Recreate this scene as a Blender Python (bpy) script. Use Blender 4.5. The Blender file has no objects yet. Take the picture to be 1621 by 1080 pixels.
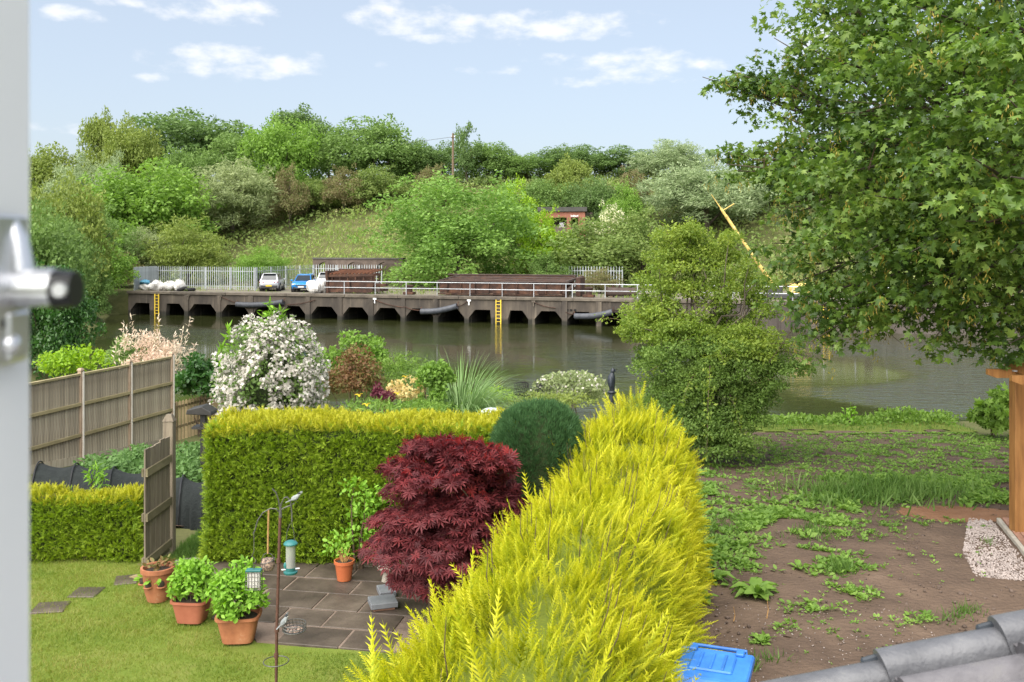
import bpy, bmesh, math, random
import numpy as np
from mathutils import Vector, Matrix

# ------------------------------------------------------------------ camera, sky, sun
scene = bpy.context.scene
COL = scene.collection
CAMZ = 4.6
F = 1500.0            # focal length in pixels of the 1621-pixel-wide photograph
HX, HY = 810.5, 390.0  # principal column and horizon row

cam_d = bpy.data.cameras.new('camera')
cam = bpy.data.objects.new('camera', cam_d)
COL.objects.link(cam)
cam.location = (0, 0, CAMZ)
cam.rotation_euler = (math.radians(90), 0, 0)
cam_d.sensor_width = 36.0
cam_d.lens = 36.0 * F / 1621.0
cam_d.shift_y = -(540.0 - HY) / 1621.0
cam_d.clip_start = 0.05
cam_d.clip_end = 3000
cam_d.dof.use_dof = True
cam_d.dof.focus_distance = 26.0
cam_d.dof.aperture_fstop = 7.0
scene.camera = cam

SUN_EL, SUN_AZ = math.radians(50), math.radians(-150)   # azimuth from +Y towards +X; the sun stands behind the camera, to the left
world = bpy.data.worlds.new('World')
scene.world = world
world.use_nodes = True
wn, wl = world.node_tree.nodes, world.node_tree.links
for nd in list(wn):
    wn.remove(nd)
w_out = wn.new('ShaderNodeOutputWorld')
w_bg = wn.new('ShaderNodeBackground')
w_sky = wn.new('ShaderNodeTexSky')
w_sky.sky_type = 'NISHITA'
w_sky.sun_disc = False
w_sky.sun_elevation = SUN_EL
w_sky.sun_rotation = SUN_AZ
w_sky.altitude = 20
w_sky.air_density = 1.0
w_sky.dust_density = 2.4
w_sky.ozone_density = 2.2
w_bg.inputs['Strength'].default_value = 0.09
wl.new(w_bg.outputs[0], w_out.inputs[0])


def wmath(op, a, b=None, c=None):
    m = wn.new('ShaderNodeMath')
    m.operation = op
    for i, v in enumerate((a, b, c)):
        if v is None:
            continue
        if isinstance(v, (int, float)):
            m.inputs[i].default_value = v
        else:
            wl.new(v, m.inputs[i])
    return m.outputs[0]


# small fair-weather clouds: ellipses in (azimuth, elevation), broken up by noise, repeated right round the sky
w_tc = wn.new('ShaderNodeTexCoord')
w_sep = wn.new('ShaderNodeSeparateXYZ')
wl.new(w_tc.outputs['Generated'], w_sep.inputs[0])
sx, sy, sz = w_sep.outputs
az = wmath('ARCTAN2', sx, sy)
PER = math.pi / 3
az = wmath('SUBTRACT', wmath('MODULO', wmath('ADD', az, PER * 6.5), PER), PER * 0.5)
el = wmath('ARCTAN2', sz, wmath('SQRT', wmath('ADD', wmath('MULTIPLY', sx, sx), wmath('MULTIPLY', sy, sy))))
w_cmb = wn.new('ShaderNodeCombineXYZ')
wl.new(wmath('MULTIPLY', az, 26.0), w_cmb.inputs[0])
wl.new(wmath('MULTIPLY', el, 52.0), w_cmb.inputs[1])
w_noi = wn.new('ShaderNodeTexNoise')
w_noi.inputs['Scale'].default_value = 1.0
w_noi.inputs['Detail'].default_value = 7.0
w_noi.inputs['Roughness'].default_value = 0.55
wl.new(w_cmb.outputs[0], w_noi.inputs['Vector'])
noi = w_noi.outputs['Fac']
field = None
CLOUDS = [(105, 22, 42, 11, 1), (195, 2, 50, 9, .9), (335, 14, 95, 22, 1), (375, 100, 125, 24, 1), (315, 84, 40, 12, .9),
          (240, 123, 26, 8, .8), (640, 28, 85, 24, 1), (845, 42, 175, 22, 1), (700, 62, 60, 9, .55), (1000, 100, 115, 20, .9),
          (985, 128, 100, 10, .6), (1110, 103, 40, 12, .7), (606, 108, 14, 10, .55), (740, 114, 16, 6, .4), (800, 108, 22, 8, .4),
          (115, 205, 60, 10, .45), (1050, 38, 22, 7, .45), (890, 92, 55, 12, .4), (1330, 60, 120, 26, 1), (1500, 150, 110, 20, .9),
          (480, -60, 120, 26, 1), (900, -90, 160, 30, 1), (1250, -130, 120, 26, .9), (200, -160, 130, 28, 1), (640, -220, 150, 34, 1), (1100, -300, 160, 40, 1)]
for cx, cy, rx, ry, st in CLOUDS:
    a0 = math.atan((cx - HX) / F)
    e0 = math.atan((HY - cy) / F * math.cos(a0))
    da = wmath('DIVIDE', wmath('SUBTRACT', az, a0), rx * 1.15 / F)
    de = wmath('DIVIDE', wmath('SUBTRACT', el, e0), ry * 1.2 / F)
    d2 = wmath('ADD', wmath('MULTIPLY', da, da), wmath('MULTIPLY', de, de))
    f = wmath('MULTIPLY', wmath('SUBTRACT', 1.0, d2), st)
    field = f if field is None else wmath('MAXIMUM', field, f)
field = wmath('MAXIMUM', field, -1.0)
dens = wmath('ADD', wmath('MULTIPLY', field, 0.75), wmath('MULTIPLY', wmath('SUBTRACT', noi, 0.5), 3.0))
w_map = wn.new('ShaderNodeMapRange')
w_map.interpolation_type = 'SMOOTHSTEP'
w_map.inputs['From Min'].default_value = 0.05
w_map.inputs['From Max'].default_value = 1.15
w_map.inputs['To Max'].default_value = 0.82
wl.new(dens, w_map.inputs['Value'])
w_mix = wn.new('ShaderNodeMix')
w_mix.data_type = 'RGBA'
wl.new(wmath('MULTIPLY', w_map.outputs[0], wmath('MINIMUM', wmath('MAXIMUM', wmath('ADD', field, 0.9), 0.0), 1.0)), w_mix.inputs['Factor'])
# a thin even veil of high cloud whitens the blue all round
w_veil = wn.new('ShaderNodeMix')
w_veil.data_type = 'RGBA'
w_veil.inputs['Factor'].default_value = 0.5
w_veil.inputs[7].default_value = (5.2, 5.7, 6.3, 1)
wl.new(w_sky.outputs[0], w_veil.inputs[6])
wl.new(w_veil.outputs[2], w_mix.inputs[6])
w_mix.inputs[7].default_value = (6.6, 6.6, 6.7, 1)
wl.new(w_mix.outputs[2], w_bg.inputs['Color'])

sun_d = bpy.data.lights.new('sun', 'SUN')
sun_d.energy = 5.0
sun_d.angle = math.radians(95)
sun_d.color = (1.0, 0.95, 0.87)
sun = bpy.data.objects.new('sun', sun_d)
COL.objects.link(sun)
sdir = Vector((math.sin(SUN_AZ) * math.cos(SUN_EL), math.cos(SUN_AZ) * math.cos(SUN_EL), math.sin(SUN_EL)))
sun.rotation_euler = sdir.to_track_quat('Z', 'Y').to_euler()
sun.location = sdir * 60

scene.view_settings.view_transform = 'Standard'
scene.view_settings.look = 'None'
scene.view_settings.gamma = 1.0
scene.view_settings.exposure = 0.95
scene.view_settings.use_curve_mapping = False
scene.cycles.max_bounces = 6
scene.cycles.diffuse_bounces = 3
scene.cycles.glossy_bounces = 3
scene.cycles.transmission_bounces = 5
scene.cycles.transparent_max_bounces = 6
scene.cycles.caustics_reflective = False
scene.cycles.caustics_refractive = False
scene.cycles.use_denoising = True

R = random.Random(11)
rng = np.random.default_rng(7)

# ------------------------------------------------------------------ materials
MATS = {}


def newmat(name):
    m = bpy.data.materials.new(name)
    m.use_nodes = True
    n, l = m.node_tree.nodes, m.node_tree.links
    b = n['Principled BSDF']
    MATS[name] = m
    return m, n, l, b


def ramp(n, stops):
    r = n.new('ShaderNodeValToRGB')
    while len(r.color_ramp.elements) < len(stops):
        r.color_ramp.elements.new(0.5)
    for e, (p, c) in zip(r.color_ramp.elements, stops):
        e.position = p
        e.color = (c[0], c[1], c[2], 1)
    return r


def surf(name, c1, c2, rough=0.8, scale=4.0, bump=0.25, bscale=None, metal=0.0, stops=None, detail=6, spec=0.4, stretch=None, dist=0.02, coat=0.0):
    m, n, l, b = newmat(name)
    tc = n.new('ShaderNodeTexCoord')
    vec = tc.outputs['Object']
    if stretch:
        mp = n.new('ShaderNodeMapping')
        mp.inputs['Scale'].default_value = stretch
        l.new(vec, mp.inputs['Vector'])
        vec = mp.outputs[0]
    no = n.new('ShaderNodeTexNoise')
    no.inputs['Scale'].default_value = scale
    no.inputs['Detail'].default_value = detail
    no.inputs['Roughness'].default_value = 0.65
    l.new(vec, no.inputs['Vector'])
    rp = ramp(n, stops or [(0.3, c1), (0.7, c2)])
    l.new(no.outputs['Fac'], rp.inputs[0])
    # each object a little lighter or darker than its neighbour
    oi = n.new('ShaderNodeObjectInfo')
    hs = n.new('ShaderNodeHueSaturation')
    mr = n.new('ShaderNodeMapRange')
    mr.inputs['To Min'].default_value = 0.82
    mr.inputs['To Max'].default_value = 1.18
    l.new(oi.outputs['Random'], mr.inputs['Value'])
    l.new(mr.outputs[0], hs.inputs['Value'])
    l.new(rp.outputs[0], hs.inputs['Color'])
    l.new(hs.outputs[0], b.inputs['Base Color'])
    b.inputs['Roughness'].default_value = rough
    b.inputs['Metallic'].default_value = metal
    b.inputs['Specular IOR Level'].default_value = spec
    b.inputs['Coat Weight'].default_value = coat
    if bump:
        n2 = n.new('ShaderNodeTexNoise')
        n2.inputs['Scale'].default_value = bscale or scale * 6
        n2.inputs['Detail'].default_value = 5
        l.new(vec, n2.inputs['Vector'])
        bp = n.new('ShaderNodeBump')
        bp.inputs['Strength'].default_value = bump
        bp.inputs['Distance'].default_value = dist
        l.new(n2.outputs['Fac'], bp.inputs['Height'])
        l.new(bp.outputs[0], b.inputs['Normal'])
    return m


def leaf(name, cols, tipcols=None, trans=0.4, rough=0.55, pscale=0.6, spec=0.25, patch=0.5, tipmix=1.0):
    """cols: list of leaf colours picked leaf by leaf; tipcols: colours of the young growth at the shoot tip."""
    if name.startswith('leaf_') and not name.startswith(('leaf_gold', 'leaf_hedge', 'leaf_acer')):
        gain = 1.52
        if name in ('leaf_mid', 'leaf_mid2', 'leaf_dark', 'leaf_bright', 'leaf_olive', 'leaf_silver', 'leaf_grey', 'leaf_lime', 'leaf_brown', 'leaf_bramble', 'leaf_grassbank', 'leaf_hawthorn', 'leaf_hawthorn_yellow'):
            gain = 1.85
        cols = [tuple(v * gain for v in c) for c in cols]
    m, n, l, b = newmat(name)
    gi = n.new('ShaderNodeNewGeometry')
    tc = n.new('ShaderNodeTexCoord')
    no = n.new('ShaderNodeTexNoise')
    no.inputs['Scale'].default_value = pscale
    no.inputs['Detail'].default_value = 3
    l.new(tc.outputs['Object'], no.inputs['Vector'])
    mx = n.new('ShaderNodeMath')
    mx.operation = 'MULTIPLY_ADD'
    mx.inputs[1].default_value = 1 - patch
    l.new(gi.outputs['Random Per Island'], mx.inputs[0])
    m2 = n.new('ShaderNodeMath')
    m2.operation = 'MULTIPLY_ADD'
    m2.inputs[1].default_value = patch * 2.4
    m2.inputs[2].default_value = -patch * 0.7
    l.new(no.outputs['Fac'], m2.inputs[0])
    l.new(m2.outputs[0], mx.inputs[2])

    def cr(cs):
        k = len(cs)
        r = ramp(n, [((i + 0.3) / (k - 0.4), c) for i, c in enumerate(cs)] if k > 1 else [(0, cs[0]), (1, cs[0])])
        l.new(mx.outputs[0], r.inputs[0])
        return r.outputs[0]
    col = cr(cols)
    if tipcols:
        at = n.new('ShaderNodeAttribute')
        at.attribute_name = 'tip'
        mm = n.new('ShaderNodeMix')
        mm.data_type = 'RGBA'
        tm = n.new('ShaderNodeMath')
        tm.operation = 'MULTIPLY'
        tm.use_clamp = True
        tm.inputs[1].default_value = tipmix
        l.new(at.outputs['Fac'], tm.inputs[0])
        l.new(tm.outputs[0], mm.inputs['Factor'])
        l.new(col, mm.inputs[6])
        l.new(cr(tipcols), mm.inputs[7])
        col = mm.outputs[2]
    l.new(col, b.inputs['Base Color'])
    b.inputs['Roughness'].default_value = rough
    b.inputs['Specular IOR Level'].default_value = spec
    tr = n.new('ShaderNodeBsdfTranslucent')
    hs = n.new('ShaderNodeHueSaturation')
    hs.inputs['Saturation'].default_value = 1.1
    hs.inputs['Value'].default_value = 1.35
    l.new(col, hs.inputs['Color'])
    l.new(hs.outputs[0], tr.inputs['Color'])
    ms = n.new('ShaderNodeMixShader')
    ms.inputs[0].default_value = trans
    l.new(b.outputs[0], ms.inputs[1])
    l.new(tr.outputs[0], ms.inputs[2])
    l.new(ms.outputs[0], n['Material Output'].inputs[0])
    return m


M = MATS
# foliage
leaf('leaf_mid', [(.052, .09, .022), (.085, .135, .036), (.125, .185, .054)])
leaf('leaf_mid2', [(.06, .115, .022), (.10, .17, .036), (.15, .23, .06)], pscale=2.5)
leaf('leaf_dark', [(.042, .075, .022), (.07, .112, .034), (.105, .155, .054)])
leaf('leaf_bright', [(.06, .11, .018), (.10, .17, .03), (.15, .23, .048)])
leaf('leaf_olive', [(.07, .098, .02), (.115, .148, .034), (.165, .195, .05)])
leaf('leaf_silver', [(.085, .12, .055), (.15, .19, .095), (.26, .30, .18)])
leaf('leaf_grey', [(.10, .125, .055), (.155, .185, .085), (.23, .26, .13)])
leaf('leaf_lime', [(.09, .16, .012), (.15, .235, .02), (.22, .31, .03)])
leaf('leaf_brown', [(.07, .06, .03), (.12, .095, .05), (.10, .12, .04), (.16, .13, .07)])
leaf('leaf_bramble', [(.055, .085, .022), (.09, .13, .034), (.13, .165, .05), (.15, .14, .065)], pscale=0.16, patch=.6)
leaf('leaf_grassbank', [(.07, .11, .024), (.105, .15, .034), (.14, .18, .048), (.17, .165, .07)], pscale=0.2, patch=.6)
leaf('leaf_elder_flower', [(.06, .11, .02), (.10, .15, .03), (.55, .53, .36), (.65, .63, .48)], patch=.15)
leaf('leaf_hawthorn', [(.045, .08, .016), (.078, .125, .026), (.115, .165, .038)], pscale=.9)
leaf('leaf_hawthorn_yellow', [(.065, .105, .016), (.105, .15, .024), (.16, .2, .034)], pscale=.9)
leaf('leaf_sycamore', [(.024, .05, .01), (.052, .096, .017), (.098, .158, .028), (.175, .235, .05)], pscale=.8, trans=.4, rough=.42, spec=.4)
leaf('sycamore_seed', [(.20, .19, .03), (.32, .27, .05), (.38, .27, .08)])
leaf('leaf_gold_hedge', [(.06, .11, .01), (.12, .18, .014), (.2, .25, .018)], [(.30, .365, .014), (.45, .47, .018), (.55, .535, .024), (.62, .58, .055)], trans=.35, pscale=2.6, patch=.55, tipmix=1.35)
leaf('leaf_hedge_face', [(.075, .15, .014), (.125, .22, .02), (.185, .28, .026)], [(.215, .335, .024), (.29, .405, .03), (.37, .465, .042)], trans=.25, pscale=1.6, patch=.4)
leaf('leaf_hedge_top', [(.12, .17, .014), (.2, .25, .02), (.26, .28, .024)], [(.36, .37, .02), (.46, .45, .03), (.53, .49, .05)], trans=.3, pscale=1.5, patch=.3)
leaf('leaf_globe', [(.018, .05, .018), (.028, .075, .026), (.045, .105, .036)], [(.045, .105, .034), (.07, .145, .048)], trans=.2, pscale=1.5)
leaf('leaf_acer', [(.062, .014, .018), (.10, .022, .026), (.15, .03, .034), (.22, .038, .04)], trans=.3, pscale=1.2, patch=.3)
leaf('leaf_acer_young', [(.2, .025, .03), (.3, .04, .035), (.16, .03, .04)], trans=.4)
leaf('petal_white', [(.46, .43, .37), (.58, .55, .50), (.64, .62, .58)], trans=.3, spec=.1)
leaf('petal_pink', [(.52, .36, .28), (.68, .54, .42), (.72, .64, .52), (.30, .30, .13)], trans=.3, spec=.1)
leaf('petal_yellow', [(.70, .45, .02), (.78, .58, .04)], trans=.3)
leaf('petal_cream', [(.62, .48, .18), (.7, .58, .3)], trans=.3)
leaf('leaf_fresh', [(.085, .17, .018), (.13, .25, .026), (.19, .32, .045)], trans=.35, pscale=2)
leaf('leaf_potato', [(.05, .10, .028), (.08, .145, .042), (.12, .2, .07)], pscale=1.5)
leaf('leaf_miscanthus', [(.08, .15, .04), (.14, .22, .08), (.24, .31, .16)], trans=.25)
leaf('leaf_purple', [(.07, .018, .03), (.12, .025, .04)], trans=.3)
leaf('leaf_bronze', [(.10, .05, .025), (.14, .08, .035), (.09, .11, .03), (.17, .08, .04)], trans=.3)
leaf('leaf_laurel', [(.02, .06, .012), (.035, .09, .018), (.06, .13, .025)], rough=.4, spec=.5)
leaf('leaf_weed', [(.07, .13, .024), (.11, .19, .034), (.17, .26, .055)], pscale=1.2)
leaf('blade_lawn', [(.11, .18, .024), (.17, .23, .034), (.22, .25, .045), (.3, .28, .09)], pscale=1.4, patch=.5)
leaf('blade_weed', [(.07, .14, .026), (.11, .2, .04), (.17, .26, .07)], pscale=1.0)
leaf('leaf_fern_edge', [(.07, .13, .02), (.11, .18, .03), (.15, .23, .045)], pscale=.7)
# ground and hard stuff
surf('soil', (.075, .052, .04), (.15, .105, .08), .95, 1.1, .9, 14, stops=[(.25, (.066, .046, .034)), (.45, (.11, .077, .057)), (.6, (.135, .094, .068)), (.78, (.175, .125, .092))], dist=.05, spec=.15)
surf('soil_orange', (.17, .085, .045), (.22, .12, .07), .95, 3, .8, 18, dist=.04, spec=.15)
surf('earth', (.06, .07, .025), (.12, .12, .05), .95, .8, .8, 8, dist=.06, spec=.1)
surf('turf', (.11, .15, .028), (.19, .21, .05), .95, 2.4, .8, 60, stops=[(.25, (.10, .155, .022)), (.5, (.14, .185, .032)), (.75, (.19, .2, .055))], dist=.02, spec=.1)
surf('hill_soil', (.05, .07, .02), (.11, .13, .04), .95, .12, .8, 2, dist=.2, spec=.1)
surf('concrete_dark', (.06, .052, .045), (.17, .15, .125), .9, .55, .6, 9, stops=[(.25, (.022, .019, .017)), (.42, (.05, .042, .035)), (.58, (.085, .07, .055)), (.75, (.15, .125, .095))], stretch=(1, 1, .35), dist=.04)
surf('concrete_coping', (.06, .05, .04), (.15, .128, .10), .92, 1.2, .5, 12, dist=.03)
surf('yard', (.17, .15, .12), (.30, .26, .2), .95, .6, .5, 8, stops=[(.3, (.10, .11, .05)), (.5, (.16, .14, .105)), (.75, (.24, .205, .16))], dist=.04)
surf('pile_wall', (.05, .04, .034), (.10, .085, .073), .85, .6, .4, 8, stretch=(3, 3, .4))
surf('rust', (.07, .032, .02), (.15, .068, .04), .9, 1.6, .5, 14, stops=[(.25, (.02, .012, .01)), (.48, (.052, .028, .02)), (.64, (.095, .046, .028)), (.85, (.15, .085, .055))], metal=.1, dist=.02)
surf('rust_top', (.045, .031, .027), (.10, .072, .062), .85, 1.4, .4, 12, metal=.1)
surf('rust_orange', (.12, .045, .024), (.2, .08, .04), .9, 3, .5, 14)
surf('galv', (.38, .40, .42), (.52, .54, .56), .5, 3, .1, metal=.45)
surf('galv_fence', (.30, .33, .35), (.44, .47, .49), .55, 2, .1, metal=.3)
surf('yellow_paint', (.62, .42, .03), (.75, .55, .06), .55, 3, .15)
surf('boom_yellow', (.42, .33, .10), (.68, .52, .18), .7, 3.5, .3, stops=[(.3, (.22, .16, .08)), (.42, (.5, .36, .1)), (.6, (.66, .5, .16)), (.75, (.75, .66, .42))])
surf('black_rubber', (.022, .024, .028), (.05, .053, .06), .75, 3, .3)
surf('black_pipe', (.03, .034, .042), (.07, .076, .09), .5, 3, .2)
surf('sack_white', (.42, .4, .37), (.66, .65, .63), .85, 3.5, 1.0, 8, dist=.06)
surf('sack_blue', (.05, .17, .26), (.08, .25, .36), .7, 3, .3)
surf('brick_red', (.20, .075, .05), (.30, .13, .09), .9, 3, .4)
surf('brick_dark', (.085, .065, .055), (.15, .115, .095), .9, 2, .4)
surf('roof_slab', (.05, .048, .045), (.105, .10, .09), .9, 1.5, .4)
surf('paint_white', (.66, .66, .66), (.78, .78, .78), .6, 6, .05)
surf('dark_void', (.006, .006, .006), (.012, .012, .012), .95, 3, 0)
surf('pole_wood', (.10, .07, .045), (.17, .12, .08), .9, 4, .4, stretch=(4, 4, .4))
surf('fence_board', (.16, .135, .10), (.33, .29, .225), .9, 2.5, .4, 16, stops=[(.22, (.16, .13, .09)), (.45, (.31, .265, .195)), (.6, (.40, .35, .265)), (.8, (.31, .3, .15))], stretch=(6, 6, .7), dist=.008)
surf('fence_rail', (.22, .19, .09), (.36, .30, .17), .9, 3, .4, 18, stretch=(1, 1, 3), dist=.008)
surf('concrete_post', (.6, .55, .47), (.72, .68, .6), .9, 5, .4, 40, dist=.006)
surf('post_face', (.30, .215, .145), (.42, .32, .23), .9, 5, .4, 40, dist=.006)
surf('gate_wood', (.085, .068, .05), (.18, .15, .115), .9, 3, .5, 20, stops=[(.25, (.10, .078, .055)), (.5, (.18, .148, .108)), (.8, (.26, .22, .16))], stretch=(7, 7, .6), dist=.008)
surf('gate_rail', (.11, .095, .05), (.2, .17, .105), .9, 3, .4, 20, stretch=(1, 1, 3), dist=.006)
surf('picket_wood', (.16, .12, .06), (.26, .2, .11), .9, 3, .3, 20)
surf('pergola_wood', (.30, .125, .03), (.47, .215, .06), .6, 1.6, .25, 16, stops=[(.25, (.15, .065, .02)), (.5, (.27, .125, .036)), (.75, (.37, .185, .06))], stretch=(7, 7, .8), dist=.006, spec=.4)
surf('slab', (.085, .07, .055), (.15, .125, .10), .55, 1.6, .35, 22, stops=[(.3, (.03, .022, .017)), (.48, (.062, .047, .036)), (.6, (.09, .07, .054)), (.78, (.15, .118, .092))], dist=.012, spec=.45)
surf('mortar', (.13, .095, .072), (.22, .165, .13), .9, 6, .4)
surf('slate_slab', (.12, .13, .145), (.2, .21, .225), .5, 3, .2)
surf('stone_pale', (.30, .27, .22), (.45, .41, .35), .85, 6, .4)
surf('terracotta', (.30, .10, .042), (.44, .17, .075), .75, 4, .25, 30, stops=[(.25, (.17, .062, .034)), (.48, (.31, .115, .052)), (.62, (.38, .155, .075)), (.74, (.46, .29, .19))], dist=.006)
surf('plastic_terracotta', (.27, .085, .05), (.36, .125, .075), .5, 5, .1)
surf('plastic_orange', (.46, .12, .045), (.55, .16, .06), .5, 5, .1)
surf('compost', (.03, .022, .016), (.06, .045, .033), .95, 20, .8, 60, dist=.01)
surf('pole_rust', (.06, .028, .02), (.11, .05, .035), .6, 12, .2)
surf('wire_dark', (.08, .08, .075), (.15, .145, .13), .5, 12, .1, metal=.5)
surf('feeder_green', (.02, .12, .12), (.035, .17, .165), .4, 8, .05)
surf('seed', (.42, .32, .2), (.62, .52, .38), .9, 60, .5, 90, dist=.004)
surf('seed_dark', (.04, .032, .03), (.4, .32, .26), .9, 45, .6, 90, stops=[(.4, (.045, .035, .04)), (.6, (.42, .3, .22))], dist=.006)
surf('suet', (.5, .48, .44), (.66, .64, .6), .9, 20, .4)
surf('rope', (.36, .2, .07), (.5, .3, .12), .9, 20, .4)
surf('bin_blue', (.02, .12, .42), (.04, .2, .58), .48, 5, .08, 60, spec=.5)
surf('bin_grey', (.10, .105, .10), (.16, .165, .155), .5, 6, .1)
surf('tile', (.125, .122, .128), (.215, .21, .22), .85, 6, .7, 90, dist=.006, stops=[(.25, (.055, .053, .058)), (.48, (.105, .10, .108)), (.62, (.14, .134, .143)), (.72, (.15, .145, .145)), (.78, (.25, .245, .215))])
surf('verge_cap', (.105, .108, .118), (.16, .16, .17), .5, 8, .6, 80, dist=.005, spec=.5, stops=[(.25, (.058, .06, .067)), (.5, (.092, .094, .103)), (.7, (.125, .127, .135)), (.8, (.22, .215, .185))])
surf('verge_clip', (.02, .026, .034), (.035, .043, .055), .4, 3, .05)
surf('upvc', (.80, .80, .80), (.84, .84, .84), .32, 1, 0, spec=.5)
surf('chrome', (.62, .63, .65), (.7, .7, .72), .34, 1, 0, metal=.8)
surf('black_plastic', (.012, .012, .013), (.02, .02, .022), .4, 2, 0)
surf('gasket', (.05, .07, .035), (.08, .1, .05), .5, 2, 0)
surf('house_brick', (.22, .10, .07), (.32, .16, .11), .9, 3, .4)
surf('net_black', (.006, .009, .009), (.016, .021, .02), .95, 9, .7, 40, dist=.03)
surf('sheet_grey', (.14, .15, .17), (.26, .28, .31), .5, 3, .6, 9, dist=.05)
surf('iron_black', (.015, .014, .013), (.03, .028, .025), .5, 10, .2)
surf('bronze_dark', (.014, .018, .026), (.035, .042, .055), .4, 10, .3)
surf('dome_pale', (.36, .42, .42), (.52, .58, .57), .25, 2.5, .1, spec=.6)
surf('bark', (.055, .045, .032), (.11, .09, .065), .95, 5, .8, 20, stretch=(2, 2, .5), dist=.03)
surf('twig', (.06, .04, .025), (.11, .075, .045), .9, 8, .2)
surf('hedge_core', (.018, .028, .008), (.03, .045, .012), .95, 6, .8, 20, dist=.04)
surf('hedge_core_gold', (.11, .15, .012), (.17, .2, .015), .95, 6, .8, 20, dist=.04)
surf('tyre', (.012, .012, .013), (.02, .02, .021), .85, 5, .1)
surf('alloy', (.3, .3, .31), (.42, .42, .43), .35, 5, 0, metal=.7)
surf('car_silver', (.40, .41, .44), (.44, .45, .48), .28, 1, 0, metal=.35, coat=.6)
surf('car_blue', (.008, .20, .56), (.01, .23, .62), .25, 1, 0, metal=.2, coat=.8)
surf('car_trim', (.025, .025, .027), (.04, .04, .043), .6, 2, 0)
surf('car_glass', (.012, .016, .019), (.016, .02, .024), .08, 1, 0, spec=.8)
surf('lamp_red', (.22, .012, .012), (.26, .02, .02), .25, 1, 0)
surf('lamp_clear', (.6, .62, .64), (.66, .68, .7), .2, 1, 0)
surf('plate_yellow', (.72, .5, .02), (.78, .55, .03), .5, 1, 0)
surf('gravel', (.2, .165, .15), (.40, .345, .32), .9, 9, .5, 60, dist=.01)
surf('gravel_bed', (.22, .19, .175), (.4, .35, .33), .95, 25, .8, 60, dist=.02)
surf('clod', (.075, .052, .04), (.17, .125, .10), .95, 8, .5)
surf('brick_paver', (.2, .10, .065), (.32, .18, .125), .85, 4, .4, 30, dist=.006)
surf('tit_yellow', (.45, .42, .12), (.55, .52, .2), .9, 30, .2)
surf('tit_grey', (.17, .19, .2), (.3, .32, .31), .9, 30, .2)
surf('tit_white', (.3, .3, .25), (.45, .45, .38), .9, 30, .1)
surf('tit_black', (.012, .013, .016), (.02, .022, .026), .8, 30, .1)

# the quay concrete: black weed below the tide line, pale runs from the coping
cm = MATS['concrete_dark']
n_, l_ = cm.node_tree.nodes, cm.node_tree.links
b_ = n_['Principled BSDF']
old = b_.inputs['Base Color'].links[0].from_socket
tc_ = n_.new('ShaderNodeTexCoord')
sp_ = n_.new('ShaderNodeSeparateXYZ')
l_.new(tc_.outputs['Object'], sp_.inputs[0])
no_ = n_.new('ShaderNodeTexNoise')
no_.inputs['Scale'].default_value = 1.4
l_.new(tc_.outputs['Object'], no_.inputs['Vector'])
ad_ = n_.new('ShaderNodeMath')
ad_.operation = 'MULTIPLY_ADD'
ad_.inputs[1].default_value = .5
l_.new(no_.outputs['Fac'], ad_.inputs[0])
l_.new(sp_.outputs[2], ad_.inputs[2])
mr_ = n_.new('ShaderNodeMapRange')
mr_.inputs['From Min'].default_value = -1.62
mr_.inputs['From Max'].default_value = -1.42
mr_.inputs['To Min'].default_value = .85
mr_.inputs['To Max'].default_value = 0
l_.new(ad_.outputs[0], mr_.inputs['Value'])
mx_ = n_.new('ShaderNodeMix')
mx_.data_type = 'RGBA'
l_.new(mr_.outputs[0], mx_.inputs['Factor'])
l_.new(old, mx_.inputs[6])
mx_.inputs[7].default_value = (.016, .017, .012, 1)
mp2 = n_.new('ShaderNodeMapping')
mp2.inputs['Scale'].default_value = (2.2, 2.2, .12)
l_.new(tc_.outputs['Object'], mp2.inputs['Vector'])
ns_ = n_.new('ShaderNodeTexNoise')
ns_.inputs['Scale'].default_value = 1.3
ns_.inputs['Detail'].default_value = 5
l_.new(mp2.outputs[0], ns_.inputs['Vector'])
rs_ = ramp(n_, [(.58, (0, 0, 0)), (.72, (.55, .55, .55))])
l_.new(ns_.outputs['Fac'], rs_.inputs[0])
my_ = n_.new('ShaderNodeMix')
my_.data_type = 'RGBA'
l_.new(rs_.outputs[0], my_.inputs['Factor'])
l_.new(mx_.outputs[2], my_.inputs[6])
my_.inputs[7].default_value = (.24, .20, .15, 1)
l_.new(my_.outputs[2], b_.inputs['Base Color'])

# clear plastic, window glass
for nm, colr, tr in (('glass_clear', (.92, .95, .95), .95), ('plastic_clear', (.78, .8, .74), .7)):
    m_, n_, l_, b_ = newmat(nm)
    b_.inputs['Base Color'].default_value = (*colr, 1)
    b_.inputs['Transmission Weight'].default_value = tr
    b_.inputs['Roughness'].default_value = .03 if nm == 'glass_clear' else .15
    b_.inputs['IOR'].default_value = 1.03 if nm == 'plastic_clear' else 1.15

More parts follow.
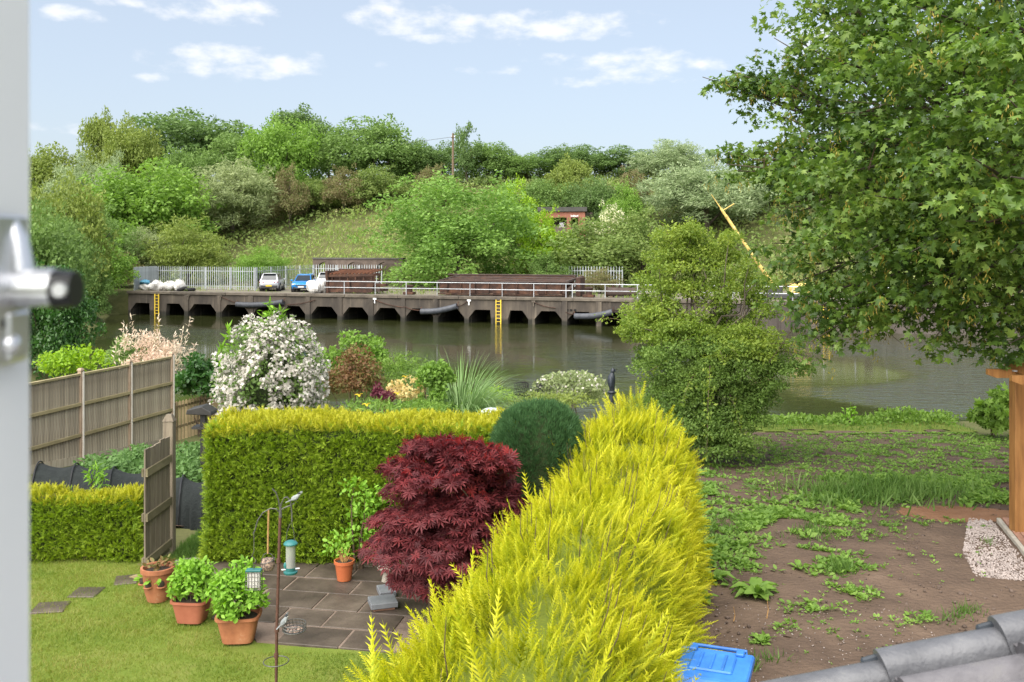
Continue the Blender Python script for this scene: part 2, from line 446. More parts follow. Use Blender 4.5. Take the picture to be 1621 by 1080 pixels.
# river water: dark green-brown, rippled, more so in wind-blown patches
m_, n_, l_, b_ = newmat('water')
b_.inputs['Base Color'].default_value = (.028, .032, .011, 1)
b_.inputs['Roughness'].default_value = .06
b_.inputs['IOR'].default_value = 1.33
tc_ = n_.new('ShaderNodeTexCoord')
mp_ = n_.new('ShaderNodeMapping')
mp_.inputs['Scale'].default_value = (.55, 1.5, 1)
l_.new(tc_.outputs['Object'], mp_.inputs['Vector'])
w1 = n_.new('ShaderNodeTexNoise')
w1.inputs['Scale'].default_value = 2.2
w1.inputs['Detail'].default_value = 4
l_.new(mp_.outputs[0], w1.inputs['Vector'])
w2 = n_.new('ShaderNodeTexNoise')
w2.inputs['Scale'].default_value = .055
w2.inputs['Detail'].default_value = 2
l_.new(tc_.outputs['Object'], w2.inputs['Vector'])
wr = n_.new('ShaderNodeMapRange')
wr.inputs['From Min'].default_value = .46
wr.inputs['From Max'].default_value = .6
wr.inputs['To Min'].default_value = .06
wr.inputs['To Max'].default_value = 1.0
l_.new(w2.outputs['Fac'], wr.inputs['Value'])
bp_ = n_.new('ShaderNodeBump')
bp_.inputs['Distance'].default_value = .10
l_.new(wr.outputs[0], bp_.inputs['Strength'])
l_.new(w1.outputs['Fac'], bp_.inputs['Height'])
l_.new(bp_.outputs[0], b_.inputs['Normal'])

# ------------------------------------------------------------------ helpers
def tag(o, label=None, cat=None, group=None, kind=None):
    if label:
        o['label'] = label
    if cat:
        o['category'] = cat
    if group:
        o['group'] = group
    if kind:
        o['kind'] = kind
    return o


def thing(name, label, cat, loc=(0, 0, 0), rz=0.0, group=None, scale=None):
    o = bpy.data.objects.new(name, None)
    o.empty_display_size = 0.2
    COL.objects.link(o)
    o.location = loc
    o.rotation_euler = (0, 0, rz)
    if scale:
        o.scale = scale
    return tag(o, label, cat, group)


class MB:
    """collects vertices and faces; build() links them as one mesh object"""

    def __init__(self):
        self.v, self.f = [], []

    def add(self, vs, fs):
        k = len(self.v)
        self.v += [tuple(p) for p in vs]
        self.f += [tuple(i + k for i in f) for f in fs]
        return self

    def box(self, c, s, rz=0.0, ry=0.0, rx=0.0, taper=1.0):
        hx, hy, hz = s[0] / 2, s[1] / 2, s[2] / 2
        m = Matrix.Rotation(rz, 3, 'Z') @ Matrix.Rotation(ry, 3, 'Y') @ Matrix.Rotation(rx, 3, 'X')
        vs = []
        for z in (-1, 1):
            k = taper if z > 0 else 1.0
            for x, y in ((-1, -1), (1, -1), (1, 1), (-1, 1)):
                vs.append(m @ Vector((x * hx * k, y * hy * k, z * hz)) + Vector(c))
        return self.add(vs, [(3, 2, 1, 0), (4, 5, 6, 7), (0, 1, 5, 4), (1, 2, 6, 5), (2, 3, 7, 6), (3, 0, 4, 7)])

    def bar(self, a, b, w, h, up=(0, 0, 1)):
        a, b = Vector(a), Vector(b)
        d = (b - a).normalized()
        up = Vector(up)
        if abs(d.dot(up)) > .98:
            up = Vector((0, 1, 0))
        s = d.cross(up).normalized()
        t = s.cross(d)
        vs = [p + s * (i * w / 2) + t * (j * h / 2) for p in (a, b) for i, j in ((-1, -1), (1, -1), (1, 1), (-1, 1))]
        return self.add(vs, [(0, 1, 2, 3), (7, 6, 5, 4), (4, 5, 1, 0), (5, 6, 2, 1), (6, 7, 3, 2), (7, 4, 0, 3)])

    def tube(self, pts, r, n=8, caps=True):
        pts = [Vector(p) for p in pts]
        rs = r if isinstance(r, (list, tuple)) else [r] * len(pts)
        vs, fs = [], []
        ref = None
        for i, p in enumerate(pts):
            d = (pts[min(i + 1, len(pts) - 1)] - pts[max(i - 1, 0)]).normalized()
            if ref is None:
                ref = Vector((0, 0, 1)) if abs(d.z) < .9 else Vector((1, 0, 0))
            s = d.cross(ref)
            if s.length < 1e-4:
                s = d.cross(Vector((0, 1, 0)))
            s.normalize()
            t = s.cross(d).normalized()
            ref = t
            for k in range(n):
                a = 2 * math.pi * k / n
                vs.append(p + (s * math.cos(a) + t * math.sin(a)) * rs[i])
        for i in range(len(pts) - 1):
            for k in range(n):
                k2 = (k + 1) % n
                fs.append((i * n + k, i * n + k2, (i + 1) * n + k2, (i + 1) * n + k))
        if caps:
            fs.append(tuple(range(n - 1, -1, -1)))
            fs.append(tuple((len(pts) - 1) * n + k for k in range(n)))
        return self.add(vs, fs)

    def lathe(self, prof, n=20, c=(0, 0, 0), ell=(1, 1), wob=0.0):
        vs, fs = [], []
        for r, z in prof:
            for k in range(n):
                a = 2 * math.pi * k / n
                vs.append((c[0] + r * ell[0] * math.cos(a), c[1] + r * ell[1] * math.sin(a), c[2] + z))
        for i in range(len(prof) - 1):
            for k in range(n):
                k2 = (k + 1) % n
                fs.append((i * n + k, i * n + k2, (i + 1) * n + k2, (i + 1) * n + k))
        if prof[0][0] > 1e-6:
            fs.append(tuple(range(n - 1, -1, -1)))
        if prof[-1][0] > 1e-6:
            fs.append(tuple((len(prof) - 1) * n + k for k in range(n)))
        return self.add(vs, fs)

    def ring(self, c, R0, r, n=28, m=6, tilt=0.0):
        pts = [(c[0] + R0 * math.cos(2 * math.pi * k / n), c[1] + R0 * math.sin(2 * math.pi * k / n), c[2] + tilt * math.cos(2 * math.pi * k / n)) for k in range(n + 1)]
        return self.tube(pts, r, m, caps=False)

    def prism(self, poly, y0, y1, axis='y'):
        """poly in (x, z), extruded along y"""
        n = len(poly)
        if axis == 'y':
            vs = [(x, y0, z) for x, z in poly] + [(x, y1, z) for x, z in poly]
        else:
            vs = [(y0, x, z) for x, z in poly] + [(y1, x, z) for x, z in poly]
        fs = [tuple(range(n)), tuple(range(2 * n - 1, n - 1, -1))]
        for i in range(n):
            j = (i + 1) % n
            fs.append((i, i + n, j + n, j))
        return self.add(vs, fs)

    def blob(self, c, r, seed=0, amp=.15, nu=14, nv=9, flat=0.0):
        """uneven rounded lump"""
        rr = random.Random(seed)
        ph = [rr.uniform(0, 6.28) for _ in range(6)]
        vs, fs = [], []
        for j in range(nv + 1):
            th = math.pi * j / nv
            for i in range(nu):
                a = 2 * math.pi * i / nu
                k = 1 + amp * (math.sin(2 * a + ph[0]) * math.sin(th * 2 + ph[1]) + .7 * math.sin(3 * a + ph[2] + 2 * th) + .6 * math.sin(5 * a + ph[3]) * math.sin(3 * th + ph[4]))
                z = math.cos(th)
                if flat and z < -flat:
                    z = -flat
                vs.append((c[0] + r[0] * k * math.sin(th) * math.cos(a), c[1] + r[1] * k * math.sin(th) * math.sin(a), c[2] + r[2] * k * z))
        for j in range(nv):
            for i in range(nu):
                i2 = (i + 1) % nu
                fs.append((j * nu + i, (j + 1) * nu + i, (j + 1) * nu + i2, j * nu + i2))
        return self.add(vs, fs)

    def mesh(self, name, smooth=False, bevel=0.0, sub=0):
        me = bpy.data.meshes.new(name)
        me.from_pydata(self.v, [], self.f)
        bm = bmesh.new()
        bm.from_mesh(me)
        bmesh.ops.recalc_face_normals(bm, faces=bm.faces)
        if bevel:
            bmesh.ops.bevel(bm, geom=list(bm.edges), offset=bevel, segments=1, affect='EDGES', clamp_overlap=True)
        bm.to_mesh(me)
        bm.free()
        if smooth:
            me.polygons.foreach_set('use_smooth', [True] * len(me.polygons))
            me.set_sharp_from_angle(angle=math.radians(42))
        return me

    def build(self, name, mat, parent=None, smooth=False, bevel=0.0, world=False):
        if world and parent is not None:
            L = parent.location
            self.v = [(p[0] - L.x, p[1] - L.y, p[2] - L.z) for p in self.v]
        return obj(name, self.mesh(name, smooth, bevel), mat, parent)


def obj(name, me, mat, parent=None, loc=None, rot=None, scale=None):
    o = bpy.data.objects.new(name, me)
    COL.objects.link(o)
    if mat is not None:
        mm = M[mat] if isinstance(mat, str) else mat
        if len(me.materials) == 0:
            me.materials.append(mm)
        elif me.materials[0] != mm:
            o.material_slots[0].link = 'OBJECT'
            o.material_slots[0].material = mm
    if parent is not None:
        o.parent = parent
    if loc is not None:
        o.location = loc
    if rot is not None:
        o.rotation_euler = rot
    if scale is not None:
        o.scale = scale
    return o


def np_mesh(name, V, T, tip=None, smooth=False):
    me = bpy.data.meshes.new(name)
    nv, nt = len(V), len(T)
    me.vertices.add(nv)
    me.vertices.foreach_set('co', np.ascontiguousarray(V, dtype=np.float32).ravel())
    me.loops.add(nt * 3)
    me.loops.foreach_set('vertex_index', np.ascontiguousarray(T, dtype=np.int32).ravel())
    me.polygons.add(nt)
    me.polygons.foreach_set('loop_start', np.arange(0, nt * 3, 3, dtype=np.int32))
    if smooth:
        me.polygons.foreach_set('use_smooth', np.ones(nt, dtype=bool))
    if tip is not None:
        at = me.attributes.new('tip', 'FLOAT', 'POINT')
        at.data.foreach_set('value', np.ascontiguousarray(tip, dtype=np.float32))
    me.update(calc_edges=True)
    return me


def nrm(a):
    return a / np.maximum(np.linalg.norm(a, axis=-1, keepdims=True), 1e-9)


def frames(d, n):
    d = nrm(d)
    n = n - d * np.sum(n * d, axis=1, keepdims=True)
    n = nrm(n)
    return d, n, np.cross(n, d)


def scatter(tmpl, pos, d, n, size):
    """joined copies of a small template (verts, tris, tip) at pos, x along d, z along n"""
    tv, tf, tt = tmpl
    d, n, s = frames(d, n)
    size = np.broadcast_to(np.asarray(size, dtype=float), (len(pos),))
    V = pos[:, None, :] + size[:, None, None] * (tv[None, :, 0:1] * d[:, None, :] + tv[None, :, 1:2] * s[:, None, :] + tv[None, :, 2:3] * n[:, None, :])
    T = tf[None] + (np.arange(len(pos)) * len(tv))[:, None, None]
    return V.reshape(-1, 3), T.reshape(-1, 3), np.tile(tt, len(pos))


def merge(*parts):
    V, T, P, k = [], [], [], 0
    for v, t, p in parts:
        V.append(v)
        T.append(t + k)
        P.append(p)
        k += len(v)
    return np.concatenate(V), np.concatenate(T), np.concatenate(P)


def stuff(name, vtp, mat, parent=None, label=None, cat=None, world=True, kind=True):
    v, t, p = vtp
    if parent is not None and world:
        v = v - np.array(parent.location)
    o = obj(name, np_mesh(name, v, t, p), mat, parent)
    if parent is None or kind:
        tag(o, label, cat, None, 'stuff' if kind else None)
    return o


# leaf templates: x along the leaf, z its upper side
def T_(v, f, t=None):
    v = np.array(v, dtype=float)
    return v, np.array(f, dtype=int), np.array(t if t is not None else v[:, 0], dtype=float)


DIAMOND = T_([(0, 0, 0), (.45, .27, .06), (1, 0, -.05), (.45, -.27, .06)], [(0, 2, 1), (0, 3, 2)])
NARROW = T_([(0, 0, 0), (.45, .13, .04), (1, 0, -.06), (.45, -.13, .04)], [(0, 2, 1), (0, 3, 2)])
OVAL = T_([(0, 0, 0), (.25, .24, .05), (.65, .24, .04), (1, 0, -.08), (.65, -.24, .04), (.25, -.24, .05), (.5, 0, 0)],
          [(0, 6, 1), (1, 6, 2), (2, 6, 3), (3, 6, 4), (4, 6, 5), (5, 6, 0)])
half = [(.0, 0), (.1, .5), (.27, .24), (.68, .48), (.6, .18), (1, 0)]
outl = [(x, y, .02 - abs(y) * .25) for x, y in half] + [(x, -y, .02 - abs(y) * .25) for x, y in half[-2:0:-1]]
SYCA = T_(outl, [(0, 2, 1), (0, 4, 2), (2, 4, 3), (0, 5, 4), (0, 6, 5), (0, 8, 6), (6, 8, 7), (0, 9, 8)])


def star(k, spread, w):
    v, f = [(0, 0, 0)], []
    for i in range(k):
        a = math.radians(-spread + 2 * spread * i / (k - 1))
        ln = 1 - .38 * abs(i - (k - 1) / 2) / ((k - 1) / 2)
        c, s = math.cos(a), math.sin(a)
        b = len(v)
        for x, y, z in ((.5 * ln, w, .0), (ln, 0, -.16 * ln), (.5 * ln, -w, 0)):
            v.append((x * c - y * s, x * s + y * c, z))
        f += [(0, b + 1, b), (0, b + 2, b + 1)]
    return T_(v, f)


PALM = star(7, 125, .1)
CLUSTER = star(5, 150, .36)          # a tuft of small petals


def spray(nb, ang, ln, wid, curve, sub=0, zj=.25, seed=1):
    """a feathery shoot: stem along x with side shoots on both sides"""
    rr = random.Random(seed)
    v, f, t = [], [], []

    def blade(p, dx, dy, dz, L, w, tip0, tip1):
        b = len(v)
        px, py, pz = p
        l2 = math.hypot(dx, dy) or 1
        sx_, sy_ = -dy / l2, dx / l2
        v.extend([(px + sx_ * w, py + sy_ * w, pz + w * .5), (px - sx_ * w, py - sy_ * w, pz - w * .5), (px + dx * L, py + dy * L, pz + dz * L)])
        f.append((b, b + 1, b + 2))
        t.extend([tip0, tip0, tip1])
    for i in range(nb):
        u = .1 + .9 * i / nb
        x, z = u, curve * u * u
        for sd in (-1, 1):
            a = math.radians(ang * rr.uniform(.7, 1.25)) * sd
            L = ln * (1.15 - u * .85) * rr.uniform(.75, 1.25)
            dz = rr.uniform(-zj, zj) + .25
            blade((x, 0, z), math.cos(a), math.sin(a), dz, L, wid, u * .8, min(1, u + .45))
            for q in range(sub):
                uu = .4 + .3 * q
                a2 = a - sd * math.radians(34)
                blade((x + math.cos(a) * L * uu, math.sin(a) * L * uu, z + dz * L * uu), math.cos(a2), math.sin(a2), dz, L * .5, wid * .85, u * .8 + .15, min(1, u + .5))
    blade((.0, 0, 0), 1, 0, curve * .5, .6, wid * .8, .1, .6)
    blade((.55, 0, curve * .3), 1, 0, curve * 1.4, .5, wid, .6, 1.0)
    return T_(v, f, t)


SPRAYS = [spray(13, 44, .2, .0135, .2, 0, seed=s) for s in (1, 2, 3)]
SPRAY_SM = [spray(4, 34, .5, .036, .15, 0, seed=s) for s in (4, 5, 6)]
NEEDLES = T_([(0, 0, 0), (.5, .05, .02), (1, 0, 0), (.5, -.05, 0), (.1, .02, 0), (.5, .25, .1), (.9, .36, .1), (.55, .17, .1), (.1, -.02, 0), (.5, -.17, -.08), (.9, -.34, -.06), (.5, -.26, -.08)],
             [(0, 2, 1), (0, 3, 2), (4, 6, 5), (4, 7, 6), (8, 10, 9), (8, 11, 10)])
BLADE = T_([(0, -.045, 0), (0, .045, 0), (.55, .035, .03), (.55, -.035, .03), (1, 0, -.06)], [(0, 2, 1), (0, 3, 2), (3, 4, 2)])
BLADE1 = T_([(0, -.075, 0), (0, .075, 0), (1, 0, 0)], [(0, 1, 2)])
_st = [(0, .02, 0), (.2, .13, .1), (.45, .24, .15), (.7, .2, .1), (.9, .09, -.03), (1, 0, -.12)]
BIGLEAF = T_([(x, w_ * sd, z + (.05 if sd else 0) * (1 + .6 * ((i * 3) % 2))) for i, (x, w_, z) in enumerate(_st) for sd in (-1, 0, 1)],
             [t3 for i in range(5) for k in (0, 1) for t3 in ((3 * i + k, 3 * i + k + 1, 3 * i + k + 4), (3 * i + k, 3 * i + k + 4, 3 * i + k + 3))])
PEBBLE = T_([(1, 0, 0), (-1, 0, 0), (0, .8, 0), (0, -.8, 0), (0, 0, .6), (0, 0, -.6)],
            [(0, 2, 4), (2, 1, 4), (1, 3, 4), (3, 0, 4), (2, 0, 5), (1, 2, 5), (3, 1, 5), (0, 3, 5)])


def rdir(n, zmin=-1.0, g=rng):
    z = g.uniform(zmin, 1, n)
    a = g.uniform(0, 2 * math.pi, n)
    r = np.sqrt(1 - z * z)
    return np.stack([r * np.cos(a), r * np.sin(a), z], 1)


def leaves_on(lobes, count, g=rng, shell=.35, zmin=-.55, out=.8, up=.35, jit=.6, droop=.25):
    """positions and frames of leaves on the outside of ellipsoid lobes [(centre, radii)]"""
    C = np.array([l[0] for l in lobes], dtype=float)
    Rr = np.array([l[1] if hasattr(l[1], '__len__') else (l[1],) * 3 for l in lobes], dtype=float)
    area = (Rr[:, 0] * Rr[:, 1] + Rr[:, 0] * Rr[:, 2] + Rr[:, 1] * Rr[:, 2])
    idx = g.choice(len(lobes), count, p=area / area.sum())
    u = rdir(count, zmin, g)
    rad = 1 - shell * g.random(count) ** 1.6 + .1 * g.standard_normal(count) * (g.random(count) < .3)
    pos = C[idx] + u * Rr[idx] * rad[:, None]
    n = out * u + up * np.array([0, 0, 1.0]) + jit * g.standard_normal((count, 3))
    d = g.standard_normal((count, 3)) + .5 * u
    d[:, 2] -= droop
    return pos, d, nrm(n)


def lump_crown(c, r, n, rl, g=rng, zmin=-.5, fill=.35):
    """a crown of n lobes spread over an ellipsoid, rl their size relative to it"""
    u = rdir(n, zmin, g)
    k = np.where(g.random(n) < fill, g.uniform(.2, .6, n), g.uniform(.66, .9, n))
    c, r = np.array(c, dtype=float), np.array(r, dtype=float)
    out = []
    for i in range(n):
        s = rl * g.uniform(.65, 1.3)
        out.append((c + u[i] * r * k[i], r * s * np.array([1, 1, g.uniform(.65, .95)])))
    return out


_LAT = {}


def vnoise(x, y, sc, seed=0):
    """smooth value noise, 0..1"""
    if seed not in _LAT:
        _LAT[seed] = np.random.default_rng(1000 + seed).random((128, 128))
    L = _LAT[seed]
    x, y = np.asarray(x) / sc, np.asarray(y) / sc
    xi, yi = np.floor(x).astype(int), np.floor(y).astype(int)
    fx, fy = x - xi, y - yi
    fx, fy = fx * fx * (3 - 2 * fx), fy * fy * (3 - 2 * fy)
    a, b = L[xi % 128, yi % 128], L[(xi + 1) % 128, yi % 128]
    c, d = L[xi % 128, (yi + 1) % 128], L[(xi + 1) % 128, (yi + 1) % 128]
    return (a * (1 - fx) + b * fx) * (1 - fy) + (c * (1 - fx) + d * fx) * fy


def sstep(a, b, x):
    t = np.clip((np.asarray(x, dtype=float) - a) / (b - a), 0, 1)
    return t * t * (3 - 2 * t)


def at(px, py, Y):
    """the point at depth Y that stands at that place of the photograph"""
    return Vector(((px - HX) * Y / F, Y, CAMZ - (py - HY) * Y / F))


def leaf_parts(tmpl, pos, d, n, size, mat, parent, nparts, name='leaf', rest='foliage', g=rng):
    """the leaves that show largest become parts of their own, the rest one part"""
    size = np.broadcast_to(np.asarray(size, dtype=float), (len(pos),))
    L = np.array(parent.location)
    P = pos + 0.0
    px = HX + F * P[:, 0] / P[:, 1]
    py = HY + F * (CAMZ - P[:, 2]) / P[:, 1]
    inview = (px > 60) & (px < 1615) & (py > 5) & (py < 1075)
    score = np.where(inview, np.linalg.norm(P - np.array([0, 0, CAMZ]), axis=1) / size, 1e9)
    order = np.argsort(score)
    pick, oth = order[:nparts], order[nparts:]
    if len(oth):
        stuff(rest, scatter(tmpl, pos[oth], d[oth], n[oth], size[oth]), mat, parent)
    dd, nn, ss = frames(d[pick], n[pick])
    me = np_mesh(name, tmpl[0], tmpl[1], tmpl[2])
    for i, k in enumerate(pick):
        o = obj(name, me, mat, parent)
        q = Matrix((dd[i], ss[i], nn[i])).transposed()
        o.rotation_euler = q.to_euler()
        o.location = pos[k] - L
        o.scale = (size[k],) * 3


def limb(mb, a, b, r0, r1, g, seg=5, wob=.08, n=7):
    a, b = np.array(a, dtype=float), np.array(b, dtype=float)
    L = np.linalg.norm(b - a)
    pts = []
    for i in range(seg + 1):
        t = i / seg
        p = a + (b - a) * t
        if 0 < i < seg:
            p = p + g.standard_normal(3) * wob * L * .5
        p[2] += math.sin(t * math.pi) * .06 * L
        pts.append(p)
    mb.tube(pts, [r0 + (r1 - r0) * i / seg for i in range(seg + 1)], n)
    return pts

# ------------------------------------------------------------------ ground, river
QANG = math.atan(.3)
QC, QS = math.cos(QANG), math.sin(QANG)
QY = 75.5
DECK = .55


def st_of(X, Y):
    return X * QC - (Y - QY) * QS, X * QS + (Y - QY) * QC


def qxy(px, t):
    k = (px - HX) / F
    Y = (QY + t / QC) / (1 + .3 * k)
    return k * Y, Y


def qs(px, t=0.0):
    return st_of(*qxy(px, t))[0]


S0, S1 = qs(203), qs(1800)


def ground(X, Y):
    X, Y = np.asarray(X, dtype=float), np.asarray(Y, dtype=float)
    near = -sstep(13, 31, Y) * 1.0 - .35 * sstep(30.0, 32.5, Y) - 1.8 * sstep(32.2, 35, Y)
    near = near + .05 * (vnoise(X, Y, 3.0, 1) - .5) * sstep(14, 20, Y)
    dl = (-17 - .36 * (Y - 36)) - X
    left = -3.1 + 2.1 * sstep(-.5, 2.5, dl) + 2.6 * sstep(2, 30, dl)
    left = np.where(Y < 30, -3.1, left)
    s, t = st_of(X, Y)
    hill = DECK - .06 + 13.6 * sstep(17, 62, t) + 1.2 * (vnoise(s, t, 14, 2) - .5) * sstep(20, 40, t)
    hill = hill - 4 * sstep(90, 240, t)
    bank = -3.1 + (hill + 3.1) * sstep(-2.5, 3.5, t)
    far = np.where((s > S0) & (s < S1 + 60), np.where(t > 5, hill, -3.1), bank)
    return np.maximum(np.maximum(near, left), far)


def gz(X, Y):
    return float(ground(X, Y))


def gp(px, py):
    """where the ground stands at that pixel"""
    Y = 12.0
    for _ in range(60):
        X = (px - HX) * Y / F
        z = gz(X, Y)
        Y = .5 * Y + .5 * (CAMZ - z) * F / (py - HY)
    return Vector(((px - HX) * Y / F, Y, gz((px - HX) * Y / F, Y)))


def sheet(name, xs, ys, dz, mat, zfun=None, mask=None, kind='structure'):
    XX, YY = np.meshgrid(xs, ys)
    Z = ground(XX, YY) + dz
    if zfun is not None:
        Z = Z + zfun(XX, YY)
    V = np.stack([XX, YY, Z], -1).reshape(-1, 3)
    nx, ny = len(xs), len(ys)
    i = np.arange(nx * ny).reshape(ny, nx)
    a, b, c, d = i[:-1, :-1].ravel(), i[:-1, 1:].ravel(), i[1:, 1:].ravel(), i[1:, :-1].ravel()
    if mask is not None:
        cx, cy = (XX[:-1, :-1] + XX[1:, 1:]) / 2, (YY[:-1, :-1] + YY[1:, 1:]) / 2
        k = mask(cx, cy).ravel()
        a, b, c, d = a[k], b[k], c[k], d[k]
    T = np.concatenate([np.stack([a, b, c], 1), np.stack([a, c, d], 1)])
    o = obj(name, np_mesh(name, V, T, None, True), mat)
    tag(o, kind=kind)
    return o


xs = np.concatenate([[-1500, -900, -500, -300, -200], np.arange(-150, 150.1, 2.0), [200, 300, 500, 900, 1500]])
ys = np.concatenate([[-600, -200, -60], np.arange(-20, 40, .7), np.arange(40, 160, 1.3), np.arange(160, 260, 6), [300, 400, 600, 1000, 1800]])
sheet('ground', xs, ys, 0, 'earth')
w = MB().add([(-400, 24, -1.6), (400, 24, -1.6), (400, 260, -1.6), (-400, 260, -1.6)], [(0, 1, 2, 3)]).build('river_water', 'water')
tag(w, kind='structure')


def edge_noise(x, y, k=1.0):
    return (vnoise(x, y, .5, 5) - .5) * k


HC = lambda y: np.interp(y, [4, 6, 8, 11, 13, 15], [-.5, -.1, .40, 1.13, 1.66, 1.95])   # centre line of the golden hedge
sheet('lawn', np.arange(-12, 2.0, .14), np.arange(4.0, 14.4, .14), .018, 'turf',
      lambda x, y: .02 * (vnoise(x, y, .6, 3) - .5), lambda x, y: (x < HC(y)) & (y < 13.9 + edge_noise(x, y, .5)))
sheet('bare_soil', np.arange(-.5, 13, .12), np.arange(3.5, 28.6, .1), .05, 'soil',
      lambda x, y: .04 * (vnoise(x, y, .6, 4) - .5) + .014 * (vnoise(x, y, .22, 6) - .5),
      lambda x, y: (x > HC(np.minimum(y, 15))) & (y < 28.0 + edge_noise(x, y, 1.2)))
sheet('vegetable_soil', np.arange(-10, -1.0, .14), np.arange(15.2, 23, .14), .02, 'soil',
      lambda x, y: .09 * (vnoise(x, y, .5, 4) - .5), lambda x, y: (x > -10.4 + (y - 21.7) * .26) & (y > 15.6 + edge_noise(x, y, .5)))
sheet('orange_soil_patch', np.arange(6.4, 9.4, .1), np.arange(15.4, 17.6, .1), .066, 'soil_orange', lambda x, y: .04 * (vnoise(x, y, .6, 4) - .5) - .02 * sstep(.3, .9, ((x - 7.9) / 1.4) ** 2 + ((y - 16.5) / .8) ** 2),
      lambda x, y: ((x - 7.9) / 1.4) ** 2 + ((y - 16.5) / .8) ** 2 + edge_noise(x, y, 1.0) < .9)
sheet('shore_grass_strip', np.arange(3.5, 14, .2), np.arange(27.8, 30.6, .2), .03, 'turf', None, lambda x, y: (y > 28.2 + edge_noise(x, y, .8)) & (y < 30.2))

# ------------------------------------------------------------------ the quay on the far side
quay = thing('concrete_quay', 'long weathered concrete quay with a row of dark openings above the water', 'quay', (0, QY, DECK), -QANG)
yard = MB().box(((S0 + S1) / 2, 9.6, -.21), (S1 - S0, 17.2, .4)).build('quay_yard', 'yard', quay)
OPEN = [(207, 237), (263, 292), (299, 342), (351, 393), (402, 440), (447, 483), (493, 534), (543, 583), (592, 634), (643, 686), (694, 735),
        (742, 777), (804, 836), (846, 890), (898, 943), (953, 997), (1006, 1050), (1060, 1104), (1114, 1158)]
edges = [203] + [(OPEN[i][1] + OPEN[i + 1][0]) / 2 for i in range(len(OPEN) - 1)] + [1166]
for i, (a, b) in enumerate(OPEN):
    x0, x1, a, b = qs(edges[i]), qs(edges[i + 1]), qs(a), qs(b)
    c = min(.55, (b - a) * .28)
    cl = c if i not in (1, 11) else .05      # beside the ladder recess one jamb is straight
    cr_ = c if i not in (0, 12) else c
    if i == 0:
        cr_ = .05
    if i == 12:
        cl, cr_ = .2, c
    if i == 11:
        cl, cr_ = c, .05
    if i == 1:
        cl, cr_ = .05, c
    poly = [(x0, -.24), (x1 - .004, -.24), (x1 - .004, -2.9), (b, -2.9), (b, -1.72), (b - cr_, -1.06), (a + cl, -1.06), (a, -1.72), (a, -2.9), (x0, -2.9)]
    MB().prism(poly, .0, .5).build('wall_panel', 'concrete_dark', quay)
    MB().box((x1, 2.9, -1.6), (.42, 4.8, 2.6)).build('cross_wall', 'concrete_dark', quay)
    if i in (1, 2, 3, 5, 6, 7, 8, 9, 13, 14, 15, 16):
        MB().box((x1, -.05, -1.55), (R.uniform(.34, .5), .1, 2.6)).build('pilaster', 'concrete_dark', quay, bevel=.02)
x0 = qs(1166)
for k in range(9):
    x1 = x0 + 5.2
    MB().box(((x0 + x1) / 2, .25, -1.57), (5.17, .5, 2.66)).build('wall_panel', 'pile_wall', quay)
    for q in range(6):
        MB().box((x0 + .45 + q * .87, -.02, -1.5), (.08, .05, 2.5)).build('sheet_rib', 'pile_wall', quay)
    x0 = x1
MB().box(((S0 + S1) / 2, 5.3, -1.6), (S1 - S0, .3, 2.7)).build('back_wall', 'concrete_dark', quay)
MB().box((S0 + .2, 2.7, -1.57), (.4, 4.9, 2.66)).build('end_wall', 'concrete_dark', quay)
x = S0 - .1
while x < S1:
    L = R.uniform(4.6, 6.0)
    MB().box((x + L / 2, .42, -.12 + R.uniform(-.012, .012)), (L - .02, 1.1, .25)).build('coping', 'concrete_coping', quay, bevel=.03)
    x += L
for px in (743, 845, 1000, 594, 350, 299):
    MB().box((qs(px), -.06, -.32), (.3, .14, .14)).box((qs(px), -.1, -.5), (.08, .06, .4)).build('chain_bracket', 'paint_white' if px in (594, 743) else 'concrete_coping', quay)
for k in range(3):
    MB().box((qs(898 + k * 6.2), -.01, -.95), (.2, .03, .16)).build('drain_hole', 'dark_void', quay)

# chains that run in a long sag between brackets
for (pa, za, pb, zb) in ((350, -.35, 395, -1.1), (500, -.5, 455, -.95), (594, -.4, 640, -1.0), (845, -.35, 880, -.8), (740, -.35, 726, -.8), (640, -.9, 668, -1.2), (1000, -.4, 965, -.95), (896, -1.1, 912, -1.2)):
    a, b = qs(pa), qs(pb)
    MB().tube([(a + (b - a) * q / 6, -.1, za + (zb - za) * q / 6 - .1 * math.sin(math.pi * q / 6)) for q in range(7)], .035, 5).build('mooring_chain', 'rust', quay)

# fenders
for px0, px1, z0, z1, lab in ((669, 726, -1.28, -.78, 'black tubular fender hanging slanted left of the middle yellow ladder'),
                              (911, 971, -1.38, -1.0, 'black tubular fender hanging slanted right of the middle yellow ladder'),
                              (378, 452, -1.0, -.72, 'black tubular fender half hidden behind the tip of the white flowering shrub')):
    a, b = qs(px0), qs(px1)
    t = thing('quay_fender', lab, 'fender', Matrix.Rotation(-QANG, 3, 'Z') @ Vector((a, -.36, 0)) + Vector((0, QY, DECK)), -QANG, 'black fenders hung on the quay')
    n = 7
    pts = [((b - a) * i / n, 0, z0 + (z1 - z0) * i / n - .14 * math.sin(math.pi * i / n)) for i in range(n + 1)]
    MB().tube(pts, .24, 14).build('tube', 'black_pipe', t, smooth=True)
    for i in (0, n):
        MB().tube([pts[i], (pts[i][0] + (-.05 if i == 0 else .05), .2, pts[i][2] + .35)], .035, 6).build('hanging_chain', 'rust', t)

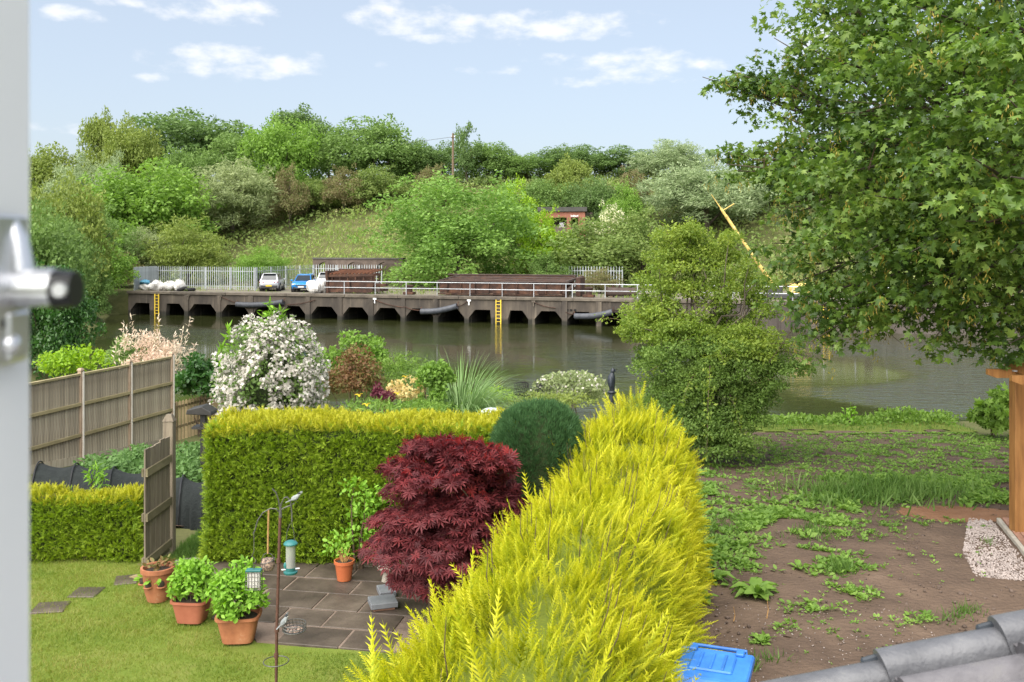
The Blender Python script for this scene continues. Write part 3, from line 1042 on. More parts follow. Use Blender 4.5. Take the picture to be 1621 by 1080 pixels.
# ladders
for px, z1, lab in ((250, -2.4, 'yellow ladder on the quay below the white sacks'), (790, -2.4, 'yellow ladder on the quay below the long rusty girder box'),
                    (1308, -2.4, 'yellow ladder on the quay seen under the sycamore branches')):
    a = qs(px)
    t = thing('quay_ladder', lab, 'ladder', Matrix.Rotation(-QANG, 3, 'Z') @ Vector((a, -.16, 0)) + Vector((0, QY, DECK)), -QANG, 'yellow ladders on the quay')
    for sd in (-.2, .2):
        MB().box((sd, 0, (z1 - .22) / 2), (.07, .07, -.22 - z1)).build('stile', 'yellow_paint', t)
    k = -.35
    while k > z1:
        MB().tube([(-.2, 0, k), (.2, 0, k)], .025, 6).build('rung', 'yellow_paint', t)
        k -= .27

# railing along the edge
rail = thing('quay_railing', 'pale galvanised two-rail handrail along the quay edge', 'railing', (0, QY, DECK), -QANG)
posts = [545, 594, 643, 692, 744, 795, 845, 896, 906, 958, 1009, 1060, 1110, 1160, 1205, 1255, 1304, 1354, 1404, 1480, 1530, 1580, 1630, 1680]
pm = MB().tube([(0, 0, -.02), (0, 0, 1.08)], .035, 8).mesh('post')
for px in posts:
    obj('post', pm, 'galv', rail, (qs(px, .55), .55, 0))
a, b = qs(513, .55), qs(1700, .55)
for z in (1.07, .55):
    x = a
    while x < b:
        MB().tube([(x, .55, z), (min(x + 6, b), .55, z)], .032, 8).build('rail', 'galv', rail)
        x += 6

# palisade fence: left return, front run, run going back, far run
fence = thing('palisade_fence', 'grey steel palisade fence round the parked cars', 'fence', (0, QY, DECK), -QANG)
pal = MB()
pal.prism([(-.035, 0), (.035, 0), (.035, 2.0), (.018, 2.12), (-.018, 2.12), (-.035, 2.0)], -.006, .006)
palm = pal.mesh('paling')
npal = 0


def q_local(px, t):
    return Vector((qs(px, t), t, 0))


runs = [(q_local(214, .9), q_local(248, 4.4), .085), (q_local(248, 4.4), q_local(405, 3.6), .235), (q_local(405, 3.6), q_local(497, 15.5), .34),
        (q_local(497, 15.5), q_local(604, 16.0), .26), (q_local(888, 15), q_local(985, 15), .26)]
for A, B, pitch in runs:
    L = (B - A).length
    ang = math.atan2(B.y - A.y, B.x - A.x)
    n = int(L / pitch)
    for i in range(n + 1):
        p = A + (B - A) * (i / n)
        o = obj('paling', palm, 'galv_fence', fence, (p.x, p.y, 0.05), (0, 0, ang))
        npal += 1
    nx_ = Vector((math.sin(ang), -math.cos(ang), 0)) * -.03
    for z in (.35, 1.75):
        MB().bar(A + nx_ + Vector((0, 0, z)), B + nx_ + Vector((0, 0, z)), .04, .06).build('fence_rail', 'galv_fence', fence)
    k = max(1, round(L / 2.75))
    for i in range(k + 1):
        p = A + (B - A) * (i / k) + nx_ * 2.6
        MB().box((p.x, p.y, 1.05), (.1, .1, 2.1), rz=ang).build('fence_post', 'galv_fence', fence)


def onquay(px, t, z=0.0):
    X, Y = qxy(px, t)
    return (X, Y, DECK + z)


# white sacks
for i, (px, t, sx_, sz_, lab) in enumerate(((231, 1.6, .95, .62, 'low white sack under the blue cloth at the left end of the quay'),
                                          (248, 1.5, 1.15, .85, 'plump white bulk sack just above the left yellow ladder'),
                                          (268, 1.6, 1.05, .78, 'middle white bulk sack of the heap beside the grey fence'),
                                          (284, 1.8, 1.0, .9, 'rightmost white bulk sack of the heap next to the tyre'),
                                          (498, 1.2, 1.15, .98, 'round white bulk sack in front of the blue car'),
                                          (509, 1.9, .95, 1.05, 'white bulk sack leaning on the rusty steel frame'))):
    t_ = thing('bulk_sack', lab, 'sack', onquay(px, t), R.uniform(0, 3), 'white sacks on the quay')
    MB().blob((0, 0, sz_ * .48), (sx_ * .62, sx_ * .55, sz_ * .56), 30 + i, .17, 16, 11, flat=.85).build('body', 'sack_white', t_)
    for q in range(3):
        a = q * 2.1 + i
        MB().tube([(math.cos(a) * .2, math.sin(a) * .2, sz_ * .9), (math.cos(a) * .32, math.sin(a) * .32, sz_ * 1.12), (math.cos(a) * .42, math.sin(a) * .42, sz_ * .85)], .04, 6).build('lifting_loop', 'sack_white', t_)
o = MB().blob((0, 0, .12), (.5, .4, .2), 5, .2).build('blue_cloth', 'sack_blue', None, smooth=True)
o.location = onquay(229, 1.5, .62)
tag(o, 'crumpled blue cloth on top of the white sacks', 'cloth')
for px, lab, lean in ((288, 'old black tyre lying beside the white sacks, nearer to them', .1), (301, 'flat black tyre at the right end of the sack heap', 0)):
    t_ = thing('old_tyre', lab, 'tyre', onquay(px, 1.2), 0, 'old tyres on the quay')
    MB().ring((0, 0, .16), .33, .15, 20, 10, lean).build('tread', 'tyre', t_, smooth=True)
    MB().ring((0, 0, .17), .22, .05, 20, 8, lean).build('bead', 'tyre', t_, smooth=True)


# parked cars
def car(label, loc, rz, paint, H, front_view):
    t_ = thing('parked_car', label, 'car', loc, rz, 'cars parked on the quay')
    st = [(-2.16, .70, .40, .86), (-2.08, .84, .30, .96), (-1.7, .90, .24, 1.0), (-.9, .91, .22, .99), (.9, .91, .22, .97), (1.45, .90, .24, .93), (1.95, .85, .28, .80), (2.12, .74, .36, .66)]
    vs, fs = [], []
    for x, w_, zb, zt in st:
        zm = zb + (zt - zb) * .45
        vs += [(x, -w_ * .93, zb), (x, -w_, zm), (x, -w_ * .985, zt - .1), (x, -w_ * .9, zt), (x, 0, zt + .03), (x, w_ * .9, zt), (x, w_ * .985, zt - .1), (x, w_, zm), (x, w_ * .93, zb)]
    n = 9
    for i in range(len(st) - 1):
        for k in range(n):
            k2 = (k + 1) % n
            fs.append((i * n + k, (i + 1) * n + k, (i + 1) * n + k2, i * n + k2))
    fs += [tuple(range(n)), tuple((len(st) - 1) * n + k for k in range(n - 1, -1, -1))]
    body = MB().add(vs, fs)
    b0 = [(-2.02, .80, .96), (-1.0, .83, .97), (.3, .83, .96), (1.12, .76, .94)]
    t0 = [(-1.52, .60, H - .05), (-.9, .64, H), (-.2, .64, H), (.28, .60, H - .06)]
    cab, cf = [], []
    for (x, w_, z), (x2, w2, z2) in zip(b0, t0):
        cab += [(x, -w_, z), (x2, -w2, z2), (x2, 0, z2 + .03), (x2, w2, z2), (x, w_, z)]
    for i in range(3):
        for k in range(4):
            cf.append((i * 5 + k, (i + 1) * 5 + k, (i + 1) * 5 + k + 1, i * 5 + k + 1))
    cf += [(0, 1, 2, 3, 4), (19, 18, 17, 16, 15)]
    body.add(cab, cf)
    bd = body.build('body', paint, t_, smooth=True)

    def pane(name, q, off, mat='car_glass'):
        q = [Vector(p) + Vector(off) for p in q]
        nn = (q[1] - q[0]).cross(q[2] - q[0]).normalized() * .012
        MB().add([p + nn for p in q] + [p - nn for p in q], [(0, 1, 2, 3), (7, 6, 5, 4), (0, 4, 5, 1), (1, 5, 6, 2), (2, 6, 7, 3), (3, 7, 4, 0)]).build(name, mat, t_)

    def lerp(p, q, f):
        return tuple(p[i] + (q[i] - p[i]) * f for i in range(3))
    for sd in (-1, 1):
        def P(i, f):
            (x, w_, z), (x2, w2, z2) = b0[i], t0[i]
            return (x + (x2 - x) * f, sd * (w_ + (w2 - w_) * f), z + (z2 - z) * f)
        pane('side_window', [lerp(P(0, .12), P(1, .12), .35), lerp(P(1, .12), P(2, .12), -.04), lerp(P(1, .86), P(2, .86), -.04), lerp(P(0, .86), P(1, .86), .25)], (0, sd * .012, 0))
        pane('side_window', [lerp(P(1, .12), P(2, .12), .03), lerp(P(1, .12), P(2, .12), .97), lerp(P(1, .86), P(2, .86), .97), lerp(P(1, .86), P(2, .86), .03)], (0, sd * .012, 0))
        pane('side_window', [lerp(P(2, .12), P(3, .12), .03), lerp(P(2, .12), P(3, .12), .8), lerp(P(2, .86), P(3, .86), .7), lerp(P(2, .86), P(3, .86), .03)], (0, sd * .012, 0))
        MB().box((.95, sd * .98, 1.0), (.12, .2, .14)).build('wing_mirror', paint, t_, bevel=.02)
        MB().box((0, sd * .915, .3), (2.4, .03, .16)).build('sill_trim', 'car_trim', t_)
        for x in (-1.35, 1.35):
            MB().tube([(x, sd * .60, .36), (x, sd * .925, .36)], .43, 20).build('wheel_arch', 'car_trim', t_)
            wh = MB().tube([(x, sd * .62, .34), (x, sd * .94, .34)], .34, 20).build('wheel', 'tyre', t_)
            MB().tube([(x, sd * .9, .34), (x, sd * .955, .34)], .22, 14).build('rim', 'alloy', wh)
    pane('windscreen', [(1.06, -.66, .99), (1.06, .66, .99), (.34, .54, H - .09), (.34, -.54, H - .09)], (.02, 0, .012))
    pane('rear_window', [(-1.94, -.66, 1.08), (-1.94, .66, 1.08), (-1.57, .53, H - .1), (-1.57, -.53, H - .1)], (-.03, 0, .008))
    MB().box((-1.62, 0, H - .02), (.3, 1.16, .05)).build('roof_spoiler', paint, t_, bevel=.015)
    MB().box((-2.12, 0, .42), (.12, 1.5, .26)).build('rear_bumper', 'car_trim', t_, bevel=.03)
    MB().box((-2.19, 0, .52), (.02, .52, .12)).build('number_plate', 'plate_yellow', t_)
    for sd in (-1, 1):
        MB().box((-2.1, sd * .62, .83), (.1, .42, .1), rz=-sd * .2).build('tail_light', 'lamp_red', t_, bevel=.02)
        MB().box((2.0, sd * .62, .69), (.22, .36, .12), rz=-sd * .45).build('headlight', 'lamp_clear', t_, bevel=.02)
        MB().box((2.09, sd * .56, .42), (.1, .26, .12), rz=-sd * .3).build('fog_light_recess', 'car_trim', t_)
    MB().box((2.1, 0, .58), (.1, .95, .12)).build('grille', 'car_trim', t_, bevel=.02)
    MB().box((2.1, 0, .36), (.1, 1.2, .13)).build('lower_grille', 'car_trim', t_, bevel=.02)
    MB().box((2.17, 0, .47), (.02, .52, .11)).build('number_plate', 'paint_white', t_)
    return t_


def carpos(px, t):
    X, Y = qxy(px, t)
    return (X, Y, DECK)


car('silver grey SUV seen from behind with a yellow number plate', carpos(431, 4.6), math.radians(96), 'car_silver', 1.62, False)
car('bright blue hatchback facing the water beside the silver SUV', carpos(482, 4.3), math.radians(-86), 'car_blue', 1.52, True)
car('silver car standing further back behind the blue one, half hidden by rusty steel', carpos(519, 9.5), math.radians(95), 'car_silver', 1.6, False)

# rusty steelwork
t_ = thing('rusty_steel_frame', 'tall open rusty steel frame with a ribbed top beside the blue car', 'steel frame', onquay(516, 1.4), -QANG)
L = qs(589, 2) - qs(516, 2)
MB().box((.12, .9, .98), (.22, 2.0, 1.9), ry=-.06).build('end_plate', 'rust', t_, bevel=.02)
for y in (.1, 1.7):
    MB().bar((.2, y, 1.5), (L, y, 1.62), .14, .22).build('top_chord', 'rust', t_)
    MB().bar((.2, y, .25), (L, y, .25), .14, .3).build('bottom_chord', 'rust', t_)
for i in range(12):
    x = .4 + (L - .6) * i / 11
    MB().bar((x, 0, 1.66 + .1 * i / 11), (x + .18, 1.9, 1.95 + .05 * i / 11), .1, .1).build('top_rib', 'rust_orange', t_)
for i in range(6):
    x = .55 + (L - .7) * i / 5
    MB().box((x, .12, .9), (.1, .1, 1.3)).build('upright', 'rust', t_)
    MB().box((x, 1.7, .9), (.1, .1, 1.3)).build('upright', 'rust', t_)
MB().box((L / 2, 1.0, 1.0), (L - .5, .06, 1.1)).build('web_plate', 'rust', t_)
MB().bar((.25, 1.95, 1.98), (L, 1.95, 2.02), .06, .2).build('top_edge', 'rust', t_)
for i in range(2):
    MB().box((1.2 + i * 2.2, .08, .8), (2.0, .05, .7)).build('side_plate', 'rust', t_)

t_ = thing('steel_beam_pile', 'low pile of rusty beams lying behind the handrail left of the ladder bay', 'beams', onquay(548, 1.8), -QANG)
for i, (x0, y, z, l, dz) in enumerate(((0, 0, .2, 3.2, .1), (.6, .4, .5, 3.0, .25), (.2, .8, .75, 2.6, 0), (1.8, .2, .28, 1.6, .1), (.3, 1.2, .3, 3.0, 0))):
    MB().bar((x0, y, z), (x0 + l, y + .1, z + dz), .3, .26).build('beam', 'rust' if i % 2 else 'rust_top', t_, bevel=.02)

t_ = thing('rusty_girder_box', 'long low box of rusty plate girders on the quay above the middle ladder', 'steel girders', onquay(694, 1.2), -QANG)
L = qs(903, 1.2) - qs(694, 1.2)
for y0, zt, nm in ((0, 1.15, 'front_girder'), (2.6, 1.62, 'rear_girder')):
    MB().prism([(.1, .2), (L - .5, .2), (L - .3, zt), (.0, zt)], y0 + .05, y0 + .12).build(nm, 'rust', t_)
    MB().box((L / 2 - .1, y0 + .1, .12), (L - .2, .5, .1)).build('bottom_flange', 'rust', t_)
    MB().box((L / 2 - .1, y0 + .1, zt + .04), (L, .45, .07)).build('top_flange', 'rust_top', t_)
for q in range(6):
    f_ = q / 5
    MB().bar((.15 + .7 * f_, .35 + 2.05 * f_, 1.14 + .38 * f_), (L - .4 + .25 * f_, .35 + 2.05 * f_, 1.14 + .38 * f_), .3, .12).build('deck_beam', 'rust' if q % 2 else 'rust_top', t_)
for i in range(9):
    x = .8 + (L - 1.6) * i / 8
    MB().box((x, -.02, .66), (.08, .14, .9)).build('web_stiffener', 'rust', t_)
MB().bar((L - .35, .1, 1.2), (L + .5, 2.3, 1.58), .18, .16).build('end_brace', 'rust_top', t_)
MB().bar((L - .55, .0, .3), (L + .35, .4, 1.15), .14, .16).build('end_brace', 'rust_top', t_)
MB().bar((L - .55, .9, .3), (L + .4, 1.2, .85), .14, .16).build('end_brace', 'rust', t_)
MB().box((L + .45, 1.6, .78), (.4, 1.7, 1.5)).build('end_plate', 'rust', t_, bevel=.03)
MB().bar((.05, .1, 1.2), (1.0, 2.5, 1.62), .14, .1).build('end_brace', 'rust_top', t_)
for i in range(6):
    MB().box((.8 + i * (L - 1.6) / 5, 1.2, .12), (.25, 2.6, .16)).build('timber_bearer', 'pole_wood', t_)
t_ = thing('rusty_cylinder', 'rusty purple-brown steel cylinder lying behind the handrail', 'cylinder', onquay(961, 2.2), -QANG)
MB().tube([(0, 0, .42), (2.4, 0, .42)], .36, 18).build('shell', 'rust_top', t_, smooth=True)
for x in (0, 2.4):
    MB().tube([(x - .05, 0, .42), (x + .05, 0, .42)], .41, 18).build('flange', 'rust', t_)
for x in (.5, 1.0):
    MB().tube([(x, 0, .75), (x, 0, 1.0)], .09, 10).build('stub_pipe', 'rust', t_)
for x in (.4, 2.0):
    MB().box((x, 0, .05), (.2, .7, .12)).build('chock', 'pole_wood', t_)
for px, lab in ((932, 'dark rusty block beside the rusty cylinder'), (648, 'small rusty bollard block behind the handrail left of the girder box'), (1375, 'rusty block on the quay seen through the sycamore leaves')):
    t_ = thing('mooring_block', lab, 'bollard', onquay(px, 1.7), -QANG, 'rusty blocks on the quay')
    MB().box((0, 0, .1), (.9, .7, .2)).build('base_plate', 'rust', t_, bevel=.02)
    MB().lathe([(.28, .2), (.24, .5), (.34, .62), (.34, .74), (.2, .8), (0, .8)], 14).build('post_head', 'rust', t_, smooth=True)

# yellow crane: boom leaning to the left
cb = Vector(onquay(1226, 3.2))
t_ = thing('yellow_crane', 'weathered yellow crane boom leaning left out of the leaves', 'crane', cb, -QANG)
top = at(1141, 330, cb.y) - cb
topl = Matrix.Rotation(QANG, 3, 'Z') @ top
base = Vector((0, 0, .9))
pts = [base + (topl - base) * (i / 8) for i in range(9)]
MB().tube(pts[:4], [.16, .15, .14, .13], 10).build('boom', 'boom_yellow', t_, smooth=True)
MB().tube(pts[3:7], [.12, .115, .11, .105], 10).build('boom_extension', 'boom_yellow', t_, smooth=True)
MB().tube(pts[6:], [.13, .12, .10], 9).build('boom_extension', 'boom_yellow', t_, smooth=True)
tip = pts[-1]
MB().tube([tip, tip + (topl - base).normalized() * 1.3], [.05, .02], 6).build('boom_tip', 'boom_yellow', t_)
MB().tube([tip + Vector((.1, 0, -.2)), tip + Vector((1.0, .1, .35))], .05, 6).build('jib_arm', 'boom_yellow', t_)
for i in (1, 3, 5, 7):
    MB().tube([pts[i], pts[i] + (topl - base).normalized() * .16], .18 - i * .007, 10).build('clamp_band', 'boom_yellow', t_)
MB().box((0, 0, .5), (1.2, 1.2, 1.0)).build('slew_base', 'car_trim', t_, bevel=.06)
MB().box((1.9, .2, .8), (1.6, 1.2, .8)).build('engine_cover', 'boom_yellow', t_, bevel=.1)
MB().box((1.2, .2, .22), (4.0, 1.8, .4)).build('track_frame', 'car_trim', t_, bevel=.08)

# brick hut on the slope, with openings in its front
hx, hy_ = qxy(897, 30)
hut = thing('brick_hut', 'small derelict red brick hut with a flat grey roof and graffiti', 'hut', (hx, hy_, at(897, 366, hy_).z), -QANG * .3)
W = 78 * hy_ / F
ppm = F / hy_
H0 = .0


def hb(px0, px1, py0, py1, d0, d1, name, mat):
    x0, x1 = (px0 - 897) / ppm, (px1 - 897) / ppm
    z0, z1 = (366 - py1) / ppm, (366 - py0) / ppm
    return MB().box(((x0 + x1) / 2, (d0 + d1) / 2, (z0 + z1) / 2), (x1 - x0, d1 - d0, z1 - z0)).build(name, mat, hut)


hb(853, 868, 335, 375, 0, .3, 'wall', 'brick_red')
hb(868, 926, 335, 344.5, 0, .3, 'lintel_wall', 'brick_red')
hb(897, 904, 344.5, 375, 0, .3, 'pier', 'brick_red')
hb(915.5, 926, 344.5, 375, 0, .3, 'pier', 'brick_red')
hb(868, 897, 358, 375, .03, .28, 'breast_wall', 'brick_dark')
hb(904, 915.5, 357, 375, .03, .28, 'breast_wall', 'brick_dark')
hb(853, 938, 335, 376, 3.4, 3.7, 'back_wall', 'brick_dark')
MB().box((29 / ppm, 1.9, (366 - 355) / ppm), (.3, 3.4, 40 / ppm), rz=-.22).build('side_wall', 'concrete_coping', hut)
hb(851, 929, 328, 335, -.25, 4.0, 'roof_slab', 'roof_slab')
gw = MB()
for i in range(9):
    x = (904 + i * 1.25 - 897) / ppm
    gw.bar((x, -.02, (366 - 343.6) / ppm), (x + .05 * (i % 3), -.02, (366 - 340.4 - .8 * (i % 2)) / ppm), .05, .02, up=(0, 1, 0))
    gw.bar((x, -.021, (366 - 342 + .8 * (i % 3 - 1)) / ppm), (x + .09, -.021, (366 - 341.6) / ppm), .04, .02, up=(0, 1, 0))
gw.build('graffiti', 'paint_white', hut)
gw = MB()
for i in range(5):
    x = (886 + i * 1.6 - 897) / ppm
    gw.tube([(x, .015, (366 - 360) / ppm), (x - .03, .015, (366 - 355) / ppm), (x + .06, .015, (366 - 352) / ppm), (x + .1, .015, (366 - 356) / ppm)], .02, 4)
gw.build('graffiti', 'paint_white', hut)

# low brick wall with arches at the foot of the bank
ax, ay = qxy(497, 17.5)
aw = thing('arched_brick_wall', 'low dark brick retaining wall with arched openings behind the fence', 'wall', (ax, ay, DECK), -QANG)
L = qs(640, 17.5) - qs(497, 17.5)
ctr = [1.6, 5.0, 8.4]
xa = 0
for c in ctr + [None]:
    x1 = (c - 1.1) if c else L
    MB().box(((xa + x1) / 2, 0, 1.35), (x1 - xa, .5, 2.7)).build('pier', 'brick_dark', aw)
    if c:
        poly = [(c - 1.1, 2.7), (c - 1.1, 1.7)] + [(c - 1.1 * math.cos(math.pi * q / 10), 1.7 + .75 * math.sin(math.pi * q / 10)) for q in range(11)] + [(c + 1.1, 2.7)]
        MB().prism(poly, -.25, .25).build('arch', 'brick_dark', aw)
        xa = c + 1.1
MB().box((L / 2, .0, 2.78), (L, .7, .16)).build('coping', 'roof_slab', aw)
MB().box((L / 2, 2.5, 1.3), (L, .2, 2.6)).build('back_wall', 'brick_dark', aw)

# telegraph pole with a wire to the left
X, Y = qxy(717, 50)
pz = gz(X, Y)
tp = thing('telegraph_pole', 'thin brown telegraph pole standing on the crest', 'pole', (X, Y, pz))
zt = at(717, 211, Y).z - pz
MB().tube([(0, 0, -.3), (0, 0, zt)], [.19, .13], 10).build('pole', 'pole_wood', tp)
MB().box((0, -.14, zt - .6), (.5, .1, .12)).build('cross_arm', 'pole_wood', tp)
for sd in (-1, 1):
    MB().lathe([(.05, 0), (.07, .08), (.03, .16), (0, .17)], 8, (sd * .2, -.14, zt - .54)).build('insulator', 'paint_white', tp)
MB().tube([(-i * 3.0, i * 1.0, zt - .5 - 1.8 * i / 10 - .35 * math.sin(math.pi * i / 10)) for i in range(11)], .025, 4).build('wire', 'wire_dark', tp)

# ------------------------------------------------------------------ trees and shrubs of the far side
def proto(seed, n_lobes, rl, n_leaf, size, tmpl=DIAMOND, c=(0, 0, .56), r=(.36, .36, .33), zmin=-.75, up=.35, jit=.65, narrow_top=False, stray=0):
    g = np.random.default_rng(seed)
    lob = lump_crown(c, r, n_lobes, rl, g, zmin)
    if narrow_top:
        lob += [((g.uniform(-.06, .06), g.uniform(-.06, .06), .62 + .09 * k), (.15 - .03 * k, .15 - .03 * k, .1)) for k in range(4)]
    for _ in range(stray):
        u = rdir(1, -.1, g)[0]
        lob.append((np.array(c) + u * np.array(r) * g.uniform(.95, 1.15), np.array(r) * rl * g.uniform(.25, .5)))
    pos, d, n = leaves_on(lob, n_leaf, g, .45, -.7, .8, up, jit)
    zt_, wd_ = np.percentile(pos[:, 2], 99.7), np.percentile(np.abs(pos[:, 0]), 98)
    pos = pos * np.array([.43 / wd_, .43 / wd_, .97 / zt_])
    pos[:, 2] = np.maximum(pos[:, 2], .015)
    return scatter(tmpl, pos, d, n, size * g.uniform(.6, 1.3, n_leaf))


def trunk_proto(seed):
    g = np.random.default_rng(seed)
    mb = MB()
    limb(mb, (0, 0, -.04), (g.uniform(-.03, .03), g.uniform(-.03, .03), .45), .022, .014, g, 4, .04, 6)
    for k in range(5):
        a = k * 1.26 + g.uniform(0, .6)
        limb(mb, (0, 0, .14 + .05 * k), (.24 * math.cos(a), .24 * math.sin(a), .5 + .06 * k), .012, .004, g, 3, .08, 5)
    return mb.mesh('trunk', True)


PR = {
    'round': np_mesh('crown', *proto(1, 70, .27, 14000, .036, c=(0, 0, .47), r=(.36, .36, .47), stray=22)),
    'round2': np_mesh('crown', *proto(2, 90, .23, 14000, .036, c=(0, 0, .47), r=(.36, .36, .47), stray=30)),
    'broad': np_mesh('crown', *proto(3, 80, .25, 15000, .034, r=(.42, .42, .44), c=(0, 0, .48), stray=24)),
    'tall': np_mesh('crown', *proto(4, 60, .27, 12000, .038, narrow_top=True, r=(.32, .32, .45), c=(0, 0, .44), stray=24)),
    'willow': np_mesh('crown', *proto(5, 90, .23, 17000, .042, NARROW, c=(0, 0, .47), r=(.37, .37, .46), up=.1, jit=.8, stray=36)),
    'airy': np_mesh('crown', *proto(6, 30, .24, 2800, .05, c=(0, 0, .55), r=(.36, .36, .42), stray=16)),
    'mound': np_mesh('crown', *proto(7, 80, .22, 12000, .034, c=(0, 0, .3), r=(.44, .44, .5), zmin=-.2, stray=16)),
    'feather': np_mesh('crown', *proto(8, 70, .25, 13000, .045, NARROW, c=(0, 0, .48), r=(.4, .4, .44), stray=40)),
    'huge': np_mesh('crown', *proto(9, 170, .17, 28000, .024, c=(0, 0, .36), r=(.42, .42, .6), zmin=-.6, stray=50)),
}
TRUNKS = [trunk_proto(s) for s in (1, 2, 3)]


def far_tree(px, ytop, wpx, t, kind, mat, label, name='hillside_tree', cat='tree', group='trees and bushes of the far bank', Y=None, sink=.3, deep=1.0):
    if Y is None:
        X, Y = qxy(px, t)
    else:
        X = (px - HX) * Y / F
    z0 = gz(X, Y) - sink
    h = at(px, ytop, Y).z - z0
    w_ = wpx * Y / F / .86
    o = thing(name, label, cat, (X, Y, z0), R.uniform(0, 6.28), group, (w_, w_ * deep, h / .97))
    obj('trunk', R.choice(TRUNKS), 'bark', o)
    obj('crown', PR[kind], mat, o)
    return o


FT = [
    (75, 232, 100, 40, 'round', 'leaf_olive', 'olive green tree on the skyline next to the white window sash'),
    (160, 180, 70, 44, 'tall', 'leaf_olive', 'tall yellowish tree with a pointed top at the left of the skyline'),
    (208, 190, 90, 42, 'round2', 'leaf_olive', 'yellow olive tree on the skyline touching the pointed one'),
    (300, 174, 185, 56, 'broad', 'leaf_dark', 'broad blue-green tree forming the highest dome of the skyline'),
    (372, 212, 110, 50, 'round', 'leaf_mid', 'mid green tree just right of the highest dome on the skyline'),
    (470, 172, 110, 60, 'tall', 'leaf_dark', 'dark tree rising behind the bright green skyline tree'),
    (448, 188, 120, 46, 'round2', 'leaf_bright', 'bright green rounded tree on the skyline above the silver car'),
    (520, 200, 70, 58, 'airy', 'leaf_mid', 'thin open tree filling the skyline gap right of the dark tree'),
    (585, 189, 145, 52, 'round', 'leaf_mid', 'large rounded green tree on the skyline left of the telegraph pole'),
    (648, 222, 80, 55, 'round2', 'leaf_mid', 'smaller green tree between the rounded tree and the telegraph pole'),
    (692, 226, 90, 57, 'broad', 'leaf_dark', 'low dark tree directly behind the telegraph pole'),
    (739, 195, 44, 53, 'airy', 'leaf_dark', 'slender open tree just right of the telegraph pole'),
    (772, 226, 95, 57, 'round', 'leaf_mid', 'rounded tree at the foot of the slender one on the skyline'),
    (833, 243, 100, 58, 'broad', 'leaf_mid', 'low green tree at the dip in the skyline'),
    (903, 230, 100, 60, 'round2', 'leaf_dark', 'dark rounded tree on the skyline above the brick hut'),
    (985, 234, 115, 60, 'broad', 'leaf_dark', 'broad dark tree on the skyline right of the brick hut'),
    (1065, 222, 120, 55, 'willow', 'leaf_silver', 'tall silvery willow at the right of the skyline'),
    (903, 250, 70, 40, 'tall', 'leaf_olive', 'yellow green tree standing right above the hut roof'),
    (1120, 255, 190, 36, 'willow', 'leaf_silver', 'large pale silvery willow behind the tip of the yellow boom'),
    (1210, 265, 130, 44, 'round', 'leaf_mid', 'green tree right of the yellow boom, behind the sycamore'),
    (1310, 250, 150, 46, 'broad', 'leaf_mid', 'green hill tree seen through the left gaps of the sycamore'),
    (1430, 250, 150, 46, 'round', 'leaf_dark', 'dark hill tree seen through the middle gaps of the sycamore'),
    (1560, 250, 170, 46, 'broad', 'leaf_mid', 'green hill tree seen through the right gaps of the sycamore'),
    (130, 250, 100, 30, 'willow', 'leaf_silver', 'pale silvery tree on the slope below the olive skyline trees'),
    (178, 246, 70, 27, 'willow', 'leaf_silver', 'small silver leaved tree between the pale and the dark green slope trees'),
    (232, 260, 185, 27, 'round2', 'leaf_bright', 'big deep green tree on the left slope above the palisade fence'),
    (290, 236, 90, 38, 'round', 'leaf_mid', 'green tree on the slope below the highest dome'),
    (368, 254, 145, 37, 'willow', 'leaf_grey', 'grey green rounded willow on the slope above the silver car'),
    (298, 345, 125, 13, 'feather', 'leaf_olive', 'feathery yellow green tree behind the grey fence'),
    (232, 362, 80, 11, 'willow', 'leaf_grey', 'small grey green bush behind the left end of the fence'),
    (412, 390, 84, 14, 'feather', 'leaf_bright', 'light green bush behind the silver car'),
    (725, 281, 258, 15, 'huge', 'leaf_mid2', 'huge rounded light green bush behind the rusty girders'),
    (818, 284, 80, 32, 'mound', 'leaf_lime', 'vivid green rounded bush left of the brick hut'),
    (862, 333, 92, 19, 'mound', 'leaf_lime', 'vivid yellow green creeper mound right of the huge bush'),
    (868, 402, 70, 14, 'mound', 'leaf_mid', 'dark bush at the right foot of the huge bush'),
    (930, 345, 190, 20, 'mound', 'leaf_bramble', 'wide ivy covered mound below the brick hut'),
    (1020, 330, 120, 22, 'mound', 'leaf_bramble', 'ivy mound behind the near hawthorn'),
    (967, 324, 60, 27, 'mound', 'leaf_elder_flower', 'elder bush with creamy flowers right of the brick hut'),
    (950, 425, 62, 8, 'feather', 'leaf_brown', 'brownish bush on the quay beside the rusty cylinder'),
    (458, 262, 60, 40, 'mound', 'leaf_brown', 'brown bramble clump on the slope below the bright skyline tree'),
    (545, 264, 70, 44, 'mound', 'leaf_brown', 'brown bramble clump near the crest left of the pole'),
    (690, 262, 70, 44, 'mound', 'leaf_brown', 'brown thorny clump at the foot of the telegraph pole'),
    (600, 262, 100, 46, 'mound', 'leaf_bramble', 'green bramble mound near the crest behind the huge bush'),
    (495, 282, 90, 44, 'mound', 'leaf_bramble', 'bramble mound on the slope between the two brown clumps'),
    (985, 290, 70, 33, 'mound', 'leaf_bright', 'fresh green bush on the slope above the elder flowers'),
    (1000, 268, 60, 40, 'mound', 'leaf_brown', 'brownish scrub on the slope right of the hut'),
    (860, 285, 90, 36, 'round', 'leaf_mid', 'green bush on the slope behind the brick hut, left side'),
    (940, 285, 90, 36, 'round2', 'leaf_dark', 'dark bush on the slope behind the brick hut, right side'),
]
for px, yt, wp, t, kd, mt, lab in FT:
    far_tree(px, yt, wp, t, kd, mt, lab)
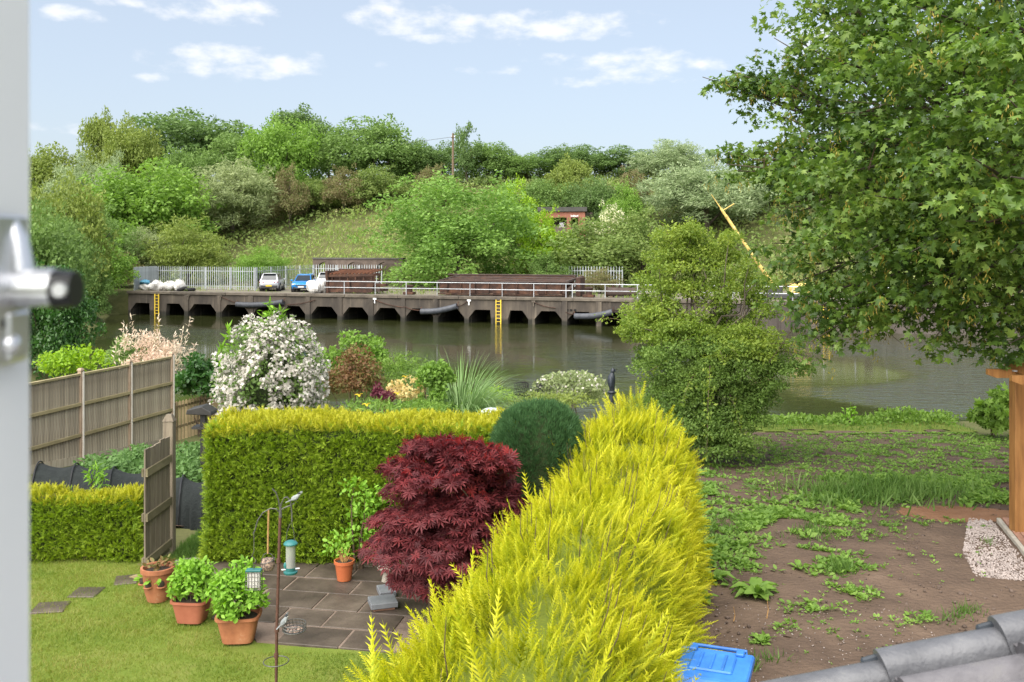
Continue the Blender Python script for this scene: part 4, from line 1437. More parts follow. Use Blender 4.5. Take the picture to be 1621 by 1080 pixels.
# left bank, nearer than the quay
for px, yt, wp, Y, kd, mt, lab in (
    (178, 400, 80, 93, 'feather', 'leaf_brown', 'brownish bush at the left end of the quay'),
    (140, 372, 120, 86, 'round', 'leaf_bright', 'light green bush on the left bank beside the quay end'),
    (100, 285, 130, 76, 'round2', 'leaf_olive', 'olive bush beside the window sash above the left bank'),
    (150, 330, 130, 96, 'willow', 'leaf_mid', 'green willow bush on the left bank below the deep green tree'),
    (80, 325, 120, 60, 'willow', 'leaf_mid', 'large green bush hanging over the water at the left'),
    (140, 425, 70, 76, 'round', 'leaf_mid', 'low green bush dipping into the water left of the quay'),
    (82, 425, 120, 44, 'round', 'leaf_laurel', 'dark glossy bush at the near left water edge'),
    (40, 330, 160, 50, 'round2', 'leaf_mid', 'green tree half hidden by the window sash'),
):
    far_tree(px, yt, wp, 0, kd, mt, lab, 'bank_bush', 'bush', 'bushes of the left bank', Y, .5)

# undergrowth on the slope: brambles and rough grass nobody could count
g = np.random.default_rng(21)
N = 84000
s_, t_2 = g.uniform(S0 - 60, 70, N), 16.5 + 60 * g.random(N) ** 1.15
Xh, Yh = s_ * QC + t_2 * QS, QY - s_ * QS + t_2 * QC
lump = vnoise(Xh, Yh, 3.2, 7) * 1.5 + vnoise(Xh, Yh, 1.3, 8) * .7
Zh = ground(Xh, Yh) + lump * g.random(N) ** .4
gy_, gx_ = .2 * (vnoise(Xh, Yh + .4, 3.2, 7) - vnoise(Xh, Yh - .4, 3.2, 7)), .2 * (vnoise(Xh + .4, Yh, 3.2, 7) - vnoise(Xh - .4, Yh, 3.2, 7))
nn = np.stack([-gx_ * 12, -gy_ * 12 - .45, np.ones(N)], 1) + .7 * g.standard_normal((N, 3))
dd = g.standard_normal((N, 3))
pos = np.stack([Xh, Yh, Zh], 1)
grassy = (np.abs(s_ + 18) < 17) & (t_2 < 45)
sz_ = g.uniform(.25, .6, N)
stuff('hillside_brambles', scatter(DIAMOND, pos[~grassy], dd[~grassy], nn[~grassy], sz_[~grassy]), 'leaf_bramble', None, 'tangle of brambles and scrub covering the slope', 'undergrowth')
dd[:, 2] = np.abs(dd[:, 2]) + .6
stuff('hillside_grass', scatter(NARROW, pos[grassy], dd[grassy], nn[grassy], sz_[grassy] * 1.3), 'leaf_grassbank', None, 'rough pale green grass and bramble bank behind the cars', 'grass')
N = 7000
s_, t_2 = g.uniform(S0 + 1, 50, N), g.uniform(.8, 17, N)
keep = (vnoise(s_, t_2, 2.0, 9) > .45) & ~((s_ > qs(395)) & (s_ < qs(515)) & (t_2 > 1) & (t_2 < 13))
s_, t_2 = s_[keep], t_2[keep]
Xh, Yh = s_ * QC + t_2 * QS, QY - s_ * QS + t_2 * QC
n_ = len(Xh)
d_ = g.standard_normal((n_, 3)) * .5
d_[:, 2] = 1
stuff('quay_weeds', scatter(NARROW, np.stack([Xh, Yh, np.full(n_, DECK - .02)], 1), d_, g.standard_normal((n_, 3)), g.uniform(.1, .42, n_)), 'leaf_grassbank', None, 'dry grass and weeds growing on the quay', 'weeds')

# ------------------------------------------------------------------ hedges
def hedge_points(n, fun, g):
    """fun(u, v) -> position, outward normal for arrays u, v in 0..1"""
    u, v = g.random(n), g.random(n)
    return fun(u, v)


g = np.random.default_rng(31)
# golden conifer hedge running away from the window
gh = thing('golden_conifer_hedge', 'bright yellow feathery conifer hedge running from the window towards the water', 'hedge', (.6, 9, 0))
Yc = lambda u: 4.3 + 10.2 * u
HW = lambda y: np.interp(y, [4, 6, 8, 11, 13, 14, 14.6], [1.3, 1.27, 1.15, 1.04, 1.03, .9, .5])
HT = lambda y: np.interp(y, [4, 6, 9, 12, 13.5, 14.2, 14.6], [1.98, 1.98, 1.98, 2.0, 2.02, 1.96, 1.55])


def gold(u, v, k=1.0):
    y = Yc(u)
    a = math.pi * (v * 1.16 - .08)           # 0 right foot .. pi left foot
    bump = 1 + .2 * (vnoise(y, v * 6, .5, 12) - .5) + .24 * (vnoise(y, v * 5, 1.3, 13) - .5)
    sq = np.sign(np.cos(a)) * np.abs(np.cos(a)) ** .72
    x = HC(y) + HW(y) * sq * bump * k
    z = HT(y) * (.30 + .70 * np.sign(np.sin(a)) * np.abs(np.sin(a)) ** .8 * bump) * k
    z = np.where(np.sin(a) < 0, HT(y) * .3 + HT(y) * 1.1 * np.sin(a), z)
    nx_, nz_ = np.cos(a), np.maximum(np.sin(a), -.2) * .9
    return np.stack([x, y, z], 1), np.stack([nx_, -.25 * np.ones_like(nx_), nz_], 1)


parts = []
for k, (cnt, depth) in enumerate(((9000, -.03), (7400, 0.03), (2200, .12))):
    u, v = g.random(cnt) ** 1.0, g.random(cnt)
    pos, nn = gold(u, v)
    pos = pos - nrm(nn) * depth - nrm(nn) * .2
    d = nrm(nn) * 1.15 + np.array([.05, -.12, .5]) + .5 * (vnoise(pos[:, 1] * 1.3, pos[:, 0] * 1.3, .4, 23)[:, None] - .5) * np.array([3.0, 0, 0]) + .42 * g.standard_normal((cnt, 3))
    nr = np.cross(d, g.standard_normal((cnt, 3)))
    parts.append(scatter(SPRAYS[k], pos, d, nr, g.uniform(.13, .34, cnt) * np.interp(pos[:, 1], [4, 14], [.85, 1.05])))
# the far end
cnt = 900
a, b = g.uniform(0, math.pi, cnt), g.random(cnt)
pos = np.stack([HC(14.2) + .75 * np.cos(a) * b ** .5, 14.2 + .35 * (1 - b) + 0 * a, .2 + 2.0 * np.sin(a) * b ** .5], 1)
d = np.stack([np.cos(a), .5 * np.ones(cnt), .9 * np.ones(cnt)], 1) + .3 * g.standard_normal((cnt, 3))
parts.append(scatter(SPRAYS[1], pos, d, g.standard_normal((cnt, 3)), g.uniform(.25, .45, cnt)))
stuff('foliage', merge(*parts), 'leaf_gold_hedge', gh)
# long leader shoots standing out of the top
cnt = 260
u, v = g.random(cnt), g.uniform(.2, .9, cnt)
pos, nn = gold(u, v)
d = nrm(nn) * .5 + np.array([0, 0, 1.0]) + .25 * g.standard_normal((cnt, 3))
stuff('leader_shoots', scatter(SPRAYS[0], pos - .3 * nrm(d), d, g.standard_normal((cnt, 3)), g.uniform(.42, .62, cnt)), 'leaf_gold_hedge', gh)
mb = MB()
for i in range(150):
    u_, v_ = g.random(), g.uniform(.15, .85)
    p, q = gold(np.array([u_]), np.array([v_]))
    p, q = p[0], nrm(q)[0]
    mb.tube([p - q * .35, p - q * .05 + np.array([0, 0, .1]), p + np.array([.02, 0, .26])], [.006, .004, .002], 4)
tag(mb.build('twigs', 'twig', gh, world=True), kind='stuff')
# inner body of the hedge
uu, vv = np.meshgrid(np.linspace(0, 1, 50), np.linspace(0, 1, 24))
P, _ = gold(uu.ravel(), vv.ravel(), .87)
P = P.reshape(24, 50, 3)
P[..., 0] = HC(P[..., 1]) + (P[..., 0] - HC(P[..., 1])) * .86
P[..., 2] = np.maximum(P[..., 2] - .12, 0)
P[:, -1, 1] -= .1
i = np.arange(24 * 50).reshape(24, 50)
T = np.concatenate([np.stack([i[:-1, :-1].ravel(), i[:-1, 1:].ravel(), i[1:, 1:].ravel()], 1), np.stack([i[:-1, :-1].ravel(), i[1:, 1:].ravel(), i[1:, :-1].ravel()], 1)])
obj('inner_growth', np_mesh('inner_growth', P.reshape(-1, 3) - np.array(gh.location), T, None, True), 'hedge_core_gold', gh)


def box_hedge(name, label, x0, x1, y0, y1, h, nface, ntop, size, g, zb=0.0):
    t_ = thing(name, label, 'hedge', ((x0 + x1) / 2, (y0 + y1) / 2, zb), 0, 'clipped hedges')
    parts = []
    L, D = x1 - x0, y1 - y0

    def wob(a, b):
        return .10 * (vnoise(a, b, .7, 14) - .5) + .05 * (vnoise(a, b, .2, 15) - .5)
    # front, back, ends
    for wall, cnt in (('f', nface), ('l', int(nface * D / L)), ('r', int(nface * D / L)), ('b', nface // 10)):
        u, v = g.random(cnt), g.random(cnt)
        z = zb + .03 + (h - .03) * v
        rnd = .09 * sstep(.86, 1.0, v) ** 2
        if wall == 'f':
            pos = np.stack([x0 + L * u, y0 - wob(x0 + L * u, z) + rnd, z], 1)
            nm = np.array([0, -1, .1])
        elif wall == 'b':
            pos = np.stack([x0 + L * u, np.full(cnt, y1), z], 1)
            nm = np.array([0, 1, .1])
        else:
            s = -1 if wall == 'l' else 1
            pos = np.stack([(x0 if s < 0 else x1) + s * wob(y0 + D * u, z), y0 + D * u, z], 1)
            nm = np.array([s, 0, .1])
        pos = pos - nm * size * .5
        d = nm + np.array([0, 0, .35]) + .55 * g.standard_normal((cnt, 3))
        nr = g.standard_normal((cnt, 3)) + np.array([0, 0, .8])
        for k in range(3):
            sl = slice(k, None, 3)
            parts.append(scatter(SPRAY_SM[k], pos[sl], d[sl], nr[sl], size * g.uniform(.6, 1.3, len(pos[sl]))))
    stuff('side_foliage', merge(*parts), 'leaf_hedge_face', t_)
    parts = []
    u, v = g.random(ntop), g.random(ntop)
    pos = np.stack([x0 + L * u, y0 + D * v, zb + h + wob(x0 + L * u, y0 + D * v) * 1.3 - size * .35 - .05 * (np.abs(v - .5) * 2) ** 4], 1)
    d = np.array([0, -.1, 1.0]) + .42 * g.standard_normal((ntop, 3))
    for k in range(3):
        sl = slice(k, None, 3)
        parts.append(scatter(SPRAY_SM[k], pos[sl], d[sl], g.standard_normal((len(pos[sl]), 3)), size * g.uniform(.7, 1.7, len(pos[sl]))))
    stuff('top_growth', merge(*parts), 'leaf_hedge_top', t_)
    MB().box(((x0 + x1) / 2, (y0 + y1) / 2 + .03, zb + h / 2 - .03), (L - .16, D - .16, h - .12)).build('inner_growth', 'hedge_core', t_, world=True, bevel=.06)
    for k in range(max(2, int(L / .7))):
        x = x0 + .25 + k * .7
        MB().tube([(x, y0 + .12, zb - .02), (x + .05, y0 + .15, zb + .4)], [.035, .02], 6).build('stem', 'twig', t_, world=True)
    return t_


box_hedge('tall_clipped_hedge', 'tall clipped green conifer hedge with a yellow top behind the patio', -4.42, .75, 13.62, 14.85, 1.98, 17500, 5200, .13, g)
box_hedge('low_clipped_hedge', 'low clipped green hedge with a yellow top beside the lawn on the left', -8.6, -5.42, 13.75, 14.3, .92, 6000, 1900, .115, g)

# round dark green conifer at the end of the tall hedge
gc = at(853, 700, 13.35)
t_ = thing('globe_conifer', 'dark green rounded clipped conifer between the maple and the yellow hedge', 'shrub', (gc.x, gc.y, 0))
cnt = 13000
v = rdir(cnt, -.75, g)
rr_ = np.array([.66, .62, .95])
pos = np.array([gc.x, gc.y, 1.42]) + v * rr_ * (1 + .04 * g.standard_normal((cnt, 1))) * (np.abs(v[:, 2:]) ** 4 * -.0 + 1)
sq = np.sign(v) * np.abs(v) ** .8
pos = np.array([gc.x, gc.y, 1.42]) + sq * rr_ * (1 + .03 * g.standard_normal((cnt, 1)) + .05 * (vnoise(v[:, 0] * 3 + 5, v[:, 2] * 3 + 5, .5, 16)[:, None] - .5))
d = v * .8 + np.array([0, 0, .75]) + .25 * g.standard_normal((cnt, 3))
stuff('foliage', scatter(NEEDLES, pos - nrm(d) * .05, d, g.standard_normal((cnt, 3)), g.uniform(.07, .13, cnt)), 'leaf_globe', t_)
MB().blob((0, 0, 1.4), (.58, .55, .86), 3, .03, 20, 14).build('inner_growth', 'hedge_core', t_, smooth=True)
MB().tube([(0, 0, -.02), (0, 0, .9)], .06, 8).build('trunk', 'bark', t_)


# ------------------------------------------------------------------ shrubs of the garden
def bush(name, label, c, lobes, n, size, tmpl, mat, g, nparts=0, partname='leaf', droop=.25, jit=.6, up=.35, stems=5, z0=None, cat='shrub', shell=.35, zmin=-.55, group=None):
    z0 = gz(c[0], c[1]) if z0 is None else z0
    t_ = thing(name, label, cat, (c[0], c[1], z0), 0, group)
    pos, d, nn = leaves_on(lobes, n, g, shell, zmin, .8, up, jit, droop)
    pos[:, 2] = np.maximum(pos[:, 2], z0 + .03)
    sz = size * g.uniform(.65, 1.25, n)
    if nparts:
        leaf_parts(tmpl, pos, d, nn, sz, mat, t_, nparts, partname, 'foliage', g)
    else:
        stuff('foliage', scatter(tmpl, pos, d, nn, sz), mat, t_)
    for k in range(stems):
        l = lobes[g.integers(len(lobes))]
        mb = MB()
        limb(mb, (c[0] + g.uniform(-.06, .06), c[1] + g.uniform(-.06, .06), z0 - .03), l[0], .022 + .002 * size, .005, g, 4, .06, 5)
        mb.build('stem', 'twig', t_, world=True)
    return t_


# Japanese maple
ac = at(716, 830, 11.7)
lob = []
g = np.random.default_rng(77)
for _ in range(110):
    a, h = g.uniform(0, 6.28), g.random()
    z = .4 + 1.74 * h
    r = .93 * math.sin(min(1, .34 + h * .95) * 1.75) * (1 - .55 * h ** 3) * g.uniform(.3, 1.12)
    lob.append(((ac.x + .02 + r * 1.06 * math.cos(a) - .24 * (1 - h) + .16 * h, ac.y + r * .85 * math.sin(a), z), (g.uniform(.2, .36), g.uniform(.2, .34), g.uniform(.07, .13))))
acer = thing('red_japanese_maple', 'dark red Japanese maple with finely cut leaves beside the patio', 'maple', (ac.x, ac.y, 0))
n = 9500
pos, d, nn = leaves_on(lob, n, g, .3, -.35, .5, .7, .35, .55)
out = nrm(pos - np.array([ac.x, ac.y + .35, 1.0]))
d = out * 1.2 + .55 * g.standard_normal((n, 3)) + np.array([0, -.15, -.55])
nn = nrm(nn + out * .8 + np.array([0, -.3, .5]))
leaf_parts(PALM, pos, d, nn, g.uniform(.075, .135, n), 'leaf_acer', acer, 300, 'leaf', 'foliage', g)
# young red shoots on top
n = 260
top = [l for l in lob if l[0][2] > 1.55]
pos, d, nn = leaves_on(top, n, g, .2, .1, .5, .8, .5, .2)
d[:, 2] += .4
stuff('young_leaves', scatter(PALM, pos + np.array([0, 0, .06]), d, nn, g.uniform(.07, .11, n)), 'leaf_acer_young', acer)
for k in range(9):
    l = lob[k * 5]
    mb = MB()
    limb(mb, (ac.x + .02 * k, ac.y, 0), l[0], .03, .006, g, 5, .07, 6)
    mb.build('branch', 'twig', acer, world=True)

# white flowering shrub
wc = at(428, 570, 20.3)
wb = thing('white_flowering_shrub', 'big rounded shrub covered in white blossom behind the tall hedge', 'shrub', (wc.x, wc.y, gz(wc.x, wc.y)))
g = np.random.default_rng(78)
lob = lump_crown((wc.x, wc.y, 1.5), (1.2, 1.15, 1.68), 190, .2, g, -.75, .1)
n = 5200
pos, d, nn = leaves_on(lob, n, g, .3, -.6, .8, .2, .6)
stuff('foliage', scatter(OVAL, pos, d, nn, g.uniform(.06, .11, n)), 'leaf_mid', wb)
n = 11500
pos, d, nn = leaves_on(lob, n, g, .08, -.6, .9, .2, .4, .3)
c_ = np.array([wc.x, wc.y, 1.55])
nn = nrm(pos - c_) + .4 * g.standard_normal((n, 3))
pos = pos + .03 * nrm(pos - c_)
keep = vnoise(pos[:, 0] * 2 + 40, pos[:, 2] * 2 + 40, .42, 17) > .36
pos, d, nn = pos[keep], d[keep], nn[keep]
leaf_parts(CLUSTER, pos, d, nn, g.uniform(.034, .062, len(pos)), 'petal_white', wb, 300, 'flower_cluster', 'blossom', g)
for k, (px, py) in enumerate(((428, 478), (415, 492), (445, 490), (362, 520), (350, 545))):
    p0, p1 = at(px, py + 45, 20.2), at(px, py, 20.2)
    mb = MB()
    mb.tube([p0, (p0 + p1) / 2 + Vector((.03, 0, 0)), p1], [.01, .007, .003], 5)
    mb.build('stem', 'twig', wb, world=True)
    q = np.array([p0 + (p1 - p0) * f for f in np.linspace(.1, 1, 34)])
    dd = g.standard_normal((34, 3)) + np.array([0, 0, .7])
    stuff('new_shoot', scatter(NARROW, q, dd, g.standard_normal((34, 3)), g.uniform(.13, .24, 34)), 'leaf_fresh', wb)
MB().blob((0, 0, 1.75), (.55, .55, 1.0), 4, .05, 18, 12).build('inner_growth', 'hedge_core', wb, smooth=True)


def ell(px, py, Y, rx, rz, ry=None, n=24, rl=.36, zmin=-.6):
    c = at(px, py, Y)
    rx, rz = rx * Y / F, rz * Y / F
    return c, lump_crown(c, (rx, ry or rx, rz), n, rl, g, zmin)


c, l = ell(240, 580, 29.0, 52, 48)
bush('pink_willow', 'pale pink and cream variegated willow behind the panel fence', c, l, 2600, .14, NARROW, 'petal_pink', g, up=.5, jit=.5, droop=-.5)
o = bpy.data.objects['pink_willow']
for k in range(16):
    p0 = at(180 + k * 8, 575 - 2.2 * (k % 5) * 3, 28.8)
    p1 = p0 + Vector((g.uniform(-.2, .2), 0, g.uniform(.4, .95)))
    q = np.array([p0 + (p1 - p0) * f for f in np.linspace(0, 1, 22)])
    stuff('flowering_shoot', scatter(NARROW, q, g.standard_normal((22, 3)) + np.array([0, 0, 1]), g.standard_normal((22, 3)), .15), 'petal_pink', o)
l2 = ell(205, 560, 29.4, 30, 24)[1]
pos, d, nn = leaves_on(l2, 500, g)
stuff('green_foliage', scatter(NARROW, pos, d, nn, .2), 'leaf_mid', o)
c, l = ell(318, 605, 27.5, 42, 42)
bush('laurel_bush', 'glossy green bush between the pink willow and the white blossom', c, l, 2600, .16, OVAL, 'leaf_laurel', g)
c, l = ell(120, 575, 31.5, 60, 26)
bush('yellow_green_shrub', 'yellow green low shrub by the water behind the panel fence', c, l, 1800, .13, OVAL, 'leaf_lime', g)
c, l = ell(568, 572, 25.5, 48, 52, n=40, rl=.28)
bush('fresh_green_shrub', 'fresh green shrub right of the white blossom at the water side', c, l, 3000, .11, OVAL, 'leaf_bright', g)
c, l = ell(556, 600, 23.6, 54, 48, n=40, rl=.28)
bush('bronze_shrub', 'bronze brown and green shrub in front of the fresh green one', c, l, 3400, .10, DIAMOND, 'leaf_bronze', g)
c, l = ell(602, 632, 21.5, 22, 30, n=14)
bush('purple_shrub', 'small purple red shrub just above the tall hedge', c, l, 900, .075, DIAMOND, 'leaf_purple', g)
c, l = ell(648, 622, 22.0, 30, 30, n=16)
bush('cream_azalea', 'small shrub with yellow cream flowers left of the tall grass', c, l, 1000, .085, OVAL, 'petal_cream', g)
c, l = ell(640, 598, 24.5, 58, 38, n=34, rl=.3)
bush('grey_green_perennials', 'soft grey green perennials with yellow flowers near the water', c, l, 2400, .10, NARROW, 'leaf_fern_edge', g)
c, l = ell(688, 612, 21.0, 34, 44, n=34, rl=.28)
bush('box_leaved_shrub', 'dense light green shrub in front of the tall arching grass', c, l, 2600, .085, OVAL, 'leaf_bright', g)
c, l = ell(775, 635, 23.5, 44, 22)
bush('low_yellow_green_shrub', 'low yellow green plants right of the arching grass', c, l, 1300, .08, DIAMOND, 'leaf_lime', g)
c, l = ell(640, 650, 20.0, 90, 18, n=30)
bush('border_plants', 'mixed low border plants along the top of the tall hedge', c, l, 2400, .10, NARROW, 'leaf_weed', g, stems=8)
c, l = ell(905, 618, 24.0, 60, 30, n=34, rl=.3)
bush('white_speckled_shrub', 'pale green shrub with tiny white flowers left of the bird statue', c, l, 2600, .09, OVAL, 'leaf_grey', g)
o = bpy.data.objects['white_speckled_shrub']
pos, d, nn = leaves_on(l, 260, g, .05, -.2)
stuff('blossom', scatter(CLUSTER, pos, d, nn, g.uniform(.03, .055, 260)), 'petal_white', o)
c, l = ell(870, 640, 22.0, 70, 16, n=20)
bush('yellow_edging_shrub', 'yellow tinted low shrub behind the globe conifer', c, l, 1500, .08, DIAMOND, 'leaf_olive', g)
# yellow irises
for i, (px, py, Y) in enumerate(((566, 625, 19.6), (578, 640, 19.0), (627, 622, 21.5), (640, 596, 23), (668, 590, 24))):
    p = at(px, py, Y)
    zb = gz(p.x, p.y)
    t_ = thing('yellow_iris', ('yellow flag iris flower, leftmost behind the tall hedge', 'yellow flag iris flower nearest the hedge top', 'yellow iris beside the purple shrub',
                              'yellow iris among the grey green perennials', 'yellow iris at the left of the arching grass')[i], 'flower', (p.x, p.y, zb), 0, 'yellow irises')
    MB().tube([(0, 0, 0), (.02, 0, p.z - zb)], .008, 5).build('stem', 'blade_weed', t_)
    h = p.z - zb
    q = np.zeros((5, 3)) + np.array([.02, 0, h])
    a = np.arange(5) * 1.257
    obj('petals', np_mesh('petals', *scatter(OVAL, q, np.stack([np.cos(a), np.sin(a), .3 * np.cos(a * 2)], 1), np.tile([0, 0, 1.0], (5, 1)), .1)), 'petal_yellow', t_)
    n = 12
    dd = .22 * g.standard_normal((n, 3)) + np.array([0, 0, 1.0])
    obj('leaves', np_mesh('leaves', *scatter(BLADE, g.uniform(-.12, .12, (n, 3)) * np.array([1, 1, 0]), dd, g.standard_normal((n, 3)), g.uniform(.6, .95, n) * max(h, .6))), 'blade_weed', t_)


def arching_grass(name, label, c, n, length, spread, mat, w=.012, cat='grass', part='blade', nparts=0):
    z0 = gz(c[0], c[1])
    t_ = thing(name, label, cat, (c[0], c[1], z0))
    V, T, k = [], [], 0
    for i in range(n):
        a, L = g.uniform(0, 6.28), length * g.uniform(.7, 1.1)
        lean = (.15 + .85 * g.random() ** .7) * spread
        r0 = .16 * length * .5 * g.random()
        px_, py_, pz_ = r0 * math.cos(a), r0 * math.sin(a), 0
        el_ = 1.5 - lean * .22
        seg = 9
        pts = []
        for s in range(seg + 1):
            pts.append((px_, py_, pz_))
            px_ += math.cos(a) * math.cos(el_) * L / seg
            py_ += math.sin(a) * math.cos(el_) * L / seg
            pz_ += math.sin(el_) * L / seg
            el_ -= lean * .8 * (s / seg)
        sdx, sdy = -math.sin(a), math.cos(a)
        for s, p in enumerate(pts):
            ww = w * (1 - (s / seg) ** 2 * .95)
            V += [(p[0] + sdx * ww, p[1] + sdy * ww, p[2]), (p[0] - sdx * ww, p[1] - sdy * ww, p[2])]
        for s in range(seg):
            b = k + 2 * s
            T += [(b, b + 1, b + 3), (b, b + 3, b + 2)]
        k += 2 * (seg + 1)
    V = np.array(V)
    obj('blades', np_mesh('blades', V, np.array(T), np.zeros(len(V))), mat, t_)
    return t_


gcp = at(722, 640, 22.0)
arching_grass('arching_miscanthus', 'tall clump of arching striped grass by the water', (gcp.x + .1, gcp.y), 1200, 2.8, 1.1, 'leaf_miscanthus', .013)
arching_grass('iris_leaf_clump', 'clump of upright sword leaves right of the white blossom', (at(545, 640, 21.8).x, 21.8), 130, 1.6, .7, 'blade_weed', .014)

# climber and small shrub in front of the tall hedge
c = at(566, 840, 13.35)
lob = [((c.x + x, c.y + y, z), (.2, .14, .16)) for x, y, z in ((-.05, 0, 1.2), (.1, .02, 1.0), (.22, 0, .82), (.05, 0, .6), (.2, -.05, .45), (-.2, -.02, .5), (.3, 0, 1.1), (.0, .05, .85), (-.3, -.05, .35), (.35, 0, .6))]
bush('camellia_shrub', 'fresh green leafy shrub against the tall hedge beside the maple', c, lob, 620, .075, OVAL, 'leaf_fresh', g, 120, stems=6, z0=0, shell=.6)

# ------------------------------------------------------------------ fences, gate, vegetable plot
A, B = Vector((-10.7, 20.75, 0)), Vector((-9.34, 26.0, 0))
pf = thing('panel_fence', 'weathered grey-brown close-board panel fence on the left', 'fence', (A.x, A.y, gz(A.x, A.y)))
dirv = (B - A).normalized()
nv = Vector((dirv.y, -dirv.x, 0))        # towards the garden
TOPZ = 1.56
A2 = A - dirv * 1.8 * 2
NP = 5
bm_ = None
for i in range(NP + 1):
    p = A2 + (B - A2) * (i / NP)
    zb = gz(p.x, p.y) - .15
    a = math.atan2(dirv.y, dirv.x)
    MB().box((p.x, p.y, (zb + TOPZ + .1) / 2), (.10, .10, TOPZ + .1 - zb), rz=a).build('post', 'post_face', pf, world=True, bevel=.008)
    q = p + dirv * .028 + nv * .055
    MB().box((q.x, q.y, (zb + TOPZ + .06) / 2), (.05, .014, TOPZ + .06 - zb), rz=a).build('post_edge', 'concrete_post', pf, world=True)
    MB().box((p.x, p.y, TOPZ + .12), (.13, .13, .05), rz=a, taper=.6).build('post_cap', 'post_face', pf, world=True)
for i in range(NP):
    p0, p1 = A2 + (B - A2) * (i / NP), A2 + (B - A2) * ((i + 1) / NP)
    q0, q1 = p0 + dirv * .09, p1 - dirv * .055
    zb0, zb1 = gz(q0.x, q0.y), gz(q1.x, q1.y)
    MB().bar(q0 + Vector((0, 0, zb0 + .06)), q1 + Vector((0, 0, zb1 + .06)), .04, .26).build('gravel_board', 'fence_board', pf, world=True)
    nb = 18
    for k in range(nb):
        p = q0 + (q1 - q0) * ((k + .5) / nb)
        zb = zb0 + (zb1 - zb0) * (k + .5) / nb + .19
        zt_ = TOPZ - .03 + g.uniform(-.012, .012)
        o = MB().box((0, 0, 0), ((q1 - q0).length / nb + .012, .016, zt_ - zb), rz=a + .1).build('board', 'fence_board', pf)
        o.location = (p.x - pf.location.x, p.y - pf.location.y, (zb + zt_) / 2 - pf.location.z)
    for zz, wd in ((TOPZ, .075), (.86, .07), (.13, .07)):
        off = nv * .04 if zz < TOPZ else Vector((0, 0, 0))
        MB().bar(q0 + off + Vector((0, 0, zz)), q1 + off + Vector((0, 0, zz)), .055 if zz < TOPZ else .085, wd if zz < TOPZ else .05).build('rail', 'fence_rail', pf, world=True)

A, B = Vector((-9.3, 26.3, 0)), Vector((-9.1, 29.6, 0))
A, B = at(274, 640, 26.4), at(352, 620, 29.5)
A.z = B.z = 0
pk = thing('picket_fence', 'low brown picket fence between the panel fence and the white blossom', 'fence', (A.x, A.y, gz(A.x, A.y)))
dv = (B - A)
n = 17
for k in range(n):
    p = A + dv * (k / (n - 1))
    zb = gz(p.x, p.y)
    zt_ = at(0, 636 - 18 * k / (n - 1), p.y).z
    MB().prism([(-.04, 0), (.04, 0), (.04, zt_ - zb - .05), (0, zt_ - zb), (-.04, zt_ - zb - .05)], -.01, .01).build('picket', 'picket_wood', pk).location = (p.x - A.x, p.y - A.y, zb - pk.location.z)
for f in (.35, .85):
    a_, b_ = A + Vector((0, -.03, gz(A.x, A.y) + f * (at(0, 636, A.y).z - gz(A.x, A.y)))), B + Vector((0, -.03, gz(B.x, B.y) + f * (at(0, 618, B.y).z - gz(B.x, B.y))))
    MB().bar(a_, b_, .03, .07).build('rail', 'picket_wood', pk, world=True)
for k in (0, .62):
    p = A + dv * k + Vector((0, .06, 0))
    MB().box((p.x, p.y, gz(p.x, p.y) + .55), (.09, .09, 1.1)).build('post', 'picket_wood', pk, world=True)

p = at(322, 660, 17.5)
t_ = thing('dark_wooden_feeder_post', 'dark stained wooden post with a small sloping roof behind the tall hedge', 'bird table', (p.x, p.y, gz(p.x, p.y)))
h = at(0, 650, 17.5).z - t_.location.z
MB().box((0, 0, h / 2), (.09, .09, h)).build('post', 'iron_black', t_)
MB().prism([(-.26, h - .04), (.22, h - .06), (.2, h + .0), (.02, h + .1), (-.24, h + .04)], -.2, .2).build('roof', 'iron_black', t_, bevel=.01)
MB().box((0, 0, h - .3), (.34, .3, .04)).build('tray', 'iron_black', t_)

# gate, half open towards the lawn
hinge, free = Vector((-5.10, 14.1, 0)), Vector((-5.15, 13.28, 0))
gt = thing('wooden_gate', 'old grey wooden plank gate standing open beside the low hedge', 'gate', (hinge.x, hinge.y, 0))
gd = free - hinge
gn = Vector((-gd.y, gd.x, 0)).normalized()
for k in range(5):
    p = hinge + gd * ((k + .5) / 5) - Vector((0, 0, 0))
    zt_ = 1.78 - .05 * k / 5 + g.uniform(-.015, .015)
    MB().box((p.x, p.y, (.06 + zt_) / 2), (.157, .022, zt_ - .06), rz=math.atan2(gd.y, gd.x)).build('plank', 'gate_wood', gt, world=True)
for z, tilt in ((1.45, -.03), (.82, -.03), (.2, -.03)):
    for sgn in (1, -1):
        o = gn * .03 * sgn
        MB().bar(hinge + o + Vector((0, 0, z)), free + o + Vector((0, 0, z + tilt)), .03, .11).build('rail', 'gate_rail', gt, world=True)
gpz = thing('gate_post', 'square weathered post with a pale cap behind the open gate', 'post', (-5.14, 14.22, 0))
MB().box((0, 0, .98), (.15, .13, 2.0)).build('post', 'gate_wood', gpz, bevel=.008)
MB().box((0, 0, 2.03), (.17, .15, .1), taper=.45).build('cap', 'gate_wood', gpz)
t_ = MB().box((0, 0, 0), (.55, .1, .035), rz=-.5, ry=-.24).build('prop_plank', 'picket_wood')
t_.location = (-5.02, 12.98, .09)
tag(t_, 'short pale plank lying against the foot of the open gate', 'plank')
